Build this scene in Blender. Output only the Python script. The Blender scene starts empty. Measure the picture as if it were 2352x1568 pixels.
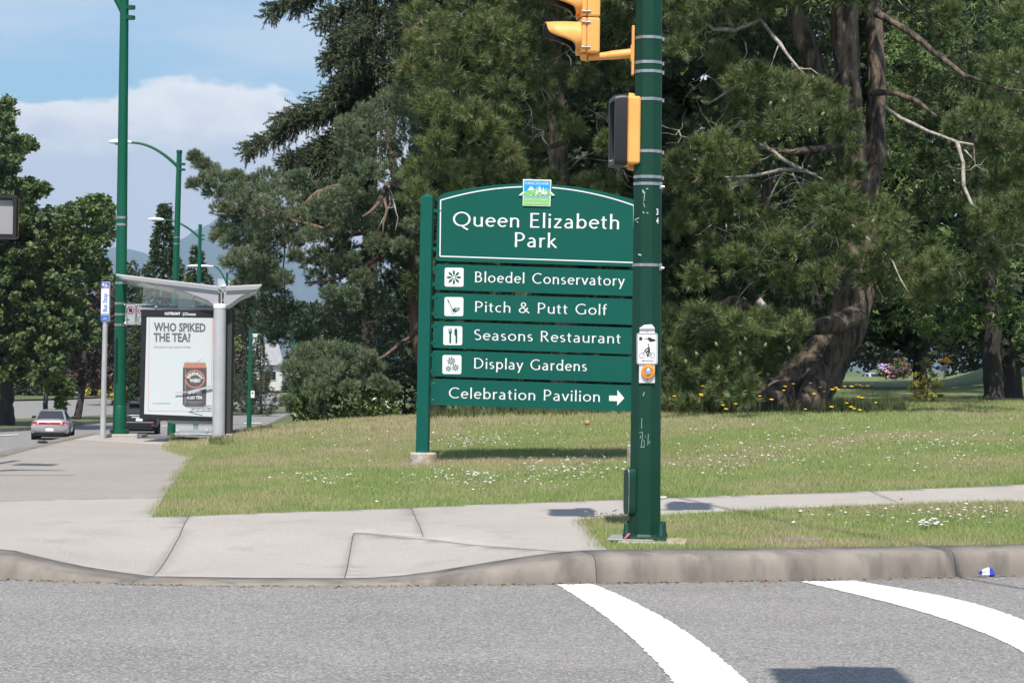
import bpy, bmesh, math, random
import numpy as np
from mathutils import Vector, Matrix
from mathutils.geometry import delaunay_2d_cdt
rng = np.random.default_rng(7)
random.seed(7)
scene = bpy.context.scene
COL = scene.collection

# ------------------------------------------------------------------ camera
F = 5227.0                     # focal length in units of a 2352 px wide picture
EYE = Vector((0, 0, 1.5))
PITCH = math.atan(51 / F); ROLL = 0.014
_F = Vector((0, math.cos(PITCH), math.sin(PITCH)))
_U0 = Vector((0, -math.sin(PITCH), math.cos(PITCH))); _R0 = Vector((1, 0, 0))
_R = _R0 * math.cos(ROLL) + _U0 * math.sin(ROLL)
_U = _U0 * math.cos(ROLL) - _R0 * math.sin(ROLL)
cd = bpy.data.cameras.new("camera"); cam = bpy.data.objects.new("camera", cd); COL.objects.link(cam)
cd.lens = 36 * F / 2352; cd.sensor_width = 36; cd.clip_start = 0.2; cd.clip_end = 60000
cam.matrix_world = Matrix(((_R.x, _U.x, -_F.x, EYE.x), (_R.y, _U.y, -_F.y, EYE.y), (_R.z, _U.z, -_F.z, EYE.z), (0, 0, 0, 1)))
scene.camera = cam

# ------------------------------------------------------------------ light
SUN_TO = Vector((0.11, 2.5, -3.75)).normalized()      # direction the sunlight travels
sd = bpy.data.lights.new("sun", 'SUN'); sd.energy = 4.3; sd.angle = math.radians(0.53); sd.color = (1.0, 0.93, 0.835)
sun = bpy.data.objects.new("sun", sd); COL.objects.link(sun)
sun.rotation_euler = SUN_TO.to_track_quat('-Z', 'Y').to_euler(); sun.location = (0, -20, 60)
w = bpy.data.worlds.new("World"); scene.world = w; w.use_nodes = True
nt = w.node_tree; N = nt.nodes; Lk = nt.links; N.clear()
def nd(t, **k):
    n = N.new(t)
    for a, v in k.items(): setattr(n, a, v)
    return n
def mth(op, a, b=None, c=None, clamp=False):
    n = nd('ShaderNodeMath', operation=op, use_clamp=clamp)
    for i, v in enumerate((a, b, c)):
        if v is None: continue
        if isinstance(v, (int, float)): n.inputs[i].default_value = v
        else: Lk.new(v, n.inputs[i])
    return n.outputs[0]
def mrange(v, a, b, c=0., d=1., smooth=True):
    n = nd('ShaderNodeMapRange', interpolation_type='SMOOTHSTEP' if smooth else 'LINEAR')
    for i, x in enumerate((None, a, b, c, d)):
        if x is not None: n.inputs[i].default_value = x
    Lk.new(v, n.inputs[0]); return n.outputs[0]
def mixc(f, a, b):
    n = nd('ShaderNodeMix', data_type='RGBA')
    if isinstance(f, (int, float)): n.inputs[0].default_value = f
    else: Lk.new(f, n.inputs[0])
    for s, v in ((6, a), (7, b)):
        if isinstance(v, tuple): n.inputs[s].default_value = (*v, 1)
        else: Lk.new(v, n.inputs[s])
    return n.outputs[2]
sky = nd('ShaderNodeTexSky', sky_type='NISHITA'); sky.sun_disc = False
sky.sun_elevation = math.asin(-SUN_TO.z); sky.sun_rotation = math.atan2(-SUN_TO.x, -SUN_TO.y)
sky.air_density = 1.0; sky.dust_density = 0.6; sky.ozone_density = 1.6
tc = nd('ShaderNodeTexCoord'); sep = nd('ShaderNodeSeparateXYZ'); Lk.new(tc.outputs['Generated'], sep.inputs[0])
def wnoise(sx, sy, sz, scale, detail, rough=.55, loc=(0, 0, 0)):
    mp = nd('ShaderNodeMapping'); mp.inputs[3].default_value = (sx, sy, sz); mp.inputs[1].default_value = loc
    Lk.new(tc.outputs['Generated'], mp.inputs[0])
    n = nd('ShaderNodeTexNoise'); n.inputs['Scale'].default_value = scale; n.inputs['Detail'].default_value = detail
    n.inputs['Roughness'].default_value = rough
    Lk.new(mp.outputs[0], n.inputs[0]); return n.outputs[0]
z = sep.outputs[2]
n1 = wnoise(1, 1, 2.2, 9, 7, .5, (3.1, 0, .4)); n2 = wnoise(1, 1, 5, 5, 6, .55, (.7, 2, 0)); n3 = wnoise(1, 1, 2.0, 26, 5, .6)
edge = mth('SUBTRACT', mth('ADD', mth('MULTIPLY_ADD', n1, 0.115, 0.040), mth('MULTIPLY', n3, 0.030)), z)
bank = mrange(edge, -0.001, 0.006)
bank = mth('MULTIPLY', bank, mrange(z, -0.02, 0.05, .55, 1.))
cir = mth('MULTIPLY', mrange(n2, .38, .68), .62)
cloud_col = mixc(mrange(mth('ADD', edge, mth('MULTIPLY_ADD', n3, .05, -.025)), 0.0, 0.040), (9.6, 9.1, 8.7), (6.3, 6.35, 7.1))
tint = nd('ShaderNodeMix', data_type='RGBA', blend_type='MULTIPLY'); tint.inputs[0].default_value = 1
Lk.new(sky.outputs[0], tint.inputs[6]); tint.inputs[7].default_value = (.67, .92, 1.03, 1)
SKYC = tint.outputs[2]
c1 = mixc(cir, SKYC, (6.9, 7.0, 7.5))
c2 = mixc(bank, c1, cloud_col)
bg = nd('ShaderNodeBackground'); bg.inputs[1].default_value = 0.10; Lk.new(c2, bg.inputs[0])
wo = nd('ShaderNodeOutputWorld'); Lk.new(bg.outputs[0], wo.inputs[0])
scene.view_settings.view_transform = 'Standard'; scene.view_settings.look = 'None'
scene.view_settings.gamma = 1; scene.view_settings.use_curve_mapping = False
scene.view_settings.exposure = 0.46
scene.cycles.max_bounces = 4; scene.cycles.diffuse_bounces = 3; scene.cycles.transparent_max_bounces = 6

# ------------------------------------------------------------------ helpers
def ray(px, py):
    return (_R * ((px - 1176) / F) + _U * (-(py - 784) / F) + _F)
def at(px, py, D):             # point of depth D (metres north of the camera) seen there
    r = ray(px, py); return EYE + r * (D / r.y)
def atn(px, py, D):
    px = np.asarray(px, float); py = np.asarray(py, float); D = np.asarray(D, float)
    a = (px - 1176) / F; b = -(py - 784) / F
    R, U, FF = (np.array(v) for v in (_R, _U, _F))
    r = a[..., None] * R + b[..., None] * U + FF
    return np.array(EYE) + r * (D / r[..., 1])[..., None]
def smooth(x, a, b):
    t = np.clip((x - a) / (b - a), 0, 1); return t * t * (3 - 2 * t)
def base_z(D):
    D = np.asarray(D, float)
    return np.where(D < 39, .19, np.where(D < 104, .19 - .0352 * (D - 39), np.where(D < 200, -2.1 - .0094 * (D - 104), -3.0 + np.clip(D - 250, 0, 200) * .012)))
def edge_x(D): D = np.asarray(D, float); return -3.09 - .113 * (np.minimum(D, 118) - 18.9) + .12 * np.maximum(D - 118, 0)
def G(X, D):                   # height of pavements and lawns
    X = np.asarray(X, float); D = np.asarray(D, float)
    d = np.maximum(X - edge_x(D), 0); t = np.clip((D - 19) / 23, 0, 1); g = 1 - (1 - t) ** 2.3
    a = .50 * (1 - np.exp(-d / 3)) + .012 * np.minimum(d, 14)
    lawn = .19 + a * g + .004 * np.clip(D - 42, 0, 50) + .02 * np.clip(X - 1, 0, 14) * smooth(D, 16.5, 20) * (1 - smooth(D, 24, 34))
    lawn = lawn + .85 * smooth(D, 56, 92) * smooth(X / np.maximum(D, 1), .185, .222)
    b = base_z(D); wgt = smooth(d, 0.0, 7.5)
    out = np.where(D > 39, b + (lawn - b) * wgt, lawn)
    return out - ramp(X) * (1 - smooth(D, 15.7, 18.6))
def ramp(X):
    X = np.asarray(X, float)
    s = smooth(X, -3.75, -2.5); return .172 * s * (1 - smooth(X, -.95, .75)) + .032 * (1 - s)
def roadz(X, D): return base_z(D) - .19
def hit(px, py, fn=None, dmin=9, dmax=400, off=0.):
    fn = fn or G; r = ray(px, py); Ds = np.geomspace(dmin, dmax, 3000)
    X = EYE.x + r.x * Ds / r.y; Z = EYE.z + r.z * Ds / r.y
    s = Z - fn(X, Ds) - off; k = np.where(s <= 0)[0]
    k = k[0] if len(k) else len(Ds) - 1
    if k > 0 and s[k] <= 0:
        a = s[k - 1] / (s[k - 1] - s[k]); D = Ds[k - 1] + (Ds[k] - Ds[k - 1]) * a
    else: D = Ds[k]
    X = EYE.x + r.x * D / r.y
    return Vector((X, D, float(fn(X, D)) + off))

OFF = {}
def tag(o, label=None, cat=None, group=None, kind=None):
    if label: o['label'] = label
    if cat: o['category'] = cat
    if group: o['group'] = group
    if kind: o['kind'] = kind
    return o
def thing(name, label, cat, loc, group=None, rz=0.):
    o = bpy.data.objects.new(name, None); COL.objects.link(o); o.location = loc; o.rotation_euler = (0, 0, rz)
    o.empty_display_size = .2
    OFF[o.name] = np.array(loc, float); return tag(o, label, cat, group)
def link(me, name, mat, parent=None, smooth_=False):
    me.name = name
    o = bpy.data.objects.new(name, me); COL.objects.link(o)
    if mat is not None:
        for m in (mat if isinstance(mat, (list, tuple)) else [mat]): me.materials.append(m)
    if smooth_: me.polygons.foreach_set('use_smooth', [True] * len(me.polygons))
    if parent is not None:
        o.parent = parent; OFF[o.name] = OFF.get(parent.name, np.zeros(3))
    return o
def mk(name, verts, faces, mat, parent=None, local=False, sm=False, midx=None):
    v = np.asarray(verts, float).reshape(-1, 3)
    if parent is not None and not local: v = v - OFF.get(parent.name, 0)
    me = bpy.data.meshes.new(name); me.from_pydata(v.tolist(), [], [list(map(int, f)) for f in faces])
    if midx is not None: me.polygons.foreach_set('material_index', midx)
    me.update()
    return link(me, name, mat, parent, sm)
def mk_tris(name, verts, mat, parent=None, tint=None, normals=None):
    """verts (n,3,3): loose triangles, fast path"""
    v = np.ascontiguousarray(verts, dtype=np.float32).reshape(-1, 3)
    if parent is not None: v = v - OFF.get(parent.name, np.zeros(3)).astype(np.float32)
    n = len(v); me = bpy.data.meshes.new(name)
    me.vertices.add(n); me.vertices.foreach_set('co', v.ravel())
    me.loops.add(n); me.loops.foreach_set('vertex_index', np.arange(n, dtype=np.int32))
    me.polygons.add(n // 3); me.polygons.foreach_set('loop_start', np.arange(0, n, 3, dtype=np.int32))
    if tint is not None:
        a = me.attributes.new('tint', 'FLOAT', 'POINT'); a.data.foreach_set('value', np.repeat(tint, 3).astype(np.float32))
    me.update(calc_edges=True)
    return link(me, name, mat, parent)
class MB:
    def __init__(s): s.v = []; s.f = []
    def add(s, v, f):
        n = len(s.v); s.v += [tuple(p) for p in v]; s.f += [tuple(i + n for i in q) for q in f]
    def box(s, c, d, M=None, bev=0.):
        x, y, z_ = (k / 2 for k in d); pts = []
        for sx, sy, sz in ((-1,-1,-1),(1,-1,-1),(1,1,-1),(-1,1,-1),(-1,-1,1),(1,-1,1),(1,1,1),(-1,1,1)):
            p = Vector((sx * x, sy * y, sz * z_)); p = (M @ p) if M is not None else p
            pts.append(p + Vector(c))
        s.add(pts, [(0,3,2,1),(4,5,6,7),(0,1,5,4),(1,2,6,5),(2,3,7,6),(3,0,4,7)])
    def tube(s, pts, rad, n=10, cap=True, phase=0.):
        pts = [Vector(p) for p in pts]; rad = rad if isinstance(rad, (list, tuple, np.ndarray)) else [rad] * len(pts)
        b = len(s.v); up = None
        for i, p in enumerate(pts):
            t = (pts[min(i + 1, len(pts) - 1)] - pts[max(i - 1, 0)]).normalized()
            if up is None: up = Vector((0, 1, 0)) if abs(t.y) < .9 else Vector((1, 0, 0))
            a = (up - t * up.dot(t)).normalized(); c = t.cross(a); up = a
            for k in range(n):
                q = 2 * math.pi * k / n + phase
                s.v.append(tuple(p + (a * math.cos(q) + c * math.sin(q)) * rad[i]))
        for i in range(len(pts) - 1):
            for k in range(n):
                k2 = (k + 1) % n; s.f.append((b + i*n + k, b + i*n + k2, b + (i+1)*n + k2, b + (i+1)*n + k))
        if cap:
            s.f.append(tuple(b + k for k in range(n))[::-1]); s.f.append(tuple(b + (len(pts)-1)*n + k for k in range(n)))
    def prism(s, poly, d):     # poly: 3-D points (front), extruded by vector d
        n = len(poly); d = Vector(d); a = [Vector(p) for p in poly]
        s.add(a + [p + d for p in a], [tuple(range(n)), tuple(range(2*n - 1, n - 1, -1))] + [((i+1) % n, i, n + i, n + (i+1) % n) for i in range(n)])
    def lathe(s, c, axis, prof, n=16):   # prof: (radius, height along axis)
        axis = Vector(axis).normalized(); a = axis.orthogonal().normalized(); b_ = axis.cross(a); b = len(s.v)
        for r, h in prof:
            for k in range(n):
                q = 2 * math.pi * k / n; s.v.append(tuple(Vector(c) + axis * h + (a * math.cos(q) + b_ * math.sin(q)) * r))
        for i in range(len(prof) - 1):
            for k in range(n):
                k2 = (k+1) % n; s.f.append((b + i*n + k, b + i*n + k2, b + (i+1)*n + k2, b + (i+1)*n + k))
        s.f.append(tuple(b + k for k in range(n))[::-1]); s.f.append(tuple(b + (len(prof)-1)*n + k for k in range(n)))
    def ob(s, name, mat, parent=None, local=False, sm=False, bevel=0., seg=2, auto=False):
        o = mk(name, s.v, s.f, mat, parent, local, sm)
        if bevel:
            m = o.modifiers.new('bevel', 'BEVEL'); m.width = bevel; m.segments = seg; m.limit_method = 'ANGLE'
        if auto:
            me = o.data; bm = bmesh.new(); bm.from_mesh(me)
            for e in bm.edges:
                if len(e.link_faces) == 2 and e.calc_face_angle(0) > .6: e.smooth = False
            for f_ in bm.faces: f_.smooth = True
            bm.to_mesh(me); bm.free()
        return o

# ---- materials
def mat(name, col, rough=.6, metal=0., col2=None, scale=4., detail=4., lo=.35, hi=.65, bump=0., bscale=None, spec=.5,
        stretch=(1, 1, 1), col3=None, scale3=1., lo3=.5, hi3=.7, trans=0., alpha=1., emis=None, coat=0., speck=None, world=False, rough2=None):
    m = bpy.data.materials.new(name); m.use_nodes = True; t = m.node_tree; p = t.nodes['Principled BSDF']
    p.inputs['Base Color'].default_value = (*col, 1); p.inputs['Roughness'].default_value = rough; p.inputs['Metallic'].default_value = metal
    p.inputs['Specular IOR Level'].default_value = spec; p.inputs['Transmission Weight'].default_value = trans; p.inputs['Alpha'].default_value = alpha
    p.inputs['Coat Weight'].default_value = coat
    tcn = t.nodes.new('ShaderNodeTexCoord'); geo = t.nodes.new('ShaderNodeNewGeometry')
    mp = t.nodes.new('ShaderNodeMapping'); mp.inputs[3].default_value = stretch
    t.links.new(geo.outputs['Position'] if world else tcn.outputs['Object'], mp.inputs[0])
    def noise(sc, det, r=.55):
        n = t.nodes.new('ShaderNodeTexNoise'); n.inputs['Scale'].default_value = sc; n.inputs['Detail'].default_value = det
        n.inputs['Roughness'].default_value = r
        t.links.new(mp.outputs[0], n.inputs[0]); return n.outputs[0]
    def rng_(v, a, b):
        n = t.nodes.new('ShaderNodeMapRange'); n.inputs[1].default_value = a; n.inputs[2].default_value = b; t.links.new(v, n.inputs[0]); return n.outputs[0]
    def mix(f, a, b):
        n = t.nodes.new('ShaderNodeMix'); n.data_type = 'RGBA'; t.links.new(f, n.inputs[0])
        for s_, v in ((6, a), (7, b)):
            if isinstance(v, tuple): n.inputs[s_].default_value = (*v, 1)
            else: t.links.new(v, n.inputs[s_])
        return n.outputs[2]
    c = col
    if col2: c = mix(rng_(noise(scale, detail), lo, hi), col, col2)
    if col3: c = mix(rng_(noise(scale3, 5), lo3, hi3), c, col3)
    if speck:                   # (scale, colour light, colour dark, share)
        v = t.nodes.new('ShaderNodeTexVoronoi'); v.inputs['Scale'].default_value = speck[0]; t.links.new(mp.outputs[0], v.inputs[0])
        s_ = t.nodes.new('ShaderNodeSeparateColor'); t.links.new(v.outputs['Color'], s_.inputs[0])
        c = mix(rng_(s_.outputs[0], 1 - speck[3], 1 - speck[3] + .12), c, speck[1])
        c = mix(rng_(s_.outputs[1], 1 - speck[3], 1 - speck[3] + .12), c, speck[2])
    if not isinstance(c, tuple): t.links.new(c, p.inputs['Base Color'])
    if rough2 is not None:
        n = t.nodes.new('ShaderNodeMapRange'); n.inputs[1].default_value = .3; n.inputs[2].default_value = .7
        n.inputs[3].default_value = rough; n.inputs[4].default_value = rough2; t.links.new(noise(scale * 1.7, 5), n.inputs[0]); t.links.new(n.outputs[0], p.inputs['Roughness'])
    if bump:
        b = t.nodes.new('ShaderNodeBump'); b.inputs['Strength'].default_value = 1; b.inputs['Distance'].default_value = bump
        t.links.new(noise(bscale or scale * 3, 6), b.inputs['Height']); t.links.new(b.outputs[0], p.inputs['Normal'])
    if emis:
        p.inputs['Emission Color'].default_value = (*emis[:3], 1); p.inputs['Emission Strength'].default_value = emis[3]
    return m
def leafmat(name, c1, c2, transl=.25, rough=.5, spec=.4, c3=None):
    m = bpy.data.materials.new(name); m.use_nodes = True; t = m.node_tree; p = t.nodes['Principled BSDF']; out = t.nodes['Material Output']
    a = t.nodes.new('ShaderNodeAttribute'); a.attribute_name = 'tint'
    r = t.nodes.new('ShaderNodeValToRGB'); r.color_ramp.elements[0].color = (*c1, 1); r.color_ramp.elements[1].color = (*c2, 1)
    if c3:
        r.color_ramp.elements[1].position = .93
        e = r.color_ramp.elements.new(1.0); e.color = (*c3, 1)
    t.links.new(a.outputs['Fac'], r.inputs[0]); t.links.new(r.outputs[0], p.inputs['Base Color'])
    p.inputs['Roughness'].default_value = rough; p.inputs['Specular IOR Level'].default_value = spec
    tr = t.nodes.new('ShaderNodeBsdfTranslucent'); t.links.new(r.outputs[0], tr.inputs[0])
    mx = t.nodes.new('ShaderNodeMixShader'); mx.inputs[0].default_value = transl
    t.links.new(p.outputs[0], mx.inputs[1]); t.links.new(tr.outputs[0], mx.inputs[2]); t.links.new(mx.outputs[0], out.inputs[0])
    return m

MT = dict(
    asphalt=mat('asphalt', (.205, .196, .188), .92, col2=(.250, .238, .228), scale=.8, detail=6, speck=(85, (.385, .365, .345), (.13, .125, .12), .25), col3=(.175, .168, .162), scale3=.35, lo3=.5, hi3=.75, bump=.003, bscale=60, world=True),
    concrete=mat('concrete', (.355, .32, .288), .9, col2=(.40, .362, .328), scale=.9, detail=8, lo=.3, hi=.7, col3=(.30, .268, .238), scale3=2.3, lo3=.56, hi3=.78, bump=.0015, bscale=90, speck=(140, (.50, .48, .45), (.30, .29, .27), .12), world=True),
    concrete_warm=mat('old_concrete', (.275, .243, .215), .92, col2=(.31, .275, .243), scale=.7, detail=8, bump=.0015, bscale=90, speck=(120, (.43, .40, .37), (.26, .24, .22), .14), world=True),
    joint=mat('joint_dirt', (.10, .09, .075), .95, col2=(.16, .14, .12), scale=8, world=True),
    kerb=mat('kerb_concrete', (.27, .24, .208), .92, col2=(.20, .175, .150), scale=2.2, detail=9, lo=.38, hi=.66, col3=(.13, .115, .10), scale3=4, lo3=.48, hi3=.70, stretch=(1, 1, .3), bump=.003, bscale=40, world=True),
    paint=mat('road_paint', (.80, .79, .78), .6, col2=(.70, .69, .68), scale=5, detail=8, col3=(.34, .33, .32), scale3=26, lo3=.64, hi3=.72, bump=.001, bscale=60, world=True),
    lawn=mat('lawn_soil', (.10, .15, .042), .95, col2=(.17, .185, .075), scale=.5, detail=7, lo=.42, hi=.60, bump=.02, bscale=14, world=True),
    terrain=mat('terrain_grass', (.07, .095, .035), .95, col2=(.12, .13, .05), scale=.2, detail=6, world=True),
    polegreen=mat('pole_green_paint', (.005, .042, .025), .42, col2=(.006, .050, .031), scale=3, detail=8, spec=.25, rough2=.5),
    lampgreen=mat('lamp_green_paint', (.004, .085, .048), .4, col2=(.005, .10, .057), scale=.6, spec=.3),
    signgreen=mat('sign_green', (.006, .094, .073), .5, col2=(.007, .102, .080), scale=1.5, detail=5, spec=.15),
    white=mat('white_film', (.82, .83, .84), .45),
    steel=mat('steel_band', (.50, .50, .50), .35, metal=.85, col2=(.36, .36, .37), scale=20),
    alu=mat('brushed_metal', (.56, .56, .57), .42, metal=.35, col2=(.46, .46, .48), scale=5),
    grey=mat('grey_metal', (.36, .36, .38), .5, metal=.2),
    dgrey=mat('dark_grey_metal', (.05, .05, .052), .45),
    black=mat('black_paint', (.012, .012, .013), .45),
    ink=mat('black_ink', (.022, .020, .022), .55),
    red=mat('red_ink', (.60, .03, .05), .5),
    orange=mat('orange_ink', (.70, .12, .045), .5),
    amber=mat('signal_yellow', (.85, .42, .115), .5, col2=(.80, .38, .095), scale=7),
    foot=mat('foot_concrete', (.50, .46, .40), .95, col2=(.36, .33, .28), scale=11, detail=8, lo=.45, hi=.6, col3=(.42, .27, .11), scale3=6, lo3=.56, hi3=.66, bump=.012, bscale=30),
    bark=mat('pine_bark', (.185, .138, .105), .95, col2=(.040, .032, .027), scale=8, detail=10, lo=.40, hi=.60, stretch=(1, 1, .25), bump=.10, bscale=12, world=True),
    bark_red=mat('scots_pine_bark', (.21, .13, .095), .95, col2=(.12, .085, .07), scale=9, detail=8, stretch=(1, 1, .35), bump=.03, bscale=14, world=True),
    bark_dark=mat('dark_bark', (.035, .03, .026), .95, col2=(.06, .052, .045), scale=6, stretch=(1, 1, .3), bump=.03, bscale=9, world=True),
    deadwood=mat('dead_wood', (.50, .455, .41), .9, col2=(.24, .20, .175), scale=14, detail=6, bump=.01, bscale=40, world=True),
)
# ------------------------------------------------------------------ ground and roads
def structure(o): o['kind'] = 'structure'; return o
# one terrain sheet to the horizon
xs = np.concatenate([np.linspace(-9000, -400, 12), np.linspace(-300, 300, 61), np.linspace(400, 9000, 12)])
ys = np.concatenate([np.linspace(-400, -40, 6), np.linspace(-20, 400, 85), np.linspace(500, 20000, 16)])
XX, YY = np.meshgrid(xs, ys); ZZ = base_z(YY) - .45
VV = np.stack([XX, YY, ZZ], -1).reshape(-1, 3); nx = len(xs)
structure(mk('ground', VV, [(j*nx+i, j*nx+i+1, (j+1)*nx+i+1, (j+1)*nx+i) for j in range(len(ys)-1) for i in range(nx-1)], MT['terrain'], sm=True))
# asphalt: cross street and the avenue running down the hill, one sheet
xs = np.linspace(-75, 60, 46); ys = np.concatenate([np.linspace(-30, 36, 23), np.linspace(39, 330, 98)])
XX, YY = np.meshgrid(xs, ys); ZZ = roadz(XX, YY); nx = len(xs)
road = structure(mk('road', np.stack([XX, YY, ZZ], -1).reshape(-1, 3), [(j*nx+i, j*nx+i+1, (j+1)*nx+i+1, (j+1)*nx+i) for j in range(len(ys)-1) for i in range(nx-1)], MT['asphalt'], sm=True))
OFF['road'] = np.zeros(3)

def fill(name, poly, zf, step, m, parent=None, skirt=.0, sm=True, jitter=0.):
    """a ground sheet inside polygon poly [(x,y)...], height zf(x,y)"""
    P = [Vector(p[:2]) for p in poly]; out = []
    for i, p in enumerate(P):
        q = P[(i+1) % len(P)]; n = max(1, int((q - p).length / step))
        out += [p + (q - p) * k / n for k in range(n)]
    nb = len(out); x0 = min(p.x for p in P); x1 = max(p.x for p in P); y0 = min(p.y for p in P); y1 = max(p.y for p in P)
    gx, gy = np.meshgrid(np.arange(x0, x1, step), np.arange(y0, y1, step)); gx = gx.ravel() + step/2; gy = gy.ravel() + step/2
    ins = np.zeros(len(gx), bool); px = np.array([p.x for p in P]); py = np.array([p.y for p in P])
    for i in range(len(P)):
        j = i - 1; c = ((py[i] > gy) != (py[j] > gy)) & (gx < (px[j]-px[i]) * (gy-py[i]) / (py[j]-py[i] + 1e-12) + px[i]); ins ^= c
    pts = out + [Vector((a, b)) for a, b in zip(gx[ins], gy[ins])]
    r = delaunay_2d_cdt(pts, [(i, (i+1) % nb) for i in range(nb)], [], 1, 1e-5)
    v2, fs = r[0], r[2]
    X = np.array([p.x for p in v2]); Y = np.array([p.y for p in v2]); Z = zf(X, Y)
    V = np.stack([X, Y, Z], -1).tolist(); fs = [list(f) for f in fs]
    if skirt:
        ed = {}
        for f in fs:
            for a, b in zip(f, f[1:] + f[:1]): ed[(a, b)] = 1
        bd = [(a, b) for a, b in ed if (b, a) not in ed]; mp = {}
        for a, b in bd:
            for k in (a, b):
                if k not in mp: mp[k] = len(V); V.append([V[k][0], V[k][1], V[k][2] - skirt])
        fs += [[b, a, mp[a], mp[b]] for a, b in bd]
    o = mk(name, V, fs, m, parent)
    if sm:
        bm = bmesh.new(); bm.from_mesh(o.data)
        for f in bm.faces: f.smooth = abs(f.normal.z) > .5
        bm.to_mesh(o.data); bm.free()
    return o

# kerb line in plan: (x, y) of the face foot
K = [(60., 430.), (12., 300.), (-5., 215.), (-11., 175.), (-13.5, 146.), (-14.5, 130.), (-14.9, 118.), (-13.3, 100.), (-10.2, 72.), (-8.2, 50.), (-7.55, 40.), (-7.25, 33.), (-6.95, 28.5), (-6.6, 24.), (-6.1, 20.5), (-5.6, 18.4), (-5.0, 17.0), (-4.4, 16.05), (-3.95, 15.6)]
seam = [(0, 1330), (227, 1337), (302, 1341), (566, 1345), (804, 1346), (1026, 1344), (1248, 1341), (1550, 1337), (1821, 1333), (2352, 1322)]
sp = [hit(x, y, roadz) for x, y in seam]
K += [(p.x, p.y) for p in sp[0:]]
dx_ = (sp[-1] - sp[-4]).normalized()
K += [(sp[-1].x + dx_.x * t, sp[-1].y + dx_.y * t) for t in (3, 8, 20, 45)]
K = [Vector(k) for k in K]
K = sorted(set((round(k.x, 4), round(k.y, 4)) for k in K), key=lambda q: [round(a.x,4) == q[0] and round(a.y,4) == q[1] for a in K].index(True))
K = [Vector(k) for k in K]
def ks_resample(K, step):
    out = []; tot = 0
    for a, b in zip(K[:-1], K[1:]):
        L = (b - a).length; n = max(1, int(L / (step if a.y < 60 else 8)))
        out += [a + (b - a) * k / n for k in range(n)]
    return out + [K[-1]]
KP = ks_resample(K, .18)
KN = []
for i, p in enumerate(KP):
    t = (KP[min(i+1, len(KP)-1)] - KP[max(i-1, 0)]).normalized(); KN.append(Vector((-t.y, t.x)))     # left of travel = pavement side
def kerb_h(p):                                       # height of the kerb above the road
    return .19 - float(ramp(p.x)) * float(1 - smooth(p.y, 16.0, 18.6))
def kerb_top(p):
    if p.y > 39: return float(base_z(p.y))
    return float(G(max(p.x, -50), 17.2 if p.y < 17.2 and False else p.y)) if p.x > 1 else kerb_h(p)
prof = [(-.0, -.14), (.0, .0), (.014, .45), (.026, .74), (.055, .93), (.11, 1.0), (.40, 1.04), (.40, -.2)]
def kerb_piece(i0, i1, parent, gap=.003):
    mb = MB(); n = len(prof)
    for i in range(i0, i1 + 1):
        p, nn = KP[i], KN[i]; sh = Vector((0, 0))
        if i == i0: sh = (KP[i+1] - p).normalized() * gap
        if i == i1: sh = (KP[i-1] - p).normalized() * gap
        rz = float(roadz(0, p.y)) if p.y > 39 else 0.
        h = max(.018, (kerb_top(p) if p.y <= 39 else rz + .19) - rz)
        wob = .004 * math.sin(i * 1.7) + .003 * math.sin(i * .61)
        for a, b in prof:
            q = p + sh + nn * (a + (wob if 0 < b < 1 else 0)); mb.v.append((q.x, q.y, rz + (b * h if b > 0 else b)))
    for i in range(i1 - i0):
        for k in range(n - 1): mb.f.append((i*n+k, (i+1)*n+k, (i+1)*n+k+1, i*n+k+1))
    mb.f.append(tuple(range(n - 1, -1, -1))); mb.f.append(tuple((i1-i0)*n + k for k in range(n)))
    o = mb.ob('kerb_stone', MT['kerb'], parent, sm=False)
    o.data.polygons.foreach_set('use_smooth', [True] * (len(mb.f) - 2) + [False] * 2); return o
kerb = structure(bpy.data.objects.new('kerb', None)); COL.objects.link(kerb); OFF['kerb'] = np.zeros(3)
def knear(px, py):
    h = hit(px, py, roadz); return min(range(len(KP)), key=lambda i: (KP[i] - h.xy).length)
cuts = [0, 30, 60, 90] + [knear(-330, 1330), knear(302, 1341), knear(1380, 1339), knear(2215, 1325)]
ii = cuts[-1]
while ii + 24 < len(KP) - 1 and len(cuts) < 16: ii += 24; cuts.append(ii)
cuts = sorted(set(cuts)) + [len(KP) - 1]
for a, b in zip(cuts[:-1], cuts[1:]):
    if b > a: kerb_piece(a, b, kerb)
KB = [p + n * .40 for p, n in zip(KP, KN)]          # back edge of the kerb
# ---- pavement
def gp(px, py): h = hit(px, py); return Vector((h.x, h.y))
walk_in = [gp(350, 1187), gp(378, 1140), gp(416, 1086), gp(442, 1052), gp(478, 1020), gp(486, 1012)]   # edge of the lawn, left
front = [(350, 1187), (520, 1181), (640, 1176), (804, 1171), (1121, 1157), (1439, 1146), (1516, 1143), (1997, 1127), (2352, 1112), (2800, 1092)]
near = [(2800, 1136), (2352, 1150), (2070, 1156), (1780, 1168), (1516, 1181), (1420, 1184), (1332, 1191), (1348, 1208), (1366, 1232), (1384, 1250), (1401, 1266)]
FR = [gp(*p) for p in front]; NR = [gp(*p) for p in near]
FR.append(FR[-1] + (FR[-1] - FR[-2]).normalized() * 12); NR.insert(0, NR[0] + (NR[0] - NR[1]).normalized() * 12)
ik = min(range(len(KB)), key=lambda i: (KB[i] - NR[-1]).length)
iL = min(range(len(KB)), key=lambda i: (KB[i] - Vector((-7.1, 42))).length)
sidewalk_poly = FR[::-1] + walk_in[1:] + [Vector((-5.9, 42.5)), KB[iL]] + [KB[i] for i in range(iL + 1, ik)] + NR[::-1]
sidewalk_base = structure(fill('sidewalk', sidewalk_poly, lambda x, y: G(x, y) - .018, .5, MT['joint']))
OFF['sidewalk'] = np.zeros(3)
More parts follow.
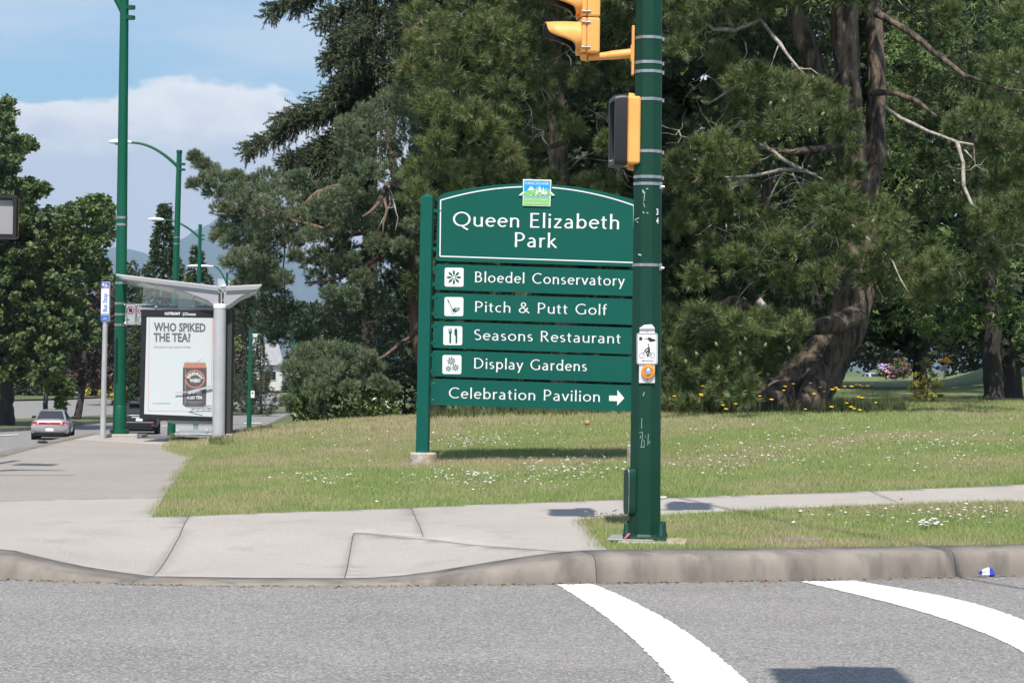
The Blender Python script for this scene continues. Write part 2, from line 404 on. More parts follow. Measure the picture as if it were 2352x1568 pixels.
def slab(poly, m='concrete', step=.22, gap=.0028):
    P = [Vector(p[:2]) for p in poly]; n = len(P); area = sum(P[i].x * P[(i+1) % n].y - P[(i+1) % n].x * P[i].y for i in range(n))
    s = 1 if area > 0 else -1; Q = []
    for i in range(n):
        a = (P[i] - P[i-1]).normalized(); b = (P[(i+1) % n] - P[i]).normalized()
        na = Vector((-a.y, a.x)) * s; nb_ = Vector((-b.y, b.x)) * s; q = (na + nb_)
        q = q / max(q.length_squared / 2, .6); Q.append(P[i] + q * gap)
    return fill('concrete_slab', Q, G, step, MT[m], sidewalk_base, skirt=.03)
jA0, jA1 = gp(436, 1184), gp(368, 1322)            # slanting joint at the left
jM = gp(413, 1230)
jB0, jB1 = gp(812, 1223), gp(816, 1330)
jC0 = gp(945, 1165); jC1 = gp(972, 1232)
kA = min(range(len(KB)), key=lambda i: (KB[i] - jA1).length); kB = min(range(len(KB)), key=lambda i: (KB[i] - jB1).length)
sJ = gp(1312, 1269); kS = min(range(len(KB)), key=lambda i: (KB[i] - sJ).length)
warm0, warm1 = gp(-260, 1160), gp(381, 1141)
iW = min(range(len(KB)), key=lambda i: (KB[i] - Vector((-6.35, warm0.y))).length)
iP = min(range(len(KB)), key=lambda i: (KB[i] - Vector((-7.1, 36.3))).length)
def at_t(a, b, t): return a + (b - a) * t
pad0 = gp(477, 1020)
slab([KB[i] for i in range(iP, iW + 1)] + [walk_in[1], walk_in[2], walk_in[3], walk_in[4], pad0], 'concrete_warm')
slab([KB[i] for i in range(iL, iP + 1)] + [pad0, walk_in[5], Vector((-5.9, 42.5))], 'concrete')
slab([KB[i] for i in range(iW, kA + 1)] + [jM, jA0, FR[0], walk_in[1]])
f1 = FR[4]
slab([jA0, jM] + [KB[i] for i in range(kA, kB + 1)] + [jB0, gp(820, 1222), jC1, jC0, FR[3], FR[2], FR[1]])
slab([jB0] + [KB[i] for i in range(kB, kS + 1)] + [gp(1180, 1258), gp(1000, 1240), gp(830, 1223)])
slab([jC0, jC1, gp(830, 1222), gp(1000, 1239), gp(1180, 1257)] + [KB[i] for i in range(kS, ik)] + NR[::-1][:5] + [gp(1450, 1183), FR[5], FR[4]])
r1a, r1b = gp(1997, 1127), gp(2070, 1156)
slab([FR[5], gp(1450, 1183), NR[7], NR[6] if False else gp(1516, 1181), gp(1780, 1168), r1b, r1a, FR[6]])
slab([r1a, r1b, NR[2], NR[1], NR[0], FR[-1], FR[-2], FR[-3]])
# ---- lawns
lawn_poly = walk_in[::-1][0:] + FR[1:] + [Vector((30, 46)), Vector((34, 60)), Vector((34, 130)), Vector((0, 130)), Vector((-4, 80)), Vector((-6.6, 58)), Vector((-6.0, 43))]
def near_edge_drop(x, y): return G(x, y) - .012
lawn = structure(fill('lawn', lawn_poly, near_edge_drop, .6, MT['lawn']))
vp = NR[1:] + [KB[i] for i in range(ik, len(KB)) if KB[i].x < NR[1].x + 6] + [Vector((NR[1].x + 6, NR[1].y + 1.5))]
verge = structure(fill('grass_verge', vp, near_edge_drop, .4, MT['lawn']))
# far verge strip by the avenue, right side, with its little footpath
side_poly = [KB[i] for i in range(iL, -1, -1) if KB[i].y < 215][:] + [Vector((14, 215)), Vector((14, 131)), Vector((-.2, 130.2)), Vector((-4.1, 80)), Vector((-6.6, 58)), Vector((-6.0, 43)), Vector((-5.9, 42.5))]
side = structure(fill('verge_ground', side_poly, lambda x, y: G(x, y) - .01, 3., MT['terrain']))
# ---- median and far side
def road_hit(px, py): h = hit(px, py, roadz); return Vector((h.x, h.y))
mn = [(-250, 1003), (-80, 996), (60, 989), (140, 982), (200, 975), (280, 968), (420, 960), (520, 955), (640, 950), (760, 946)]
mf = [(760, 940), (640, 941), (520, 943), (420, 946), (280, 956), (150, 962), (40, 967), (-250, 975)]
MP = [road_hit(*p) for p in mn] + [road_hit(*p) for p in mf]
median = structure(fill('median', MP, lambda x, y: roadz(x, y) + .17, 3.0, MT['terrain']))
structure(fill('median_kerb', [p for p in MP[:len(mn)]] + [p + Vector((-.1, .8)) for p in MP[:len(mn)][::-1]], lambda x, y: roadz(x, y) + .19, 2.5, MT['kerb'], skirt=.25))
fv = [(-300, 921), (40, 921), (280, 912), (420, 906), (700, 901), (900, 900), (900, 862), (-300, 862)]
far_poly = [road_hit(*p) for p in fv[:6]] + [Vector((60, 420)), Vector((-160, 420))]
structure(fill('far_verge', far_poly, lambda x, y: roadz(x, y) + .16, 8., MT['terrain']))
pth = [road_hit(*p) for p in ((-200, 912), (80, 910), (300, 903), (640, 895), (640, 890), (300, 896), (80, 903), (-200, 905))]
structure(fill('far_path', pth, lambda x, y: roadz(x, y) + .20, 8., MT['concrete']))

# ---- painted lines on the cross street (children of the road)
def stripe(L, R, name='painted_stripe'):
    n = 160
    def samp(P):
        P = [road_hit(*p) for p in P]; t = np.linspace(0, 1, len(P)); q = np.linspace(0, 1, n)
        cx = np.polyfit(t, [p.x for p in P], 3); cy = np.polyfit(t, [p.y for p in P], 3); return np.polyval(cx, q), np.polyval(cy, q)
    lx, ly = samp(L); rx, ry = samp(R); V = []; Fs = []
    for i in range(n): V += [(lx[i] + random.gauss(0, .0045), ly[i], .004), (rx[i] + random.gauss(0, .0045), ry[i], .004)]
    Fs = [(2*i, 2*i+1, 2*i+3, 2*i+2) for i in range(n-1)]
    return mk(name, V, Fs, MT['paint'], road)
stripe([(1279, 1343), (1370, 1400), (1455, 1470), (1510, 1527), (1560, 1580), (1600, 1630)], [(1360, 1341), (1480, 1393), (1580, 1455), (1660, 1517), (1720, 1568), (1775, 1620)])
stripe([(1838, 1336), (1990, 1371), (2140, 1413), (2250, 1450), (2352, 1500), (2470, 1570)], [(1962, 1334), (2090, 1355), (2220, 1381), (2300, 1405), (2380, 1440), (2500, 1500)])
# lane dashes on the avenue
for (x0, y0, x1, y1) in ((-10, 1000.5, 42, 998), (95, 992.5, 128, 990.5), (372, 978, 400, 976.5), (560, 972, 600, 971), (308, 984, 328, 983)):
    a, b = hit(x0, y0, roadz), hit(x1, y1, roadz); c, d = hit(x0, y0 + 1.6, roadz), hit(x1, y1 + 1.6, roadz)
    mk('lane_dash', [(p.x, p.y, p.z + .03) for p in (c, d, b, a)], [(0, 1, 2, 3)], MT['paint'], road)
a, b = hit(520, 988, roadz), hit(690, 977, roadz); c, d = hit(520, 989.5, roadz), hit(690, 978.5, roadz)
mk('edge_line', [(p.x, p.y, p.z + .03) for p in (c, d, b, a)], [(0, 1, 2, 3)], MT['paint'], road)

# ---- grass blades (geometry nodes), over lawn and verge
def grassmat(name):
    m = bpy.data.materials.new(name); m.use_nodes = True; t = m.node_tree; p = t.nodes['Principled BSDF']; out = t.nodes['Material Output']
    geo = t.nodes.new('ShaderNodeNewGeometry')
    def noise(s, d, off=0):
        mp = t.nodes.new('ShaderNodeMapping'); mp.inputs[1].default_value = (off, off * .7, 0); mp.inputs[3].default_value = (1, 1, 0)
        t.links.new(geo.outputs['Position'], mp.inputs[0])
        n = t.nodes.new('ShaderNodeTexNoise'); n.inputs['Scale'].default_value = s; n.inputs['Detail'].default_value = d; n.inputs['Roughness'].default_value = .6
        t.links.new(mp.outputs[0], n.inputs[0]); return n.outputs[0]
    def mr(v, a, b):
        n = t.nodes.new('ShaderNodeMapRange'); n.inputs[1].default_value = a; n.inputs[2].default_value = b; t.links.new(v, n.inputs[0]); return n.outputs[0]
    def mix(f, a, b):
        n = t.nodes.new('ShaderNodeMix'); n.data_type = 'RGBA'; t.links.new(f, n.inputs[0])
        for s_, v in ((6, a), (7, b)):
            if isinstance(v, tuple): n.inputs[s_].default_value = (*v, 1)
            else: t.links.new(v, n.inputs[s_])
        return n.outputs[2]
    a_ = t.nodes.new('ShaderNodeAttribute'); a_.attribute_name = 'rnd'; a_.attribute_type = 'INSTANCER'
    c = mix(mr(noise(1.3, 4), .38, .62), (.255, .385, .10), (.36, .445, .15))          # fresh green .. yellow green
    dry = mr(noise(.42, 6, 3.), .49, .58)
    a2 = t.nodes.new('ShaderNodeMath'); a2.operation = 'MULTIPLY_ADD'; t.links.new(a_.outputs['Fac'], a2.inputs[0]); a2.inputs[1].default_value = .5; a2.inputs[2].default_value = -.16
    a3 = t.nodes.new('ShaderNodeMath'); a3.operation = 'MULTIPLY_ADD'; a3.use_clamp = True
    t.links.new(dry, a3.inputs[0]); a3.inputs[1].default_value = .50; t.links.new(a2.outputs[0], a3.inputs[2])
    # dry crest of the mound and the worn strip below the sign
    def ellipse(cx, cy, rx, ry, amt):
        m1 = t.nodes.new('ShaderNodeMapping'); m1.vector_type = 'POINT'; m1.inputs[1].default_value = (-cx/rx, -cy/ry, 0); m1.inputs[3].default_value = (1/rx, 1/ry, 0); t.links.new(geo.outputs['Position'], m1.inputs[0])
        ln = t.nodes.new('ShaderNodeVectorMath'); ln.operation = 'LENGTH'; t.links.new(m1.outputs[0], ln.inputs[0])
        r_ = t.nodes.new('ShaderNodeMapRange'); r_.inputs[1].default_value = .45; r_.inputs[2].default_value = 1.; r_.inputs[3].default_value = amt; r_.inputs[4].default_value = 0; t.links.new(ln.outputs['Value'], r_.inputs[0]); return r_.outputs[0]
    last = a3.outputs[0]
    for e_ in ((-2.2, 36.5, 6.0, 7.0, .42), (-2.4, 27.5, 2.2, 3.2, .30), (.4, 25.4, 3.6, .55, .55), (1.6, 17.0, 1.5, .45, .6), (3.2, 17.2, .9, .5, .45)):
        ad = t.nodes.new('ShaderNodeMath'); ad.operation = 'ADD'; ad.use_clamp = True; t.links.new(last, ad.inputs[0]); t.links.new(ellipse(*e_), ad.inputs[1]); last = ad.outputs[0]
    c = mix(last, c, (.52, .44, .27))
    t.links.new(c, p.inputs['Base Color']); p.inputs['Roughness'].default_value = .55; p.inputs['Specular IOR Level'].default_value = .35
    tr = t.nodes.new('ShaderNodeBsdfTranslucent'); t.links.new(c, tr.inputs[0]); mx = t.nodes.new('ShaderNodeMixShader'); mx.inputs[0].default_value = .3
    t.links.new(p.outputs[0], mx.inputs[1]); t.links.new(tr.outputs[0], mx.inputs[2]); t.links.new(mx.outputs[0], out.inputs[0])
    return m
GM = grassmat('grass_blades')
def grass(name, poly, zf, density, h, label, mtl=GM, rad=.0022, cell=.5):
    o = fill(name, poly, zf, cell, None); tag(o, label, 'grass', kind='stuff')
    g = bpy.data.node_groups.new(name, 'GeometryNodeTree'); g.interface.new_socket('Geometry', in_out='INPUT', socket_type='NodeSocketGeometry'); g.interface.new_socket('Geometry', in_out='OUTPUT', socket_type='NodeSocketGeometry')
    n = g.nodes.new; L = g.links.new; gi = n('NodeGroupInput'); go = n('NodeGroupOutput')
    # one little clump of blades
    grid = n('GeometryNodeMeshGrid'); grid.inputs[0].default_value = .12; grid.inputs[1].default_value = .12; grid.inputs[2].default_value = 4; grid.inputs[3].default_value = 4
    cone = n('GeometryNodeMeshCone'); cone.inputs['Vertices'].default_value = 3; cone.inputs['Radius Top'].default_value = 0; cone.inputs['Radius Bottom'].default_value = rad; cone.inputs['Depth'].default_value = h
    cone.fill_type = 'NONE'
    rp = n('FunctionNodeRandomValue'); rp.data_type = 'FLOAT_VECTOR'; rp.inputs[0].default_value = (-.03, -.03, 0); rp.inputs[1].default_value = (.03, .03, 0)
    sp_ = n('GeometryNodeSetPosition'); L(grid.outputs[0], sp_.inputs[0]); L(rp.outputs[0], sp_.inputs['Offset'])
    rr = n('FunctionNodeRandomValue'); rr.data_type = 'FLOAT_VECTOR'; rr.inputs[0].default_value = (-.75, -.75, 0); rr.inputs[1].default_value = (.75, .75, 6.28)
    rs = n('FunctionNodeRandomValue'); rs.data_type = 'FLOAT'; rs.inputs[2].default_value = .5; rs.inputs[3].default_value = 1.15
    i1 = n('GeometryNodeInstanceOnPoints'); L(sp_.outputs[0], i1.inputs['Points']); L(cone.outputs[0], i1.inputs['Instance']); L(rr.outputs[0], i1.inputs['Rotation']); L(rs.outputs[1], i1.inputs['Scale'])
    re = n('GeometryNodeRealizeInstances'); L(i1.outputs[0], re.inputs[0])
    sm_ = n('GeometryNodeSetMaterial'); sm_.inputs['Material'].default_value = mtl; L(re.outputs[0], sm_.inputs[0])
    ds = n('GeometryNodeDistributePointsOnFaces'); ds.inputs['Density'].default_value = density; L(gi.outputs[0], ds.inputs[0])
    i2 = n('GeometryNodeInstanceOnPoints'); L(ds.outputs[0], i2.inputs['Points']); L(sm_.outputs[0], i2.inputs['Instance'])
    r2 = n('FunctionNodeRandomValue'); r2.data_type = 'FLOAT_VECTOR'; r2.inputs[0].default_value = (0, 0, 0); r2.inputs[1].default_value = (0, 0, 6.28); L(r2.outputs[0], i2.inputs['Rotation'])
    r3 = n('FunctionNodeRandomValue'); r3.data_type = 'FLOAT'; r3.inputs[2].default_value = .6; r3.inputs[3].default_value = 1.35; L(r3.outputs[1], i2.inputs['Scale'])
    st = n('GeometryNodeStoreNamedAttribute'); st.data_type = 'FLOAT'; st.domain = 'INSTANCE'; st.inputs['Name'].default_value = 'rnd'
    r4 = n('FunctionNodeRandomValue'); r4.data_type = 'FLOAT'; L(r4.outputs[1], st.inputs['Value'])
    L(i2.outputs[0], st.inputs[0]); L(st.outputs[0], go.inputs[0])
    m = o.modifiers.new('grass', 'NODES'); m.node_group = g
    return o
lz = lambda x, y: G(x, y) - .012
xe = [Vector((e.x + .02, e.y)) for e in walk_in]
gpoly = xe[::-1] + FR[1:-2] + [Vector((13, 30)), Vector((13, 33)), Vector((-5.0, 33))]
gpoly = [p for p in gpoly if not (p in xe and p.y > 33.2)]
grass('lawn_grass', gpoly, lz, 230, .05, 'short green and straw coloured lawn grass around the park sign')
grass('far_lawn_grass', [Vector((-5.0, 33.01)), Vector((13, 33.01)), Vector((16, 47)), Vector((-5.8, 47)), Vector((-5.9, 40))], lz, 75, .065, 'short lawn grass on the far crest of the lawn under the trees', rad=.005)
grass('verge_grass', [p for p in vp if p.x < 9] , lz, 330, .045, 'mown grass strip between kerb and narrow pavement')

# white daisies / clover, dots on the lawn
def lit_poly(P, n):
    out = []
    while len(out) < n:
        x = random.uniform(*P[0]); y = random.uniform(*P[1]); out.append((x, y))
    return out
cent = []; lawnP = [Vector(p) for p in gpoly] 
def inpoly(x, y, P):
    c = False; j = len(P) - 1
    for i in range(len(P)):
        if ((P[i].y > y) != (P[j].y > y)) and x < (P[j].x-P[i].x)*(y-P[i].y)/(P[j].y-P[i].y) + P[i].x: c = not c
        j = i
    return c
def flowers(name, patches, polys, label, mtl, size, hgt, n_pet=6):
    mb = MB()
    for (px, py, sx, sy, n) in patches:
        for _ in range(int(n * 1.35)):
            h = hit(px + random.gauss(0, sx), py + random.gauss(0, sy))
            if not any(inpoly(h.x, h.y, P) for P in polys): continue
            r = size * random.uniform(.6, 1.25); c = Vector((h.x, h.y, h.z + hgt * random.uniform(.6, 1.2))); tx, ty = random.uniform(-.3, .3), random.uniform(-.5, .1)
            ring = [c + Vector((r * math.cos(a), r * math.sin(a), -(tx * math.cos(a) + ty * math.sin(a)) * r * -1)) for a in [2 * math.pi * k / n_pet for k in range(n_pet)]]
            mb.add([c + Vector((0, 0, r * .35))] + ring, [(0, k + 1, (k + 1) % n_pet + 1) for k in range(n_pet)])
    o = mb.ob(name, mtl); tag(o, label, 'flowers', kind='stuff'); return o
patches = [(1060, 1100, 60, 9, 90), (1300, 1088, 70, 10, 90), (1180, 1110, 110, 12, 60), (1090, 1020, 50, 9, 80), (1230, 1010, 120, 22, 60), (740, 1104, 40, 9, 40), (1620, 1060, 60, 24, 70), (1780, 1050, 90, 25, 90), (2030, 1025, 130, 25, 130), (2230, 1035, 90, 25, 90),
           (1900, 990, 250, 14, 90), (900, 1080, 220, 40, 60), (1330, 1070, 60, 10, 40), (1500, 1000, 300, 30, 80), (2000, 965, 260, 6, 60), (800, 1020, 150, 12, 40)]
flowers('daisies', patches, [lawnP], 'small white daisies and clover heads scattered through the lawn', mat('daisy_white', (.85, .85, .83), .6), .015, .055)
flowers('verge_daisies', [(2200, 1190, 90, 14, 60), (2000, 1185, 120, 12, 30), (2130, 1212, 18, 4, 30), (1390, 1190, 30, 4, 14)], [vp], 'small white daisies in the grass strip beside the kerb', bpy.data.materials['daisy_white'], .017, .05)
# ------------------------------------------------------------------ drawing on upright planes
class Plane:
    def __init__(s, p, n): s.p = Vector(p); s.n = Vector(n).normalized()      # n points towards the camera
    def w(s, px, py, off=0.):
        r = ray(px, py); o = s.p + s.n * off; return EYE + r * ((o - EYE).dot(s.n) / r.dot(s.n))
def fpoly(pl, pts, off, th, m, name, parent, bevel=0.):
    """closed outline in picture units, laid on plane pl, front face off metres proud, th thick"""
    mb = MB(); P = [pl.w(x, y, off) for x, y in pts]
    a = sum(pts[i][0] * pts[(i+1) % len(pts)][1] - pts[(i+1) % len(pts)][0] * pts[i][1] for i in range(len(pts)))
    if a > 0: P = P[::-1]
    mb.prism(P, -pl.n * th); return mb.ob(name, m, parent, bevel=bevel)
def rrect(x0, y0, x1, y1, r, n=5, s=0., l=0.):
    """rounded rectangle; s = slope of the horizontals, l = lean of the verticals"""
    out = []
    for cx, cy, a0 in ((x1 - r, y0 + r, -90), (x1 - r, y1 - r, 0), (x0 + r, y1 - r, 90), (x0 + r, y0 + r, 180)):
        for k in range(n + 1):
            a = math.radians(a0 + 90 * k / n); out.append((cx + r * math.cos(a), cy + r * math.sin(a)))
    return [(x - l * (y - y1), y + s * (x - x0)) for x, y in out]
def ell(cx, cy, rx, ry, n=20, a0=0): return [(cx + rx * math.cos(2 * math.pi * k / n + a0), cy + ry * math.sin(2 * math.pi * k / n + a0)) for k in range(n)]
def multi(pl, polys, off, th, m, name, parent):
    mb = MB()
    for i, pts in enumerate(polys):
        P = [pl.w(x, y, off + .0002 * (i % 4)) for x, y in pts]
        a = sum(pts[i_][0] * pts[(i_+1) % len(pts)][1] - pts[(i_+1) % len(pts)][0] * pts[i_][1] for i_ in range(len(pts)))
        if a > 0: P = P[::-1]
        mb.prism(P, -pl.n * th)
    return mb.ob(name, m, parent)
def ringpolys(cx, cy, rx, ry, t, n=24):
    o = ell(cx, cy, rx, ry, n); i = ell(cx, cy, rx - t, ry - t, n); return [[o[k], o[(k+1) % n], i[(k+1) % n], i[k]] for k in range(n)]
def line(x0, y0, x1, y1, t): 
    d = math.hypot(x1-x0, y1-y0); a, b = -(y1-y0)/d*t/2, (x1-x0)/d*t/2; return [(x0+a, y0+b), (x1+a, y1+b), (x1-a, y1-b), (x0-a, y0-b)]

# ---- a flared humanist sans, drawn with a broad nib (cap height 1, y up)
def arc(cx, cy, rx, ry, a0, a1, n=14): return [(cx + rx * math.cos(math.radians(a0 + (a1-a0)*k/n)), cy + ry * math.sin(math.radians(a0 + (a1-a0)*k/n))) for k in range(n+1)]
X_ = .66
def bowl(cx, w_, a0=0, a1=360): return arc(cx, X_/2, w_, X_/2 - .045, a0, a1, 20)
GL = {
 'Q': (1.02, [arc(.5, .5, .44, .455, 0, 360, 28), [(.52, .04), (.66, -.10), (.86, -.22)]]),
 'E': (.60, [[(.1, 0), (.1, 1)], [(.1, .955), (.53, .955)], [(.1, .52), (.49, .52)], [(.1, .045), (.55, .045)]]),
 'P': (.64, [[(.1, 0), (.1, 1)], [(.1, .955), (.26, .955)] + arc(.28, .70, .27, .255, 90, -90) + [(.26, .445), (.1, .445)]]),
 'B': (.67, [[(.1, 0), (.1, 1)], [(.1, .955), (.25, .955)] + arc(.26, .745, .24, .21, 90, -90) + [(.1, .535)], [(.12, .535), (.28, .535)] + arc(.29, .29, .28, .245, 90, -90) + [(.1, .045)]]),
 'R': (.68, [[(.1, 0), (.1, 1)], [(.1, .955), (.25, .955)] + arc(.26, .73, .25, .225, 90, -90) + [(.12, .505)], [(.27, .50), (.38, .36), (.61, 0)]]),
 'D': (.84, [[(.1, 0), (.1, 1)], [(.1, .955), (.28, .955)] + arc(.28, .5, .46, .455, 90, -90, 18) + [(.1, .045)]]),
 'C': (.82, [arc(.50, .5, .42, .455, 50, 310, 22)]),
 'G': (.88, [arc(.50, .5, .42, .455, 50, 300, 22) + [(.76, .12)], [(.77, .07), (.77, .45)]]),
 'S': (.58, [arc(.29, .735, .20, .22, 45, 225, 12) + arc(.30, .265, .215, .22, 60, -140, 14)]),
 '&': (.88, [[(.82, .0), (.60, .22), (.28, .62)] + arc(.38, .79, .155, .165, 210, -40, 12) + [(.46, .62), (.2, .42)] + arc(.30, .24, .215, .20, 150, 320, 12) + [(.60, .30), (.70, .50)]]),
 'a': (.56, [arc(.25, .44, .175, .185, 140, 0, 10) + [(.43, .30), (.43, 0)], [(.42, .37), (.28, .36)] + arc(.23, .185, .165, .155, 80, 290, 12) + [(.36, .09), (.43, .17)]]),
 'b': (.62, [[(.1, 0), (.1, 1.03)], bowl(.33, .215, 150, -150)]),
 'c': (.50, [bowl(.31, .24, 55, 305)]),
 'd': (.62, [[(.52, 0), (.52, 1.03)], bowl(.29, .215, 30, 330)]),
 'e': (.57, [arc(.30, X_/2, .235, X_/2 - .045, 5, 315, 20), [(.07, .355), (.53, .355)]]),
 'f': (.36, [[(.15, 0), (.15, .80)] + arc(.29, .84, .14, .14, 175, 70, 6), [(.01, .615), (.32, .615)]]),
 'h': (.60, [[(.1, 0), (.1, 1.03)], [(.11, .42)] + arc(.30, .44, .19, .175, 150, 0, 10) + [(.49, 0)]]),
 'i': (.21, [[(.105, 0), (.105, X_)], ]),
 'k': (.56, [[(.1, 0), (.1, 1.03)], [(.13, .31), (.46, .645)], [(.20, .37), (.53, 0)]]),
 'l': (.21, [[(.105, 0), (.105, 1.03)]]),
 'n': (.60, [[(.1, 0), (.1, X_)], [(.11, .42)] + arc(.30, .44, .19, .175, 150, 0, 10) + [(.49, 0)]]),
 'o': (.64, [bowl(.32, .255)]),
 'p': (.62, [[(.1, -.30), (.1, X_)], bowl(.33, .215, 150, -150)]),
 'r': (.38, [[(.1, 0), (.1, X_)], [(.11, .42)] + arc(.29, .44, .18, .18, 150, 65, 7)]),
 's': (.44, [arc(.22, .475, .14, .14, 45, 225, 9) + arc(.215, .185, .155, .14, 60, -140, 10)]),
 't': (.37, [[(.15, .84), (.15, .17)] + arc(.27, .17, .12, .125, 180, 290, 7), [(.01, .615), (.33, .615)]]),
 'u': (.60, [[(.50, 0), (.50, X_)], [(.1, X_), (.1, .22)] + arc(.29, .22, .19, .175, 180, 330, 10)]),
 'v': (.52, [[(.03, X_), (.26, .02)], [(.26, .02), (.49, X_)]]),
 'y': (.52, [[(.03, X_), (.27, .04)], [(.49, X_), (.27, .04), (.14, -.30)]]),
 'z': (.50, [[(.06, .615), (.44, .615)], [(.43, .615), (.06, .045)], [(.05, .045), (.46, .045)]]),
}
def glyph_polys(ch, x0, cap, tv, th_):
    out = []
    for s in GL[ch][1]:
        n = len(s); closed = (abs(s[0][0]-s[-1][0]) + abs(s[0][1]-s[-1][1])) < 1e-6 and n > 4; L, R = [], []
        for i, (x, y) in enumerate(s):
            a = s[i-1] if i > 0 else (s[-2] if closed else s[0]); b = s[i+1] if i < n-1 else (s[1] if closed else s[-1])
            tx, ty = b[0]-a[0], b[1]-a[1]; d = math.hypot(tx, ty) or 1; nx, ny = -ty/d, tx/d
            fl = 1.0
            if not closed and n == 2: fl = 1.0
            ox, oy = nx * tv/2 * fl, ny * th_/2 * fl; L.append((x+ox, y+oy)); R.append((x-ox, y-oy))
        if not closed and n == 2 and abs(s[0][0]-s[1][0]) < .01:      # flared stems
            (xa, ya), (xb, yb) = s; m_ = (ya+yb)/2; f = tv*.5
            L = [(xa-f*1.16, ya), (xa-f*.92, m_), (xb-f*1.16, yb)]; R = [(xa+f*1.16, ya), (xa+f*.92, m_), (xb+f*1.16, yb)]
        for i in range(len(L)-1): out.append([L[i], L[i+1], R[i+1], R[i]])
        if len(L) == 3 and n == 2: pass
    if ch == 'i': out.append(ell(.105, .90, .072, .072, 12))
    return [[(x0 + x * cap, y * cap) for x, y in p] for p in out]
def optima(pl, text, x0, x1, ybase, cap, m, parent, off, slope=.033, lean=.02, tv=.135, th_=.088, name='lettering', word=None):
    """text from x0 to x1, base line height ybase at x0; letters laid as one raised film per line"""
    nat = sum(GL[c][0] for c in text if c != ' ') * cap; nsp = text.count(' '); gaps = len(text) - 1 - 2 * nsp
    free = (x1 - x0) - nat + .05 * cap; ws = word or .62
    # words are set ws cap heights apart, the rest goes between letters
    tr = (free - nsp * ws * cap) / max(1, gaps); sc = 1.
    if tr < -.02 * cap: tr = -.02 * cap; sc = ((x1 - x0) - tr * gaps - nsp * ws * cap) / nat
    if tr > .13 * cap: ex = (tr - .13 * cap) * gaps; tr = .13 * cap; sc = 1 + ex / nat
    x = 0.; k = 0
    for c in text:
        if c == ' ': x += ws * cap - tr; continue
        mb = MB()
        for q in glyph_polys(c, 0, cap, tv / sc, th_):
            pts = []
            for a, b in q:
                u = x + a * sc; pts.append((x0 + u + lean * b, ybase + u * slope - b))
            P = [pl.w(px, py, off + .00025 * (k % 3)) for px, py in pts]; k += 1
            ar = sum(pts[i][0] * pts[(i+1) % len(pts)][1] - pts[(i+1) % len(pts)][0] * pts[i][1] for i in range(len(pts)))
            mb.add(P if ar < 0 else P[::-1], [tuple(range(len(P)))])
        x += GL[c][0] * cap * sc + tr
        mb.ob('letter', m, parent)
def word(pl, text, x0, x1, y0, y1, m, parent, off, slope=0., lean=0., name='lettering', bold=0., curve=None, vert=False):
    """plain grotesque text fitted to a box in picture units (y0 top, y1 base line)"""
    cu = bpy.data.curves.new('t', 'FONT'); cu.body = text; cu.offset = bold; cu.resolution_u = 2
    o = bpy.data.objects.new('t', cu); COL.objects.link(o)
    me = bpy.data.meshes.new_from_object(o.evaluated_get(bpy.context.evaluated_depsgraph_get()))
    v = np.zeros(len(me.vertices) * 3); me.vertices.foreach_get('co', v); v = v.reshape(-1, 3); f = [tuple(p.vertices) for p in me.polygons]
    bpy.data.objects.remove(o); bpy.data.curves.remove(cu); bpy.data.meshes.remove(me)
    has_desc = any(c in 'gjpqy,' for c in text); top = .73
    u = (v[:, 0] - v[:, 0].min()) / (v[:, 0].max() - v[:, 0].min()); t = v[:, 1] / top
    if vert:  # reads bottom to top
        P = [pl.w(x1 - a * 0 - (1 - b_) * 0 + 0, 0, off) for a, b_ in ()]
        P = [pl.w(x1 + (x0 - x1) * b + lean * (y1 - (y1 + (y0 - y1) * a)), y1 + (y0 - y1) * a, off) for a, b in zip(u, t)]
    elif curve:  # (cx, cy, rx, ry, a0, a1, height)
        cx, cy, rx, ry, a0, a1, h = curve
        P = [pl.w(cx + (rx + b * h) * math.cos(math.radians(a0 + (a1-a0) * a)), cy - (ry + b * h) * math.sin(math.radians(a0 + (a1-a0) * a)), off) for a, b in zip(u, t)]
    else:
        P = [pl.w(x0 + (x1 - x0) * a + lean * (y1 - y0) * b, y1 + slope * (x1 - x0) * a - (y1 - y0) * b, off) for a, b in zip(u, t)]
    if len(f) and len(P):
        a, b, c = (P[i] for i in f[0][:3])
        if (b - a).cross(c - a).dot(pl.n) < 0: f = [q[::-1] for q in f]
    return mk(name, P, f, m, parent)

# ------------------------------------------------------------------ park sign
SIGN_D = 26.0
base = hit(970, 1063); yaw = math.radians(8.6)
spl = Plane(Vector((base.x, base.y, 0)), (-math.sin(yaw), -math.cos(yaw), 0))
SL = .033
sign = thing('park_sign', 'large green park entrance sign with white lettering on five name boards below an arched header', 'sign', base)
def sy(x, y): return y + SL * (x - 1000)
LE = lambda y: 1001 - .039 * (y - 599)                                       # left end of the boards
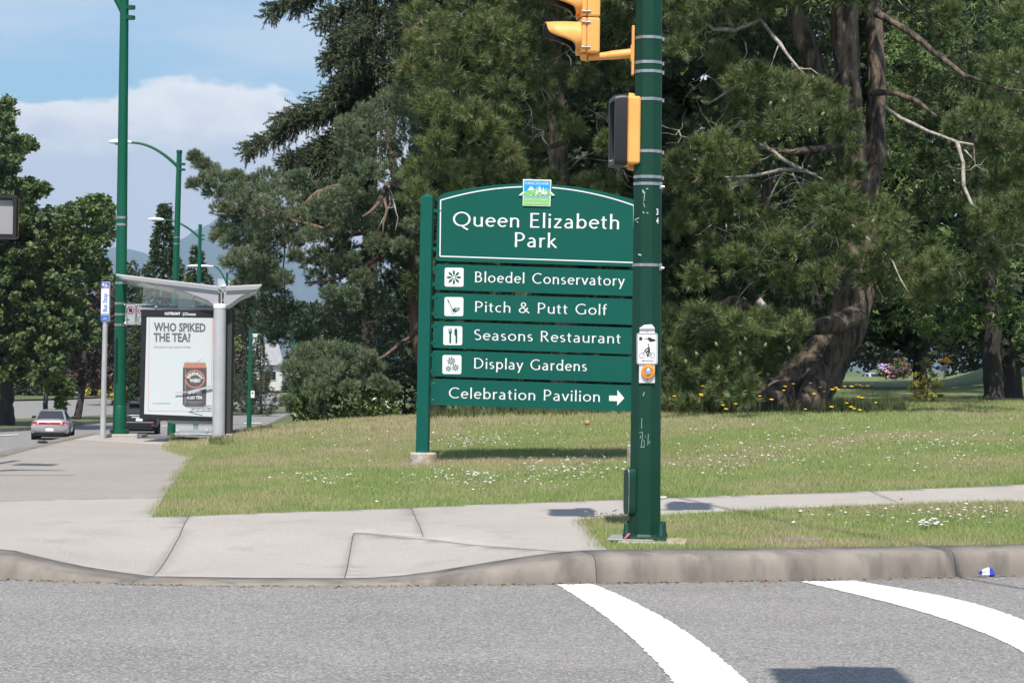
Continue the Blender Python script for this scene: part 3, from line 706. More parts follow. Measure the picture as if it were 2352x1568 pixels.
# posts
def post(xt, yt, xb, yb, w, wx=0):
    o = .075
    T = spl.w(xt, yt); B = spl.w(xb, yb); B.z -= .10; r = .066; mb = MB(); n = spl.n; s = Vector((n.y, -n.x, 0)) * -1
    ax = [s * -r + n * r, s * r + n * r, s * r - n * r, s * -r - n * r]
    P = [B + a for a in ax] + [T + a for a in ax] + [T + Vector((0, 0, .045))]
    mb.add(P, [(0,1,5,4), (1,2,6,5), (2,3,7,6), (3,0,4,7), (3,2,1,0), (4,5,8), (5,6,8), (6,7,8), (7,4,8)])
    return mb.ob('post', MT['signgreen'], sign)
post(982.5, 453, 970.5, 1040, 25); post(1489, 465, 1478, 1022, 25)
def foot(px, py, r, h):
    tp = spl.w(px, py); b = Vector((tp.x, tp.y, float(G(tp.x, tp.y)))); h = tp.z - b.z; mb = MB(); mb.lathe((b.x, b.y, b.z - .12), (0, 0, 1), [(r * .98, 0), (r, .06), (r, .12 + h - .015), (r * .93, .12 + h), (r * .5, .12 + h + .004), (.02, .12 + h + .004)], 28)
    o = mb.ob('post_footing', MT['foot'], sign, auto=True); return o
foot(972, 1039, .150, 0); foot(1472, 1021, .155, 0)
# header board with arched top
hdr = [(LE(600) + 4, sy(1000, 599)), (1466, sy(1466, 597.5)), (1466, sy(1466, 448))]
cx_, L_, R_ = 1238, 1024, 1462
top = []
for k in range(29):
    x = R_ - (R_ - L_) * k / 28; top.append((x, sy(x, 444 - 29.5 * (1 - ((x - cx_) / 219) ** 2)) + 0))
hdr += top + [(1014, sy(1014, 447)), (1008, sy(1008, 452)), (1006, sy(1006, 460)), (LE(596), sy(1000, 596))]
H = .012
hboard = fpoly(spl, hdr, .0, .02, MT['signgreen'], 'header_board', sign)
# white line round the header
lt = []
for k in range(27):
    x = 1456 - (1456 - 1012) * k / 26; lt.append((x, sy(x, 463.5 - 38 * (1 - ((x - cx_) / 226) ** 2) - 4)))
inner = []
border = [(1456, sy(1456, 588))] + lt + [(1010.5, sy(1011, 588))]
polys = []
for i in range(len(border)):
    a, b = border[i], border[(i+1) % len(border)]
    if abs(a[0]-b[0]) + abs(a[1]-b[1]) < .01: continue
    if 1198 < (a[0]+b[0])/2 < 1269 and a[1] < 500: continue
    polys.append(line(*a, *b, 2.7))
multi(spl, polys, .003, .003, MT['white'], 'border_line', sign)
optima(spl, 'Queen Elizabeth', 1040, 1422, 519.5, 33.5, MT['white'], hboard, .004, slope=.0185, tv=.138, th_=.088, word=.66)
optima(spl, 'Park', 1181, 1277, 567, 33.5, MT['white'], hboard, .004, slope=.022, tv=.138, th_=.088)
rows = [(605.5, 665, 'Bloedel Conservatory', 1090, 1433, 648, 24.5), (672, 731, 'Pitch & Putt Golf', 1090, 1393, 716, 24.5),
        (737.5, 798.5, 'Seasons Restaurant', 1088, 1425, 780.5, 24.5), (804, 863.5, 'Display Gardens', 1088, 1347, 846, 24.5), (869.5, 929.5, 'Celebration Pavilion', 1030, 1378, 914, 25.)]
mg = MT['signgreen']
for (y0, y1, tx, x0, x1, yb, cap) in rows:
    pts = rrect(LE(y1), y0, 1466, y1, 5, 3, 0, .039); pts = [(x, sy(x, y)) for x, y in pts]
    pts = [(x, y) for x, y in pts]
    nb_ = fpoly(spl, pts, 0., .02, mg, 'name_board', sign)
    optima(spl, tx, x0, x1, yb, cap, MT['white'], nb_, .0035, slope=.0245, tv=.125, th_=.085, word=.68)
# brackets and bolts
for (y0, y1) in [(458, 599)] + [(r[0], r[1]) for r in rows]:
    for f in (.18, .80):
        y = y0 + (y1 - y0) * f; x = LE(y)
        fpoly(spl, [(x - 11, y - 4), (x + 2, y - 3.6), (x + 2, y + 4.4), (x - 11, y + 4)], -.004, .014, mg, 'bracket', sign)
        c = spl.w(x + 6, y + .5, .001); mb = MB(); mb.lathe(c, spl.n, [(.0085, 0), (.008, .004), (.004, .007), (.001, .0075)], 8); mb.ob('bolt', MT['steel'] if y > 860 else mg, sign, sm=True)
        fpoly(spl, [(1464, sy(1464, y) - 4), (1476, sy(1464, y) - 4), (1476, sy(1464, y) + 4), (1464, sy(1464, y) + 4)], -.004, .014, mg, 'bracket', sign)
# pictogram tiles
whm = mat('white_tile', (.80, .80, .80), .45)
def tile(x, y, s=43.5): return fpoly(spl, [(a, b) for a, b in rrect(x, y, x + s, y + s, 4, 3, .010, .01)], .0025, .0025, whm, 'pictogram', sign)
def petal(cx, cy, r, a, w_):
    ca, sa = math.cos(a), math.sin(a); q = [(r * .26, 0), (r * .45, w_ * .8), (r * .68, w_), (r * .86, w_ * .6), (r, 0), (r * .86, -w_ * .6), (r * .68, -w_), (r * .45, -w_ * .8)]
    return [(cx + u * ca - v * sa, cy + u * sa + v * ca) for u, v in q]
t1 = tile(1021, 614.5); multi(spl, [petal(1042.5, 637, 17.5, k * math.pi / 4, 2.7) for k in range(8)], .0035, .001, mg, 'flower_symbol', t1)
multi(spl, ringpolys(1042.5, 637, 4.6, 4.6, 1.3, 12), .0036, .001, mg, 'flower_symbol', t1)
t2 = tile(1020.5, 682)
multi(spl, [line(1028, 688, 1040, 712, 1.6), line(1028, 688, 1031, 694, 2.6), [(1039, 711), (1045, 706), (1056, 706), (1055, 712), (1049, 716), (1041, 717)], ] + ringpolys(1041, 716, 5.2, 5.2, .9, 14), .0036, .001, MT['signgreen'], 'golf_symbol', t2)
multi(spl, [line(1046, 707.6 + k * 2.2, 1053.5, 707.6 + k * 2.2, .8) for k in range(3)], .0046, .001, whm, 'golf_symbol', t2)
t3 = tile(1018, 748.5)
fk = [line(1031 + d, 754.5, 1031 + d, 762.5, 1.2) for d in (0, 2.2, 4.4, 6.4)] + [[(1030.4, 761), (1038, 761), (1037.4, 766), (1031, 766)], line(1034.2, 764, 1034.2, 788, 4.2)]
kn = [[(1044, 770), (1043.2, 758), (1046, 754), (1049, 754.5), (1050.5, 758), (1050.5, 771), (1050.2, 788), (1046.4, 788.6), (1046, 771)]]
multi(spl, fk + kn, .0036, .001, mg, 'cutlery_symbol', t3)
t4 = tile(1016, 815)
for (a, b, r) in ((1036.5, 829, 10.5), (1030, 846.5, 7.6), (1046, 844, 9.2)):
    multi(spl, [petal(a, b, r, k * math.pi / 4 + .1, r * .15) for k in range(8)], .0036, .001, mg, 'flower_symbol', t4)
    multi(spl, ringpolys(a, b, r * .28, r * .28, r * .1, 10), .0037, .001, mg, 'flower_symbol', t4)
fpoly(spl, [(1399, 908), (1418, 908.4), (1418, 895), (1434, 914), (1417.6, 931), (1417.6, 921), (1399, 920.4)], .004, .002, whm, 'arrow_symbol', sign)
# board of parks emblem
def E(x, y): return (2050 + x / 10.455) / 1.7415, (700 + y / 10.455) / 1.7415
def EP(l): return [E(*p) for p in l]
blue = mat('emblem_blue', (.0, .33, .80), .45); lgreen = mat('emblem_green', (.20, .55, .14), .5); dblue = mat('emblem_dark_blue', (.05, .25, .60), .5); pale = mat('pale_film', (.72, .74, .75), .5)
em = fpoly(spl, EP([(440, 178), (1625, 205), (1600, 690), (1775, 860), (1595, 862), (1578, 1312), (425, 1282), (436, 862), (258, 856), (445, 690)]), .016, .016, MT['white'], 'emblem', sign)
fpoly(spl, EP([(485, 225), (1582, 250), (1572, 690), (480, 690)]), .0175, .001, blue, 'emblem_field', em)
fpoly(spl, EP([(345, 836), (620, 660), (785, 500), (920, 640), (1090, 510), (1250, 650), (1420, 588), (1665, 836), (1500, 836), (1430, 862), (1330, 826), (1250, 862), (1150, 836), (1000, 822), (900, 850), (780, 818), (700, 838)]), .0186, .001, lgreen, 'emblem_hills', em)
multi(spl, [EP(p) for p in ([(600, 655), (785, 462), (925, 622), (860, 612), (790, 650), (760, 610), (710, 660), (680, 625)],)], .0196, .001, MT['white'], 'emblem_snow', em)
multi(spl, [EP(p) for p in ([(955, 795), (1017, 595), (1060, 795)], [(1065, 722), (1145, 445), (1215, 722)], [(1215, 798), (1292, 495), (1350, 798)], [(1358, 802), (1400, 625), (1450, 802)], line(940, 610, 1090, 490, 14), line(1090, 490, 1240, 620, 14), line(1330, 640, 1410, 560, 14), line(1410, 560, 1600, 700, 14), line(780, 740, 940, 620, 9))], .0206, .001, MT['white'], 'emblem_sails', em)
wv = [(x, 880 + 26 * math.sin((x - 700) / 210 * 2 * math.pi) * (x > 700)) for x in range(465, 1560, 30)]
multi(spl, [EP(line(*wv[i], *wv[i+1], 30)) for i in range(len(wv) - 1)], .0196, .001, dblue, 'emblem_water', em)
fpoly(spl, EP([(458, 935)] + [(x, y + 48) for x, y in wv] + [(1555, 920), (1548, 1282), (452, 1255)]), .0182, .001, lgreen, 'emblem_field', em)
x0, y0 = E(525, 400); x1, _ = E(1530, 400); _, yt = E(525, 280)
word(spl, 'VANCOUVER', x0, x1, yt, y0, MT['white'], em, .0192, slope=.02)
x0, y0 = E(512, 1065); x1, _ = E(1497, 1065); _, yt = E(0, 985); word(spl, 'BOARD OF PARKS', x0, x1, yt, y0, pale, em, .0192, slope=.02)
x0, y0 = E(505, 1198); x1, _ = E(1500, 1198); _, yt = E(0, 1118); word(spl, 'AND RECREATION', x0, x1, yt, y0, pale, em, .0192, slope=.02)

# ------------------------------------------------------------------ signal pole
PD = 17.2
pb = hit(1481, 1243); PX = pb.x
pole = thing('signal_pole', 'thick dark green octagonal traffic signal pole with steel bands on the grass corner', 'pole', pb)
zb = pb.z + .03; top_ = at(1493, -560, pb.y)
ph = math.radians(22.5 - 7)
R0, R1 = .1235, .088
mb = MB(); mb.tube([(pb.x, pb.y, zb), (top_.x, pb.y, 7.9)], [R0, R1 - .006], 8, phase=ph); shaft = mb.ob('shaft', MT['polegreen'], pole, bevel=.006, seg=3)
def axis(py):
    z_ = at(1485, py, pb.y - .11).z; t = (z_ - zb) / (7.9 - zb); return Vector((pb.x + (top_.x - pb.x) * t, pb.y, z_)), R0 + (R1 - .006 - R0) * t
for i, y in enumerate((84, 141, 162, 226, 346, 405, 421, 608)):
    c, r = axis(y); mb = MB(); mb.tube([(c.x, c.y, c.z - .011), (c.x, c.y, c.z + .011)], r + .0035, 8, phase=ph); bnd = mb.ob('steel_band', MT['steel'], pole)
    if y in (421, 608):
        mb = MB(); mb.box((c.x + r * .86, c.y - r * .62, c.z - .012), (.020, .012, .05)); mb.lathe((c.x + r * .9, c.y - r * .68, c.z - .022), (1, 0, 0), [(.009, 0), (.009, .02), (.004, .022)], 8); mb.ob('band_clamp', MT['steel'], bnd)
    else:
        mb = MB(); mb.box((c.x + r + .004, c.y - .01, c.z - .004), (.012, .02, .026)); mb.ob('band_clamp', MT['steel'], bnd)
mb = MB(); cbp = Vector((pb.x, pb.y, zb)); Mz = Matrix.Rotation(math.radians(-7), 3, 'Z')
mb.box(cbp + Vector((.005, 0, .0)), (.315, .315, .028), Mz); mb.ob('base_plate', MT['polegreen'], pole, bevel=.004)
mb = MB(); mb.tube([(pb.x, pb.y, zb + .014), (pb.x, pb.y, zb + .03)], [R0 + .014, R0 + .002], 8, phase=ph); mb.ob('weld_collar', MT['polegreen'], pole)
for sx in (-1, 1):
    for sy_ in (-1, 1):
        p = Mz @ Vector((sx * .128, sy_ * .128, 0)); mb = MB(); mb.lathe(cbp + p, (0, 0, 1), [(.030, .012), (.030, .028), (.026, .034), (.020, .108), (.017, .113), (.004, .115)], 14); mb.ob('bolt_cover', MT['polegreen'], pole, auto=True)
# pedestal
mb = MB(); mb.box((pb.x + .06, pb.y - .02, pb.z - .035), (.50, .46, .10), Mz); pad = mb.ob('concrete_pad', MT['foot'], pole, bevel=.012)
mb = MB(); mb.box((pb.x - .09, pb.y + .06, pb.z + .0215), (.34, .44, .012), Mz); mb.ob('cover_sheet', MT['grey'], pole, bevel=.003)
# hand hole cover on the left flank
def capsule(c, u, v, n, hw, hh, t, m, name, par):
    pts = []
    for k in range(32):
        a = 2 * math.pi * k / 32; x = hw * math.copysign(abs(math.cos(a)) ** .5, math.cos(a)); y = hh * math.copysign(abs(math.sin(a)) ** .35, math.sin(a)); pts.append(c + u * x + v * y)
    mb = MB(); mb.prism([p + n * t for p in pts], -n * t); return mb.ob(name, m, par, bevel=.006)
zc, r = axis(1131); hn = Vector((-math.cos(math.radians(14)), -math.sin(math.radians(14)), 0)); hu = Vector((-hn.y, hn.x, 0)); hc = zc + hn * r * .74; hh_ = (axis(1076)[0].z - axis(1188)[0].z) / 2
capsule(hc, hu, Vector((0, 0, 1)), hn, .072, hh_, .052, MT['polegreen'], 'hand_hole_cover', pole)
capsule(hc + hn * .052, hu, Vector((0, 0, 1)), hn, .066, hh_ - .003, .006, MT['steel'], 'cover_gasket', pole)
capsule(hc + hn * .058, hu, Vector((0, 0, 1)), hn, .058, hh_ - .014, .004, MT['polegreen'], 'cover_plate', pole)
# number on the right facet: 3 over 4
fa = math.radians(-90 + 38); fn = Vector((math.cos(fa), math.sin(fa), 0))
c, r = axis(497); fpl = Plane(c + fn * (r * .93), fn)
numm = MT['white']
word(fpl, '3', 1507.5, 1512.2, 478.5, 493.5, numm, shaft, .004, bold=.02, name='number'); word(fpl, '4', 1507.3, 1512.6, 499, 513.5, numm, shaft, .004, bold=.02, name='number')
# scratches and graffiti on the front facet
fa = math.radians(-90 - 7); fn = Vector((math.cos(fa), math.sin(fa), 0)); c, r = axis(700); d_ = r * math.cos(math.pi / 8)
tl = Vector((top_.x - pb.x, 0, 7.9 - zb)).normalized(); sh = (R0 - R1 + .006) * math.cos(math.pi / 8) / (7.9 - zb)
fn2 = (fn + Vector((0, 0, sh))).normalized(); front_pl = Plane(c + fn * d_, fn2)
scr = mat('scratch', (.38, .46, .43), .7)
P_ = []
g = [(1468, 993, 1476, 992), (1476, 992, 1475, 1008), (1475, 1008, 1473, 1026), (1470, 1026, 1480, 1027), (1480, 1018, 1479, 1027), (1482, 1001, 1482, 1004), (1489, 996, 1488, 1022), (1492, 1012, 1492, 1018), (1472, 1000, 1470, 1006), (1478, 1010, 1481, 1016), (1474, 960, 1473.5, 984)]
for q in g: P_.append(line(*q, .9))
for q in ((1476, 436, 1479, 444, 3), (1484, 434, 1489, 433, 2), (1481, 440, 1479, 462, 1.4), (1478, 466, 1481, 476, 1.2), (1476, 487, 1480, 489, 2.6), (1485, 488, 1489, 490, 2), (1458, 505, 1468, 500, 1.6), (1462, 508, 1466, 511, 1.4), (1466, 584, 1473, 586, 3.4), (1480, 900, 1477, 909, 1.5), (1478, 880, 1479, 876, 1.1)): P_.append(line(*q))
multi(front_pl, P_, .0006, .0006, scr, 'scratch', shaft)
# ---- push button unit
bt = thing('bicycle_push_button', 'metal push button unit with bicycle sign on the front of the green pole', 'push button', axis(1290 * 0 + 865)[0] + fn * .12)
metal_w = mat('galvanised_plate', (.70, .69, .69), .4, metal=.15)
bpl = Plane(c + fn * (d_ + .002), fn)
def B_(x, y): return (2500 + x / 5.6) / 1.7415, (1280 + y / 5.6) / 1.7415
def BP(l): return [B_(*p) for p in l]
fpoly(bpl, BP([(325, 185), (420, 110), (600, 95), (665, 180), (668, 1410), (310, 1410)]), .016, .03, metal_w, 'mounting_plate', bt, bevel=.003)
fpoly(bpl, BP([(322, 165), (665, 165), (665, 200), (322, 200)]), .030, .016, metal_w, 'mounting_plate', bt, bevel=.004)
fpoly(bpl, [B_(x, y) for x, y in rrect(265, 290, 730, 990, 50, 6)], .026, .008, MT['white'], 'sign_plate', bt)
spt = bt.children[-1] if bt.children else None
sp_plate = [o for o in bpy.data.objects if o.name.startswith('sign_plate')][-1]
def ink(polys, name, off=.0268, m=MT['ink']): return multi(bpl, [BP(p) for p in polys], off, .0007, m, name, sp_plate)
ro, ri = rrect(276, 300, 720, 980, 44, 6), rrect(288, 312, 708, 968, 38, 6)
ink([[ro[i], ro[(i+1) % len(ro)], ri[(i+1) % len(ri)], ri[i]] for i in range(len(ro))], 'border_line')
ink([[(318, 375), (360, 375), (390, 395), (390, 440), (360, 458), (318, 458)]], 'button_symbol')
ink([[(425, 408), (520, 405), (515, 378), (560, 388), (620, 420), (682, 432), (680, 475), (620, 480), (575, 490), (540, 470), (505, 425), (428, 420)]], 'hand_symbol')
rider = [ell(524, 552, 20, 20, 12), [(535, 575), (550, 600), (565, 680), (560, 720), (590, 760), (575, 765), (545, 730), (525, 830), (500, 830), (470, 740), (430, 700), (440, 660), (500, 620)], line(440, 690, 415, 745, 12), line(415, 745, 381, 792, 8), line(545, 720, 610, 792, 9), line(520, 795, 612, 795, 9)]
ink(rider, 'rider_symbol'); ink(ringpolys(381, 792, 62, 62, 10) + ringpolys(610, 792, 62, 62, 10), 'wheel_symbol', .0271)
ink([[(455, 690), (515, 645), (520, 662), (470, 705)], [(498, 735), (512, 715), (518, 740), (506, 760)], [(445, 715), (475, 735), (480, 760)]], 'rider_gap', .0282, MT['white'])
ink([[(368, 910), (415, 888), (415, 902), (640, 902), (640, 918), (415, 918), (415, 932)]], 'arrow_symbol')
bc = bpl.w(*B_(522, 1155), .016)
mb = MB(); mb.lathe(bc, fn, [(.050, 0), (.052, .014), (.048, .024), (.034, .027), (.031, .020), (.001, .019)], 28); mb.ob('button_ring', mat('button_orange', (.85, .30, .02), .4), bt, auto=True)
mb = MB(); mb.lathe(bc, fn, [(.030, .019), (.029, .026), (.022, .034), (.010, .038), (.001, .039)], 24); mb.ob('button_dome', mat('chrome', (.75, .75, .76), .22, metal=.9), bt, sm=True)
for (x, y) in ((494, 240), (495, 1340)):
    mb = MB(); mb.lathe(bpl.w(*B_(x, y), .016), fn, [(.008, 0), (.007, .005), (.001, .007)], 10); mb.ob('screw', MT['steel'], bt, sm=True)
# pink tape scrap by the base
mb = MB(); q = cbp + Vector((-.165, -.15, .0)); mb.add([q, q + Vector((.025, -.012, .012)), q + Vector((.05, -.004, .042)), q + Vector((.03, .0, .04))], [(0, 1, 2, 3)])
tp = mb.ob('tape_scrap', mat('pink_tape', (.85, .12, .22), .5)); tag(tp, 'scrap of pink marking tape at the left corner of the pole base', 'tape')
tp.modifiers.new('s', 'SOLIDIFY').thickness = .002
# ------------------------------------------------------------------ vehicle signal head on the pole
def frame(origin, fwd):       # local x = forward (facing), y = its left, z up -> world
    f = Vector(fwd).normalized(); l = Vector((0, 0, 1)).cross(f).normalized(); o = Vector(origin)
    return lambda x, y, z_: o + f * x + l * y + Vector((0, 0, z_))
def signal_head(name_label, origin, fwd, nsec=3, sec=.268, par=None):
    """origin: bottom centre of the housing"""
    T = frame(origin, fwd); th = thing('traffic_signal', name_label, 'traffic light', origin)
    def box(name, x0, x1, y0, y1, z0, z1, m, p, bev=.008):
        mb = MB(); mb.add([T(*q) for q in ((x0,y0,z0),(x1,y0,z0),(x1,y1,z0),(x0,y1,z0),(x0,y0,z1),(x1,y0,z1),(x1,y1,z1),(x0,y1,z1))], [(0,3,2,1),(4,5,6,7),(0,1,5,4),(1,2,6,5),(2,3,7,6),(3,0,4,7)])
        return mb.ob(name, m, p, bevel=bev, seg=2)
    lens_c = ((.30, .02, .02), (.30, .18, .02), (.01, .16, .12))
    for s in range(nsec):
        z0 = s * sec; zc = z0 + sec / 2
        h = box('housing', -.10, .0, -.13, .13, z0 + .003, z0 + sec - .003, MT['amber'], th, .014)
        d = box('door', .002, .038, -.128, .128, z0 + .006, z0 + sec - .006, MT['amber'], h, .008)
        for zz in (z0 + .04, z0 + sec - .04):
            for yy in (-.134, .134):
                mb = MB(); mb.tube([T(-.025, yy, zz), T(.045, yy, zz)], .008, 8); mb.tube([T(.012, yy, zz - .012), T(.012, yy, zz + .014)], .007, 8); mb.ob('hinge', MT['steel'], h)
        lc = lens_c[2 - s] if nsec == 3 else lens_c[2]
        mb = MB(); c = T(.040, 0, zc); f = (T(1, 0, 0) - T(0, 0, 0)); mb.lathe(c, f, [(.102, 0), (.098, .012), (.07, .026), (.03, .034), (.001, .035)], 28)
        mb.ob('lens', mat('lens_%d' % s, lc, .15, spec=.7), h, sm=True)
        # cutaway visor: long above, short below
        V = []; Fs = []; n = 36; R = .112
        def L(a): 
            q = math.cos(a)                     # a = 0 on top
            return .035 + .225 * (1 / (1 + math.exp(-(q + .12) * 7)))
        for layer, rr in ((0, R), (1, R - .004)):
            for k in range(n + 1):
                a = -math.pi + 2 * math.pi * k / n
                for t in (0., .33, .66, 1.):
                    V.append(T(.036 + L(a) * t, rr * math.sin(a), zc + rr * math.cos(a) - .05 * t * t * .25))
        m4 = 4; tot = (n + 1) * m4
        fo, fi, fe = [], [], []
        for k in range(n):
            for t in range(3):
                a, b = k*m4+t, (k+1)*m4+t; fo.append((a, a+1, b+1, b)); fi.append((tot+a, tot+b, tot+b+1, tot+a+1))
            fe.append((k*m4+3, tot+k*m4+3, tot+(k+1)*m4+3, (k+1)*m4+3))
        mk('visor', V, fo + fi + fe, [MT['amber'], MT['black']], h, sm=True, midx=[0]*len(fo) + [1]*len(fi) + [0]*len(fe))
    return th, T, box
so = at(1340, 126, 17.08)
sfw = Vector((-.985, -.17, 0))
sh_, T, box = signal_head('yellow vehicle traffic signal facing left, held off the green pole by a yellow arm', so, sfw)
# arm from the signal's foot to the pole
c84, r84 = axis(115)
a0 = at(1350, 133, 17.08); a1 = at(1450, 123, 17.10)
mb = MB(); mb.tube([T(-.02, 0, .0), T(-.02, 0, -.02), a0 + Vector((0, 0, 0))], [.05, .045, .032], 12); mb.tube([a0, a0 + (a1 - a0) * .5, a0 + (a1 - a0) * .52, a1], [.024, .031, .034, .036], 12); mb.ob('support_arm', MT['amber'], sh_, auto=True)
mb = MB(); mb.box((a1.x + .012, a1.y, a1.z + .02), (.020, .085, .37)); mb.box((a1.x + .0, a1.y, a1.z - .0), (.012, .075, .12)); mb.ob('mounting_plate', MT['amber'], sh_, bevel=.005)

def ped_signal(label, origin, fwd, hw, hh, depth=.11, hood=.11, name='pedestrian_signal'):
    """origin: centre of the box's front"""
    T = frame(origin, fwd); th = thing(name, label, 'walk signal', origin)
    def boxl(nm, x0, x1, y0, y1, z0, z1, m, p, bev=.01):
        mb = MB(); mb.add([T(*q) for q in ((x0,y0,z0),(x1,y0,z0),(x1,y1,z0),(x0,y1,z0),(x0,y0,z1),(x1,y0,z1),(x1,y1,z1),(x0,y1,z1))], [(0,3,2,1),(4,5,6,7),(0,1,5,4),(1,2,6,5),(2,3,7,6),(3,0,4,7)])
        return mb.ob(nm, m, p, bevel=bev, seg=3)
    boxl('housing', -depth, 0, -hw, hw, -hh, hh, MT['amber'], th, .02)
    # hood: rounded-rectangle ring
    def ringp(w_, h_, r, x, n=5):
        out = []
        for cx, cy, a0 in ((w_-r, h_-r, 0), (-(w_-r), h_-r, 90), (-(w_-r), -(h_-r), 180), (w_-r, -(h_-r), 270)):
            for k in range(n + 1):
                a = math.radians(a0 + 90 * k / n); out.append(T(x, cx + r * math.cos(a), cy + r * math.sin(a)))
        return out
    mb = MB(); prs = [(hw + .012, hh + .012, .035, .002), (hw + .012, hh + .012, .035, hood * .55), (hw + .006, hh + .006, .04, hood), (hw - .028, hh - .028, .03, hood), (hw - .034, hh - .034, .03, .012), (hw + .006, hh + .006, .03, .004)]
    rings = [ringp(*p) for p in prs]; n = len(rings[0])
    for i, r in enumerate(rings): mb.v += [tuple(p) for p in r]
    for i in range(len(rings)):
        j = (i + 1) % len(rings)
        for k in range(n): mb.f.append((i*n+k, i*n+(k+1)%n, j*n+(k+1)%n, j*n+k))
    mb.ob('hood', MT['black'], th, auto=True)
    boxl('lens', .002, .055, -(hw - .04), hw - .04, -(hh - .04), hh - .04, mat('signal_face', (.30, .30, .31), .5), th, .004)
    return th, T, boxl
pc = at(1434, 303, 17.05)
pfw = Vector((-math.cos(math.radians(5)), -math.sin(math.radians(5)), 0))
ps, T, boxl = ped_signal('tall black hooded pedestrian signal with orange case on the left side of the green pole', pc, pfw, .175, .252, .10, .095)
mb = MB(); cc, rr = axis(222)
for py in (222, 384):
    c_, r_ = axis(py); q = at(1444, py, 17.06); mb.tube([q, q + Vector((.03, 0, .0)), Vector((c_.x - r_ * .9, q.y, q.z - .02 if py > 300 else q.z))], [.028, .026, .02], 10)
mb.ob('bracket', MT['amber'], ps)
mb = MB()
for dx, dz in ((-.03, .27), (-.06, .26), (-.05, -.27)): mb.tube([T(dx, -.03, dz), T(dx + .01, -.1, dz + .004)], .006, 8)
mb.ob('latch', MT['steel'], ps)
# hooded signal at the left margin, on a post that stands just outside the picture
D2 = 25.8; qc = at(-8, 499, D2)
ps2, T2, bl2 = ped_signal('black hooded pedestrian signal with grey face cut by the left picture margin', qc, (0.05, -1, 0), .235, .235)
pp = thing('signal_post', 'slim green signal post behind the pedestrian signal at the left margin', 'pole', (-6.35, 26.1, float(G(-6.35, 26.1))))
mb = MB(); mb.tube([(-6.35, 26.1, .15), (-6.35, 26.1, 4.2)], [.06, .055], 12); mb.ob('shaft', MT['polegreen'], pp)
mb = MB(); mb.tube([(-6.35, 26.1, qc.z + .3), T2(-.12, 0, .3)], .02, 8); mb.tube([(-6.35, 26.1, qc.z - .3), T2(-.12, 0, -.3)], .02, 8); mb.ob('bracket', MT['amber'], pp)
# unseen pole, arm and head added to cast a shadow on the left pavement
lp = thing('shadow_arm_pole', 'unseen green pole with arm added left of the pavement to cast a shadow', 'pole', (-6.3, 21.6, .17))
mb = MB(); mb.tube([(-6.3, 21.6, .1), (-6.3, 21.6, 7.6)], [.1, .08], 10); mb.tube([(-6.3, 21.6, 5.25), (-5.0, 21.9, 5.35)], [.05, .045], 10); mb.ob('shaft', MT['polegreen'], lp)
mb = MB(); mb.tube([(-6.3, 21.6, 6.2), (-5.9, 22.35, 6.25), (-5.35, 22.4, 6.2)], [.03, .12, .05], 10); mb.ob('lamp_head', MT['grey'], lp)
# overhead wires above the picture; unseen signals added there for their shadows
def wire(a, b, label, r=.012):
    mb = MB(); a, b = Vector(a), Vector(b); mb.tube([a + (b - a) * t - Vector((0, 0, .25 * 4 * t * (1 - t))) for t in np.linspace(0, 1, 9)], r, 6); o = mb.ob('overhead_wire', MT['black']); tag(o, label, 'wire', 'overhead wires'); return o
wire((pb.x + .05, pb.y, 7.5), (5.4, 6.0, 6.6), 'dark overhead span wire running from the green pole over the crosswalk', .02)
hs, Th, bx = signal_head('unseen traffic signal added above the near lane for its shadow, facing left', Vector((1.42, 7.42, 5.10)), (-1, -.1, 0))
mb = MB(); mb.box((1.63, 7.42, 5.5), (.30, .30, .75)); mb.ob('shadow_block', MT['amber'], hs, bevel=.02)  # box added beside the unseen signal to widen its shadow
s3_, T3, bx3 = signal_head('unseen traffic signal added high on the right side of the green pole for its shadow', Vector((pb.x + .36, pb.y, 4.8)), (.95, -.3, 0))  # unseen head added so that its shadow falls on the pavement
mb = MB(); mb.tube([(pb.x + .05, pb.y, 4.75), (pb.x + .36, pb.y, 4.75)], .03, 8); mb.ob('support_arm', MT['amber'], s3_)
mp_ = thing('unseen_mast', 'unseen green mast arm added above the camera to hold the shadow casting signal', 'pole', (2.6, -7.0, 0)); mb = MB(); mb.tube([(2.6, -7., 0), (2.6, -7, 6.3)], [.13, .11], 10); mb.tube([(2.6, -7, 6.1), (1.60, 7.45, 5.98)], [.08, .05], 10); mb.ob('shaft', MT['polegreen'], mp_)  # unseen mast added to carry the shadow casting signal

# ------------------------------------------------------------------ bus shelter
SD = 38.6
sb = hit(503, 1008); SD = sb.y
shel = thing('bus_shelter', 'grey bus shelter with butterfly roof, steel column and lit advertising case', 'bus shelter', sb)
scl = SD / F
def S(px, py, dd=0.): return at(px, py, SD + dd)
col_mat = mat('shelter_silver', (.52, .52, .54), .45, metal=.2, col2=(.46, .46, .48), scale=5)
roofm = mat('shelter_roof_grey', (.38, .375, .40), .5, metal=.1)
glass = mat('shelter_glass', (.80, .86, .84), .04, alpha=.16, spec=.6)
gfrost = mat('scratched_glass', (.62, .70, .68), .5, alpha=.45, spec=.3)
a, b = S(502, 1010), S(505, 706)
mb = MB(); mb.tube([a - Vector((0, 0, .1)), b], .099, 24); mb.ob('column', col_mat, shel, auto=True)
mb = MB(); mb.lathe(b, (0, 0, 1), [(.105, -.012), (.106, .03), (.085, .055), (.05, .06)], 24); mb.ob('column_cap', MT['white'], shel, auto=True)
mb = MB(); mb.tube([b + Vector((0, 0, .03)), S(505, 672)], .045, 12); mb.ob('roof_stem', MT['dgrey'], shel)
mb = MB(); mb.lathe(a, (0, 0, 1), [(.13, 0), (.13, .03), (.10, .05)], 20); mb.ob('column_foot', col_mat, shel, auto=True)
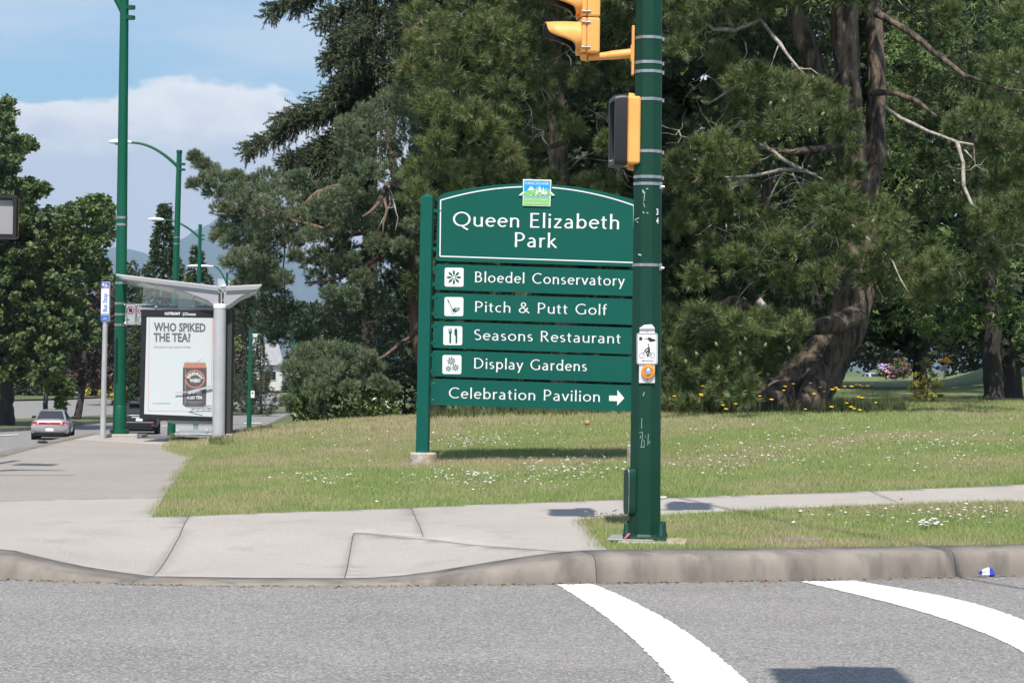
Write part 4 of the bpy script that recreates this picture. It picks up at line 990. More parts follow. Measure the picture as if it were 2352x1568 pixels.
LW = [(270, 633), (500, 661), (510, 668), (510, 700), (505, 706), (493, 704), (478, 690), (420, 668), (350, 650), (284, 641)]
RW = [(514, 668), (520, 661), (597, 657), (598, 661), (585, 667), (555, 680), (530, 698), (517, 706), (514, 700)]
SDV = Vector((-.128, 1, 0))
for dd in (0., 3.2):
    for pts, nm in ((LW, 'roof_fin'), (RW, 'roof_fin')):
        pl = Plane((0, SD - .04, 0), (0, -1, 0)); P = [pl.w(x, y) + SDV*dd for x, y in pts]
        mb = MB(); mb.prism(P[::-1], (0, .06, 0)); mb.ob(nm, roofm, shel, bevel=.006)
pl = Plane((0, SD - .04, 0), (0, -1, 0))
def slabroof(p0, p1, m, nm, t=.03, y0=-.06, y1=3.72, up=0.):
    P = [pl.w(*p0) + SDV*y0, pl.w(*p1) + SDV*y0]; mb = MB(); mb.prism([P[0], P[1], P[1] + Vector((0, 0, t)), P[0] + Vector((0, 0, t))], SDV*(y1 - y0)); return mb.ob(nm, m, shel, bevel=.004)
slabroof((267, 634), (500, 663), gfrost, 'roof_panel', .02, 0, 3.2); slabroof((518, 662), (600, 658), gfrost, 'roof_panel', .02, 0, 3.2)
slabroof((267, 633.5), (500, 661.5), col_mat, 'roof_edge', .028, -.075, -.045); slabroof((518, 661.5), (600, 657.5), col_mat, 'roof_edge', .028, -.075, -.045)
slabroof((267, 633.5), (271, 634), col_mat, 'roof_edge', .03, -.04, 3.25); slabroof((597, 657.5), (601, 657.5), col_mat, 'roof_edge', .03, -.04, 3.25)
mb = MB(); mb.prism([pl.w(x, y) for x, y in [(500, 661), (520, 661), (517, 669), (510, 672), (503, 669)]][::-1], SDV*3.2); mb.ob('roof_gutter', mat('gutter_green_grey', (.30, .36, .33), .4, alpha=.9), shel)
# glazing under the left wing and behind the case
apl = Plane((0, SD + .18, 0), (0, -1, 0)); gpl = Plane((0, SD - .10, 0), (0, -1, 0))
fpoly(apl, [(330, 650), (420, 671), (490, 700), (490, 706), (325, 706)], 0, .008, glass, 'glass_panel', shel)
fpoly(apl, [(425, 672), (446, 680), (452, 712), (410, 712), (410, 668)], .01, .004, gfrost, 'glass_patch', shel)
mb = MB(); mb.prism([apl.w(x, y) for x, y in ((318, 701), (492, 703), (492, 712), (318, 712))][::-1], (0, .09, 0)); mb.ob('top_rail', MT['grey'], shel, bevel=.004)
for x, y in ((360, 650.5), (401, 663.5), (445, 679), (359, 703), (443, 704)):
    mb = MB(); mb.lathe(apl.w(x, y, .012), (0, -1, 0), [(.022, 0), (.024, .012), (.001, .014)], 16); mb.ob('glass_clamp', col_mat, shel)
# advertising case
fpl2 = Plane((0, SD + .12, 0), (0, -1, 0))
def apoly(pts, off, th_, m, nm, par=shel, bev=0.): return fpoly(fpl2, pts, off, th_, m, nm, par, bev)
case = apoly([(324, 710.5), (497, 713), (495, 966), (320, 961)], 0, .18, MT['black'], 'advertising_case', shel, .01)
post_white = mat('poster_paper', (.56, .60, .61), .35)
poster = apoly([(337, 728), (493, 730), (491, 957), (331, 950.5)], .004, .004, post_white, 'poster', case)
apoly([(324.5, 711), (496.5, 713.5), (496.5, 729), (324.5, 727)], .010, .006, MT['black'], 'header_strip', case)
word(fpl2, 'OUTFRONT', 378, 414, 716.5, 723, MT['white'], case, .012, slope=.01, bold=.035); word(fpl2, '/', 416.5, 419, 717, 723.5, MT['grey'], case, .012); word(fpl2, 'JCDecaux', 419.5, 450, 717, 724, MT['white'], case, .012, slope=.01, bold=.015)
def A_(x, y): return (530 + x / 2.85) / 1.7415, (1200 + y / 2.85) / 1.7415
def AP(l): return [A_(*p) for p in l]
txt = mat('poster_text', (.12, .12, .125), .5)
def aword(s_, x0, x1, y0, y1, m, off=.0055, bold=0., slope=0., **k):
    a, b = A_(x0, y0); c, d = A_(x1, y1); return word(fpl2, s_, a, c, b, d, m, poster, off, slope=slope, bold=bold, **k)
aword('WHO SPIKED', 243, 834, 254, 352, txt, bold=.035, slope=.015); aword('THE TEA?', 240, 663, 372, 470, txt, bold=.035, slope=.01)
aword('AVAILABLE AT BC LIQUOR STORES', 240, 664, 524, 545, txt, slope=.008); aword('YOU CAN #SIPONTHAT', 228, 430, 1167, 1184, txt, slope=.008)
oth = mat('poster_orange', (.72, .22, .13), .5)
multi(fpl2, [AP(p) for p in (line(192, 195, 180, 1262, 4), line(180, 1262, 640, 1266, 4), line(912, 215, 900, 940, 5), line(240, 494, 276, 494, 3))], .0052, .0006, oth, 'poster_line', poster)
# printed can
cg = mat('can_dark', (.09, .085, .088), .4); silver = mat('can_silver', (.30, .30, .32), .4)
apoly(AP([(575, 772), (845, 772), (845, 930), (838, 1190), (800, 1220), (610, 1220), (572, 1190), (574, 900)]), .0054, .0006, cg, 'printed_can', poster)
apoly(AP([(594, 715), (832, 715), (846, 772), (576, 772)]), .0058, .0006, mat('can_orange', (.46, .20, .14), .5), 'printed_can_top', poster)
multi(fpl2, [AP(p) for p in ([(592, 710), (835, 710), (835, 718), (592, 718)], [(600, 1212), (810, 1212), (780, 1226), (640, 1226)], line(730, 712, 788, 668, 4), line(640, 708, 615, 672, 3), [(600, 790), (606, 790), (604, 1190), (596, 1190)])], .0062, .0006, silver, 'can_rim', poster)
multi(fpl2, [AP(p) for p in ringpolys(711, 898, 113, 104, 14, 32)], .0062, .0006, mat('label_orange', (.55, .20, .12), .5), 'label_ring', poster)
pw = mat('poster_white', (.62, .63, .64), .5)
c0 = A_(711, 905); k_ = 1 / (2.85 * 1.7415)
word(fpl2, 'JEREMIAH', 0, 0, 0, 0, pw, poster, .0066, bold=.05, curve=(c0[0], c0[1], 64 * k_, 52 * k_, 172, 8, 34 * k_))
aword('WEED', 652, 775, 898, 932, pw, .0066, .06); aword('SPIKED', 632, 792, 1036, 1070, pw, .0066, .06); aword('ICED TEA', 622, 798, 1090, 1124, pw, .0066, .05)
multi(fpl2, [AP(p) for p in (line(620, 1160, 800, 1160, 6), line(650, 1180, 760, 1180, 5), line(680, 884, 745, 884, 4), line(690, 945, 735, 948, 5))], .0066, .0006, silver, 'label_line', poster)
multi(fpl2, [AP(p) for p in (line(668, 1236, 905, 1236, 5), line(640, 1272, 700, 1290, 7), line(700, 1290, 800, 1312, 8), line(640, 1270, 905, 1262, 6), line(800, 1205, 900, 1235, 5), line(790, 1225, 840, 1200, 5), line(840, 1200, 905, 1205, 5), line(700, 1240, 660, 1270, 4), line(760, 1236, 730, 1270, 4), line(820, 1236, 800, 1266, 4), line(870, 1236, 860, 1264, 4))], .0066, .0006, txt, 'bench_reflection', poster)  # bench reflection painted on the poster as dark lines
multi(fpl2, [AP(p) for p in (line(485, 1052, 640, 1046, 12), line(640, 1046, 905, 980, 24))], .05, .01, col_mat, 'arm_rest', shel)
# dark back post right of the column, bench, rails
mb = MB(); q0 = apl.w(519, 706); q1 = apl.w(530, 1000); mb.box(((q0.x + q1.x) / 2, SD + .3, (q0.z + q1.z) / 2 - .02), (q1.x - q0.x, .3, q0.z - q1.z)); mb.ob('back_panel', MT['dgrey'], shel, bevel=.01)
q = apl.w(522, 1000); mb = MB(); mb.box((q.x, SD + .3, .19 + .07), (.17, .4, .15)); mb.ob('base_box', MT['grey'], shel, bevel=.008)
mb = MB(); mb.prism([apl.w(x, y) for x, y in ((372, 964), (491, 966), (491, 974), (400, 973))][::-1], (0, .08, 0)); mb.ob('bottom_rail', MT['grey'], shel, bevel=.004)
mb = MB(); mb.prism([apl.w(x, y) for x, y in ((400, 995), (492, 996), (492, 1001), (404, 1000))][::-1], SDV*2.2); bn = mb.ob('bench_seat', MT['alu'], shel, bevel=.006)
mb = MB(); mb.prism([apl.w(x, y) for x, y in ((402, 1000), (492, 1001), (490, 1004), (430, 1003))][::-1], (0, .06, 0)); mb.ob('bench_beam', MT['alu'], shel)
for x in (408, 475): mb = MB(); mb.lathe(apl.w(x, 988), (0, -1, 0), [(.028, 0), (.03, .01), (.001, .014)], 16); mb.ob('glass_clamp', col_mat, shel)
fpoly(apl, [(404, 974), (492, 975), (492, 1003), (404, 1002)], 0, .008, glass, 'glass_panel', shel)
# drain grate on the pad
g0 = hit(453, 1014.5); mb = MB()
for k in range(7): mb.box((g0.x - .24 + k * .08, g0.y, g0.z + .012), (.028, 1.0, .012))
mb.box((g0.x, g0.y - .5, g0.z + .012), (.54, .03, .012)); mb.box((g0.x, g0.y + .5, g0.z + .012), (.54, .03, .012))
tag(mb.ob('drain_grate', MT['dgrey']), 'dark steel grate in the pavement at the foot of the bus shelter', 'grate')

# ------------------------------------------------------------------ bus stop post
bb = hit(236, 1006); bsd = bb.y
bs = thing('bus_stop_post', 'grey bus stop post with tall white and blue sign blade', 'bus stop sign', bb)
mb = MB(); tt = at(242, 738, bsd); mb.tube([bb - Vector((0, 0, .05)), tt], [.048, .042], 16); mb.ob('post', MT['alu'], bs, auto=True)
bpl2 = Plane((0, bsd - .05, 0), (0, -1, 0))
fpoly(bpl2, rrect(231.5, 647, 252, 739, 2, 2, 0, .012), 0, .09, MT['grey'], 'sign_case', bs, .006)
sbl = mat('transit_blue', (.03, .16, .60), .45); 
blade = fpoly(bpl2, [(233, 649), (250.5, 649), (249.5, 736), (231.5, 736)], .004, .004, MT['white'], 'sign_blade', bs)
fpoly(bpl2, [(233, 648.5), (250.5, 648.5), (250.3, 662.5), (232.8, 662.5)], .006, .003, sbl, 'blue_band', blade)
fpoly(bpl2, [(231.8, 724.5), (249.7, 724.5), (249.4, 736), (231.5, 736)], .006, .003, sbl, 'blue_band', blade)
fpoly(bpl2, [(231.8, 720), (249.7, 720), (249.6, 724.3), (231.7, 724.3)], .006, .003, MT['grey'], 'grey_band', blade)
word(bpl2, 'Bus Stop', 235.5, 246, 674, 716, sbl, blade, .006, lean=.006, bold=.02, vert=True)
word(bpl2, '50471', 237.5, 249.2, 656.5, 661.5, mat('number_orange', (.85, .35, .18), .5), blade, .008, bold=.04)
multi(bpl2, [rrect(235, 651, 239.5, 656, 1, 2), ell(243.3, 651.4, .9, .9, 8), line(243.2, 652, 243.4, 655, 1), line(243.4, 655, 246, 655, .9), line(246, 655, 247, 657, .9)] + ringpolys(243.6, 655.3, 2.2, 2.2, .7, 12), .008, .001, MT['white'], 'access_symbol', blade)
multi(bpl2, [line(236, 732.5, 245, 732.5, 1), line(238, 729, 240, 728, .8), line(242, 729.5, 245, 730, .8)], .008, .001, MT['white'], 'operator_mark', blade)

# ------------------------------------------------------------------ street lamps along the avenue
lampw = mat('lamp_head_white', (.80, .81, .82), .35)
def lamp(label, base, top, r0, joint=None, tip=None, headL=None, flange=True, bands=()):
    """base, top: world points"""
    t = thing('street_lamp', label, 'street lamp', base, 'green street lamps along the avenue'); b = Vector(base); tp_ = Vector(top)
    mb = MB(); mb.tube([b - Vector((0, 0, .1)), b + (tp_ - b) * .4, tp_], [r0, r0 * .86, r0 * .62], 12); mb.ob('shaft', MT['lampgreen'], t, auto=True)
    if flange:
        mb = MB(); mb.lathe(b + Vector((0, 0, .05)), (0, 0, 1), [(r0 * 1.55, 0), (r0 * 1.55, .05), (r0 * 1.1, .06), (r0 * 1.06, .45), (r0, .46)], 16); mb.ob('base_flange', MT['lampgreen'], t, auto=True)
        mb = MB(); mb.box(b + Vector((.1, 0, -.02)), (r0 * 6.2, r0 * 5.5, .12)); mb.ob('concrete_base', MT['concrete'], t, bevel=.02)
    mb = MB(); mb.lathe(tp_, (0, 0, 1), [(r0 * .72, -.06), (r0 * .72, .02), (r0 * .3, .03)], 12); mb.ob('top_cap', MT['lampgreen'], t, auto=True)
    if joint is not None:
        j, e = Vector(joint), Vector(tip); mb = MB(); c1 = j + Vector(((e.x - j.x) * .35, 0, (e.z - j.z) * .72)); P = []
        for k in range(13):
            q = k / 12; P.append((1-q)**3 * j + 3*(1-q)**2*q * (j + (c1 - j) * .75) + 3*(1-q)*q*q * Vector((j.x + (e.x-j.x) * .62, j.y, e.z + .03)) + q**3 * e)
        mb.tube(P, np.linspace(.055, .035, 13), 10); mb.ob('lamp_arm', MT['lampgreen'], t, auto=True)
        for dz in (-.05, .12):
            mb = MB(); mb.lathe(j + Vector((.1, 0, dz)), (0, 0, 1), [(r0 * .80, -.03), (r0 * .80, .03)], 12); mb.ob('arm_clamp', MT['lampgreen'], t)
        hl = headL; d = Vector((math.copysign(1, e.x - j.x), 0, .0)); a = e - d * .03
        mb = MB(); n = 16; prof_ = [(0, .05, .04), (.1, .12, .07), (.3, .17, .10), (.6, .19, .115), (.85, .15, .09), (1., .03, .03)]
        for (q, hw, hh) in prof_:
            for k in range(n):
                an = 2 * math.pi * k / n; cz = math.sin(an); mb.v.append(tuple(a + d * (hl * q) + Vector((0, hw * math.cos(an), hh * cz * (1 if cz > 0 else .45)))))
        for i in range(len(prof_) - 1):
            for k in range(n): mb.f.append((i*n+k, i*n+(k+1)%n, (i+1)*n+(k+1)%n, (i+1)*n+k))
        mb.f.append(tuple(range(n))); mb.f.append(tuple((len(prof_)-1)*n + k for k in range(n)))
        h = mb.ob('lamp_head', lampw, t, sm=True)
        mb = MB(); mb.lathe(a + d * hl * .55 + Vector((0, 0, -.045)), (0, 0, -1), [(.14, 0), (.10, .03), (.001, .035)], 14); mb.ob('lamp_lens', MT['grey'], h)
    for dz in bands:
        q = (tp_ - b) * ((dz - b.z) / (tp_.z - b.z)) + b; rr = r0 * (1 - .38 * (dz - b.z) / (tp_.z - b.z)) + .006; mb = MB(); mb.lathe(q, (0, 0, 1), [(rr, -.02), (rr, .02)], 12); mb.ob('steel_band', MT['steel'], t)
    return t
def lampat(label, bx, by, tx, ty, D, w, jy=None, tip=None, head=None, **k):
    b = at(bx, by, D); t = at(tx, ty, D); j = None; e = None; hl = None
    if jy is not None:
        f = (jy - by) / (ty - by); j = at(bx + (tx - bx) * f, jy, D); e = at(tip[0], tip[1], D); hl = abs(at(head, 400, D).x - at(tip[0], 400, D).x)
    bands = [at(bx, q, D).z for q in k.pop('bandpx', ())]
    return lamp(label, b, t, w / 2 * D / F, j, e, hl, bands=bands, **k)
L1D = hit(274, 1003).y
lampat('tallest green lamp post nearest the camera, left of the bus shelter', 274, 1001, 288, -190, L1D, 29, 34, (196, -62), 150, bandpx=(722, 746, 650, 697, 500, 516))
lampat('second green lamp post from the front, rising behind the bus shelter roof', 393, 1006, 412, 347, 70, 19, 386, (300, 328), 247, flange=False, bandpx=(560, 545))
lampat('third green lamp post from the front, just right of the tall cedar', 449, 1006, 460, 517, 99, 12.5, 547, (375, 505), 338, flange=False)
lampat('fourth green lamp post, small behind the shelter roof', 516, 985, 522, 627, 142, 8.5, 655, (490, 612), 455 - 28, flange=False)
tp5 = lampat('thin green lamp post on the right verge carrying a small no stopping sign', 571.5, 997, 577.5, 684, 118, 11.5, 703, (548, 664), 520, flange=False)
lampat('green lamp post half hidden by the pine at the bend of the avenue', 671, 977, 676, 740, 165, 9, flange=False)
# small round-headed lamp seen between pine and shrubs
# ---- parking signs
def nostop(label, pl, x0, y0, x1, y1, sc=1., full=True):
    c = pl.w((x0+x1)/2, (y0+y1)/2); t = thing('no_stopping_sign', label, 'parking sign', c, 'white no stopping signs')
    p = fpoly(pl, rrect(x0, y0, x1, y1, 3*sc, 4, .01, .006), 0, .008, MT['white'], 'sign_plate', t)
    o, i = rrect(x0+1*sc, y0+1*sc, x1-1*sc, y1-1*sc, 2.5*sc, 4, .01, .006), rrect(x0+1.7*sc, y0+1.7*sc, x1-1.7*sc, y1-1.7*sc, 2*sc, 4, .01, .006)
    if full: multi(pl, [[o[k], o[(k+1) % len(o)], i[(k+1) % len(i)], i[k]] for k in range(len(o))], .0012, .0005, MT['ink'], 'border_line', p)
    cx, cy, r = (x0+x1)/2, y0 + (x1-x0)*.66, (x1-x0)*.36
    multi(pl, [ell(cx, cy, r*.52, r*.60, 8, math.pi/8)], .0012, .0005, MT['ink'], 'stop_shape', p)
    multi(pl, ringpolys(cx, cy, r*1.02, r*1.12, r*.22, 20) + [line(cx - r*.66, cy - r*.72, cx + r*.66, cy + r*.72, r*.2)], .0024, .0005, MT['red'], 'red_ring', p)
    return t, p
npl = Plane((0, L1D - .14, 0), (0, -1, 0))
t_, p_ = nostop('white no stopping sign with red ring left of the advertising case, nearer the lamp post', npl, 288, 697, 311.5, 746)
multi(npl, [line(293, 734, 299, 734, 1.2), [(291, 734), (294.5, 731.5), (294.5, 736.5)]], .0012, .0005, MT['ink'], 'arrow', p_)
multi(npl, [[(298, 731), (309, 733), (308, 739), (297, 737)]], .002, .0005, mat('sticker', (.9, .9, .9), .4), 'sticker', p_)
t_, p_ = nostop('white parking sign with red and green rings half hidden by the advertising case', npl, 313.5, 697, 337, 746)
multi(npl, ringpolys(325, 734, 8, 9, 1.6, 20), .0012, .0005, mat('green_ink', (.02, .30, .12), .5), 'green_ring', p_)
mb = MB()
for py in (700, 742): q0, q1 = npl.w(285, py), npl.w(336, py); mb.tube([q0 + Vector((0, .02, 0)), q1 + Vector((0, .02, 0))], .012, 6)
mb.ob('sign_bar', MT['steel'], t_)
npl3 = Plane((0, 117.8, 0), (0, -1, 0)); nostop('tiny white no stopping sign clamped to the thin green lamp post', npl3, 576, 897, 584.5, 913, .35, False)
# ------------------------------------------------------------------ cars
def carpaint(n, c, metal=.4): return mat(n, c, .28, metal=metal, coat=.6)
cglass = mat('car_glass', (.020, .022, .026), .08, spec=.7); tyre = mat('tyre_rubber', (.012, .012, .013), .85); rim = mat('wheel_rim', (.35, .35, .36), .35, metal=.7)
tail = mat('tail_lamp_red', (.50, .012, .02), .2); under = mat('underbody', (.01, .01, .011), .9); plate = mat('number_plate', (.80, .80, .82), .5); clearl = mat('reverse_lamp', (.75, .55, .55), .2)
def sup(hw, z0, z1, n=28, e=3.2, tum=.0):
    out = []; zc, hz = (z0+z1)/2, (z1-z0)/2
    for k in range(n):
        a = 2*math.pi*k/n; c, s = math.cos(a), math.sin(a); x = hw * math.copysign(abs(c)**(2/e), c); z_ = zc + hz * math.copysign(abs(s)**(2/e), s)
        x *= 1 - tum * max(0, (z_-zc)/max(hz, .01)); out.append((x, z_))
    return out
def car(label, group, loc, rz, kind, paint, L=4.55, W=1.72, full=True):
    t = thing({'sedan': 'silver_sedan', 'suv': 'dark_suv'}.get(kind, 'parked_car') if full else 'parked_car', label, 'car', loc, group, rz); h = W/2
    def ob(mb, nm, m, p=t, **k): return mb.ob(nm, m, p, local=True, **k)
    if kind == 'sedan':
        st = [(-2.27, .50, .80, .86), (-2.24, .40, .90, .93), (-2.12, .30, .97, .985), (-1.9, .22, 1.0, 1.), (-1.3, .20, 1.0, 1.), (0, .20, .97, 1.), (1.0, .20, .96, 1.), (1.7, .22, .88, .98), (2.15, .30, .76, .9), (2.27, .42, .62, .8)]
        gh = [(-1.92, .98, -1.06, 1.355), (1.15, .94, .28, 1.37)]; gw = (.66, .50); zb_ = .96; roofz = 1.40
    else:
        st = [(-2.35, .50, .98, .86), (-2.32, .38, 1.05, .94), (-2.2, .30, 1.10, .985), (-1.8, .26, 1.12, 1.), (0, .24, 1.08, 1.), (1.0, .24, 1.07, 1.), (1.8, .28, 1.0, .97), (2.25, .36, .88, .88), (2.36, .5, .72, .78)]
        gh = [(-2.24, 1.05, -1.84, 1.60), (1.20, 1.02, .45, 1.62)]; gw = (.72, .56); zb_ = 1.06; roofz = 1.69
    mb = MB(); n = 28
    for y, z0, z1, k in st: mb.v += [(x, y, z_) for x, z_ in sup(h*k, z0, z1, n, 4.2, .08)]
    for i in range(len(st)-1):
        for k in range(n): mb.f.append((i*n+k, i*n+(k+1)%n, (i+1)*n+(k+1)%n, (i+1)*n+k))
    mb.f.append(tuple(range(n))[::-1]); mb.f.append(tuple((len(st)-1)*n + k for k in range(n)))
    body = ob(mb, 'body', paint, sm=True); body.data.polygons.foreach_set('use_smooth', [True]*len(body.data.polygons))
    # greenhouse
    (yb0, zb0, yt0, zt0), (yb1, zb1, yt1, zt1) = gh; wb, wt = gw[0]*W/1.6, gw[1]*W/1.6
    B = [(-wb, yb0, zb0-.03), (wb, yb0, zb0-.03), (wb, yb1, zb1-.03), (-wb, yb1, zb1-.03)]; T_ = [(-wt, yt0, zt0), (wt, yt0, zt0), (wt, yt1, zt1), (-wt, yt1, zt1)]
    C_ = [(-wt*.7, yt0+.2, roofz), (wt*.7, yt0+.2, roofz), (wt*.7, yt1-.2, roofz), (-wt*.7, yt1-.2, roofz)]
    mb = MB(); mb.add(B + T_ + C_, [(0,1,5,4), (1,2,6,5), (2,3,7,6), (3,0,4,7), (4,5,9,8), (5,6,10,9), (6,7,11,10), (7,4,8,11), (8,9,10,11)]); ob(mb, 'cabin', paint, bevel=.05, seg=3, auto=True)
    def q3(a, b, c, d, m, nm, push, ins=(.06, .07, .10)):   # inset quad: a,b bottom; c,d top
        a, b, c, d = map(Vector, (a, b, c, d)); nn = (b-a).cross(d-a).normalized(); cx = (a+b+c+d)/4
        P = [p + (cx-p)*ins[0] + nn*push for p in (a, b, c, d)]; mb = MB(); mb.prism(P, -nn*.02); return ob(mb, nm, m, bevel=.012)
    V = Vector
    q3(B[0], B[1], T_[1], T_[0], cglass, 'rear_window', .012, (.10,)); q3(B[2], B[3], T_[3], T_[2], cglass, 'windscreen', .012, (.1,))
    for sx, (i, j) in ((1, (1, 2)), (-1, (3, 0))):
        b0, b1, t1, t0 = V(B[i]), V(B[j]), V(T_[j]), V(T_[i])
        if sx == 1: cuts_ = ((.13, .50), (.54, .93))
        else: cuts_ = ((.07, .46), (.50, .87))
        for u0, u1 in cuts_: q3(b0.lerp(b1, u0), b0.lerp(b1, u1), t0.lerp(t1, u1), t0.lerp(t1, u0), cglass, 'side_window', .012, (.09,))
    wr = .30 if kind == 'sedan' else .36
    for sx in (-1, 1):
        for wy in (-1.32, 1.36):
            c = V((sx*(h-.10), wy, wr)); mb = MB(); mb.lathe(c, (sx, 0, 0), [(wr*.6, -.10), (wr*.97, -.10), (wr, -.07), (wr, .07), (wr*.95, .10), (wr*.66, .105)], 24); wh = ob(mb, 'wheel', tyre, auto=True)
            mb = MB(); mb.lathe(c, (sx, 0, 0), [(wr*.66, .09), (wr*.62, .11), (wr*.3, .095), (.03, .115)], 18); ob(mb, 'rim', rim, wh, auto=True)
            mb = MB(); mb.lathe(c + V((0, 0, .02)), (sx, 0, 0), [(wr*1.13, -.09), (wr*1.13, .112 if kind != 'suv' else .118)], 20); ob(mb, 'wheel_arch', under, auto=True)
        mb = MB(); mb.box((sx*(h+.07), .52, zb_+.06), (.20, .10, .13)); ob(mb, 'mirror', MT['black'] if kind == 'sedan' else paint, bevel=.03)
    mb = MB(); mb.box((0, -.05, .25), (W*.86, L*.9, .16)); ob(mb, 'underbody', under)
    ybk = -L/2 + (.02 if kind == 'sedan' else .0)
    if kind == 'sedan':
        mb = MB(); mb.box((0, -2.262, .80), (1.02, .05, .125)); ob(mb, 'light_bar', tail, bevel=.02)
        for sx in (-1, 1):
            mb = MB(); mb.prism([(sx*.50, -2.29, .735), (sx*.50, -2.29, .868), (sx*.70, -2.285, .870), (sx*.82, -2.20, .83), (sx*.82, -2.22, .735), (sx*.68, -2.285, .725)][::sx], (0, .06, 0)); ob(mb, 'tail_light', tail, bevel=.015)
            mb = MB(); mb.lathe((sx*.53, -2.288, .80), (0, -1, 0), [(.048, 0), (.045, .008), (.001, .01)], 14); ob(mb, 'reversing_light', clearl)
        mb = MB(); mb.prism([(-.085, -2.292, .79), (-.03, -2.292, .79), (-.025, -2.292, .778), (.025, -2.292, .778), (.03, -2.292, .79), (.085, -2.292, .79), (.085, -2.292, .82), (.03, -2.292, .82), (.025, -2.292, .832), (-.025, -2.292, .832), (-.03, -2.292, .82), (-.085, -2.292, .82)][::-1], (0, .01, 0)); ob(mb, 'maker_badge', mat('gold_badge', (.5, .32, .08), .3, metal=.8))
        mb = MB(); mb.box((0, -2.275, .515), (.36, .02, .15)); ob(mb, 'number_plate', plate, bevel=.01)
        mb = MB(); mb.box((0, -2.266, .60), (.40, .02, .05)); ob(mb, 'plate_recess', MT['dgrey'])
        mb = MB(); mb.prism([(-.80, -2.262, .60), (.80, -2.262, .60), (.82, -2.25, .635), (-.82, -2.25, .635)], (0, .05, 0)); ob(mb, 'bumper_crease', paint, bevel=.01)
        mb = MB(); mb.box((0, -2.19, .27), (1.35, .12, .07)); ob(mb, 'lower_valance', under)
    else:
        for sx in (-1, 1):
            mb = MB(); mb.prism([(sx*.46, -2.35, .93), (sx*.50, -2.35, 1.03), (sx*.78, -2.27, 1.04), (sx*.90, -2.12, 1.0), (sx*.88, -2.16, .90), (sx*.70, -2.32, .90)][::sx], (0, .06, 0)); ob(mb, 'tail_light', mat('tail_clear_red', (.42, .12, .13), .2), bevel=.015)
            mb = MB(); mb.box((sx*.70, -2.365, .50), (.16, .02, .05)); ob(mb, 'reflector', tail, bevel=.008)
        mb = MB(); mb.box((0, -2.372, .90), (.80, .02, .05)); ob(mb, 'chrome_strip', bpy.data.materials['chrome'], bevel=.01)
        mb = MB(); mb.box((0, -2.375, .78), (.34, .02, .15)); ob(mb, 'number_plate', plate, bevel=.01)
        mb = MB(); mb.box((0, -2.36, .64), (1.45, .04, .03)); ob(mb, 'bumper_crease', MT['grey'], bevel=.01)
        mb = MB(); mb.box((0, -2.05, 1.66), (1.10, .26, .04)); ob(mb, 'roof_spoiler', paint, bevel=.015)
        mb = MB(); mb.box((0, -2.25, .33), (1.4, .12, .10)); ob(mb, 'lower_valance', under)
    return t
hd = math.atan(.125)
silver_p = carpaint('silver_paint', (.50, .49, .51), .55); black_p = carpaint('black_car_paint', (.012, .014, .018), .2)
def rp(px, py, D): p = at(px, py, D); return (p.x, p.y, float(roadz(p.x, p.y)))
car('silver four door sedan driving away with full width red tail light band', None, rp(122, 1008, 106), hd, 'sedan', silver_p)
car('black sport utility vehicle driving away, partly behind the lamp post and the poster', None, rp(323, 1003, 120), hd, 'suv', black_p, 4.75, 1.90)
p = rp(553, 913, 268); car('dark sedan parked beyond the avenue beside the clipped hedge', None, (p[0], p[1], p[2] + .1), hd - .5, 'sedan', mat('dark_car', (.02, .022, .03), .3, coat=.5), full=False)
p = at(2001, 868, 165); wc = car('white car behind the grass rise in the park, only its roof showing', None, (p.x, p.y, p.z - 1.02), math.radians(12), 'sedan', carpaint('white_car', (.62, .64, .66), .1), full=False)
# ------------------------------------------------------------------ foliage makers (numpy, loose triangles)
from mathutils import noise as noise3
def nrm(a): return a / (np.linalg.norm(a, axis=-1, keepdims=True) + 1e-9)
def brush(P, D, axl, nl, K, w, ph=(30, 70)):
    """needle sprays: P,D (N,3); axl twig length, nl needle length, K needles each"""
    N = len(P); axl = np.broadcast_to(axl, (N,)); nl = np.broadcast_to(nl, (N,))
    Pk = np.repeat(P, K, 0); Dk = np.repeat(nrm(D), K, 0); a = np.repeat(axl, K); l = np.repeat(nl, K) * rng.uniform(.7, 1.1, N*K)
    u = rng.random(N*K); r = nrm(rng.normal(size=(N*K, 3))); perp = nrm(r - Dk * (r*Dk).sum(-1, keepdims=True))
    ang = np.radians(rng.uniform(ph[0], ph[1], N*K)) * (1.15 - .5*u)
    nd_ = Dk*np.cos(ang)[:, None] + perp*np.sin(ang)[:, None]
    b = Pk + Dk*(u*a)[:, None]; s = nrm(np.cross(nd_, rng.normal(size=(N*K, 3)))) * w/2
    return np.stack([b - s, b + s, b + nd_*l[:, None]], 1)
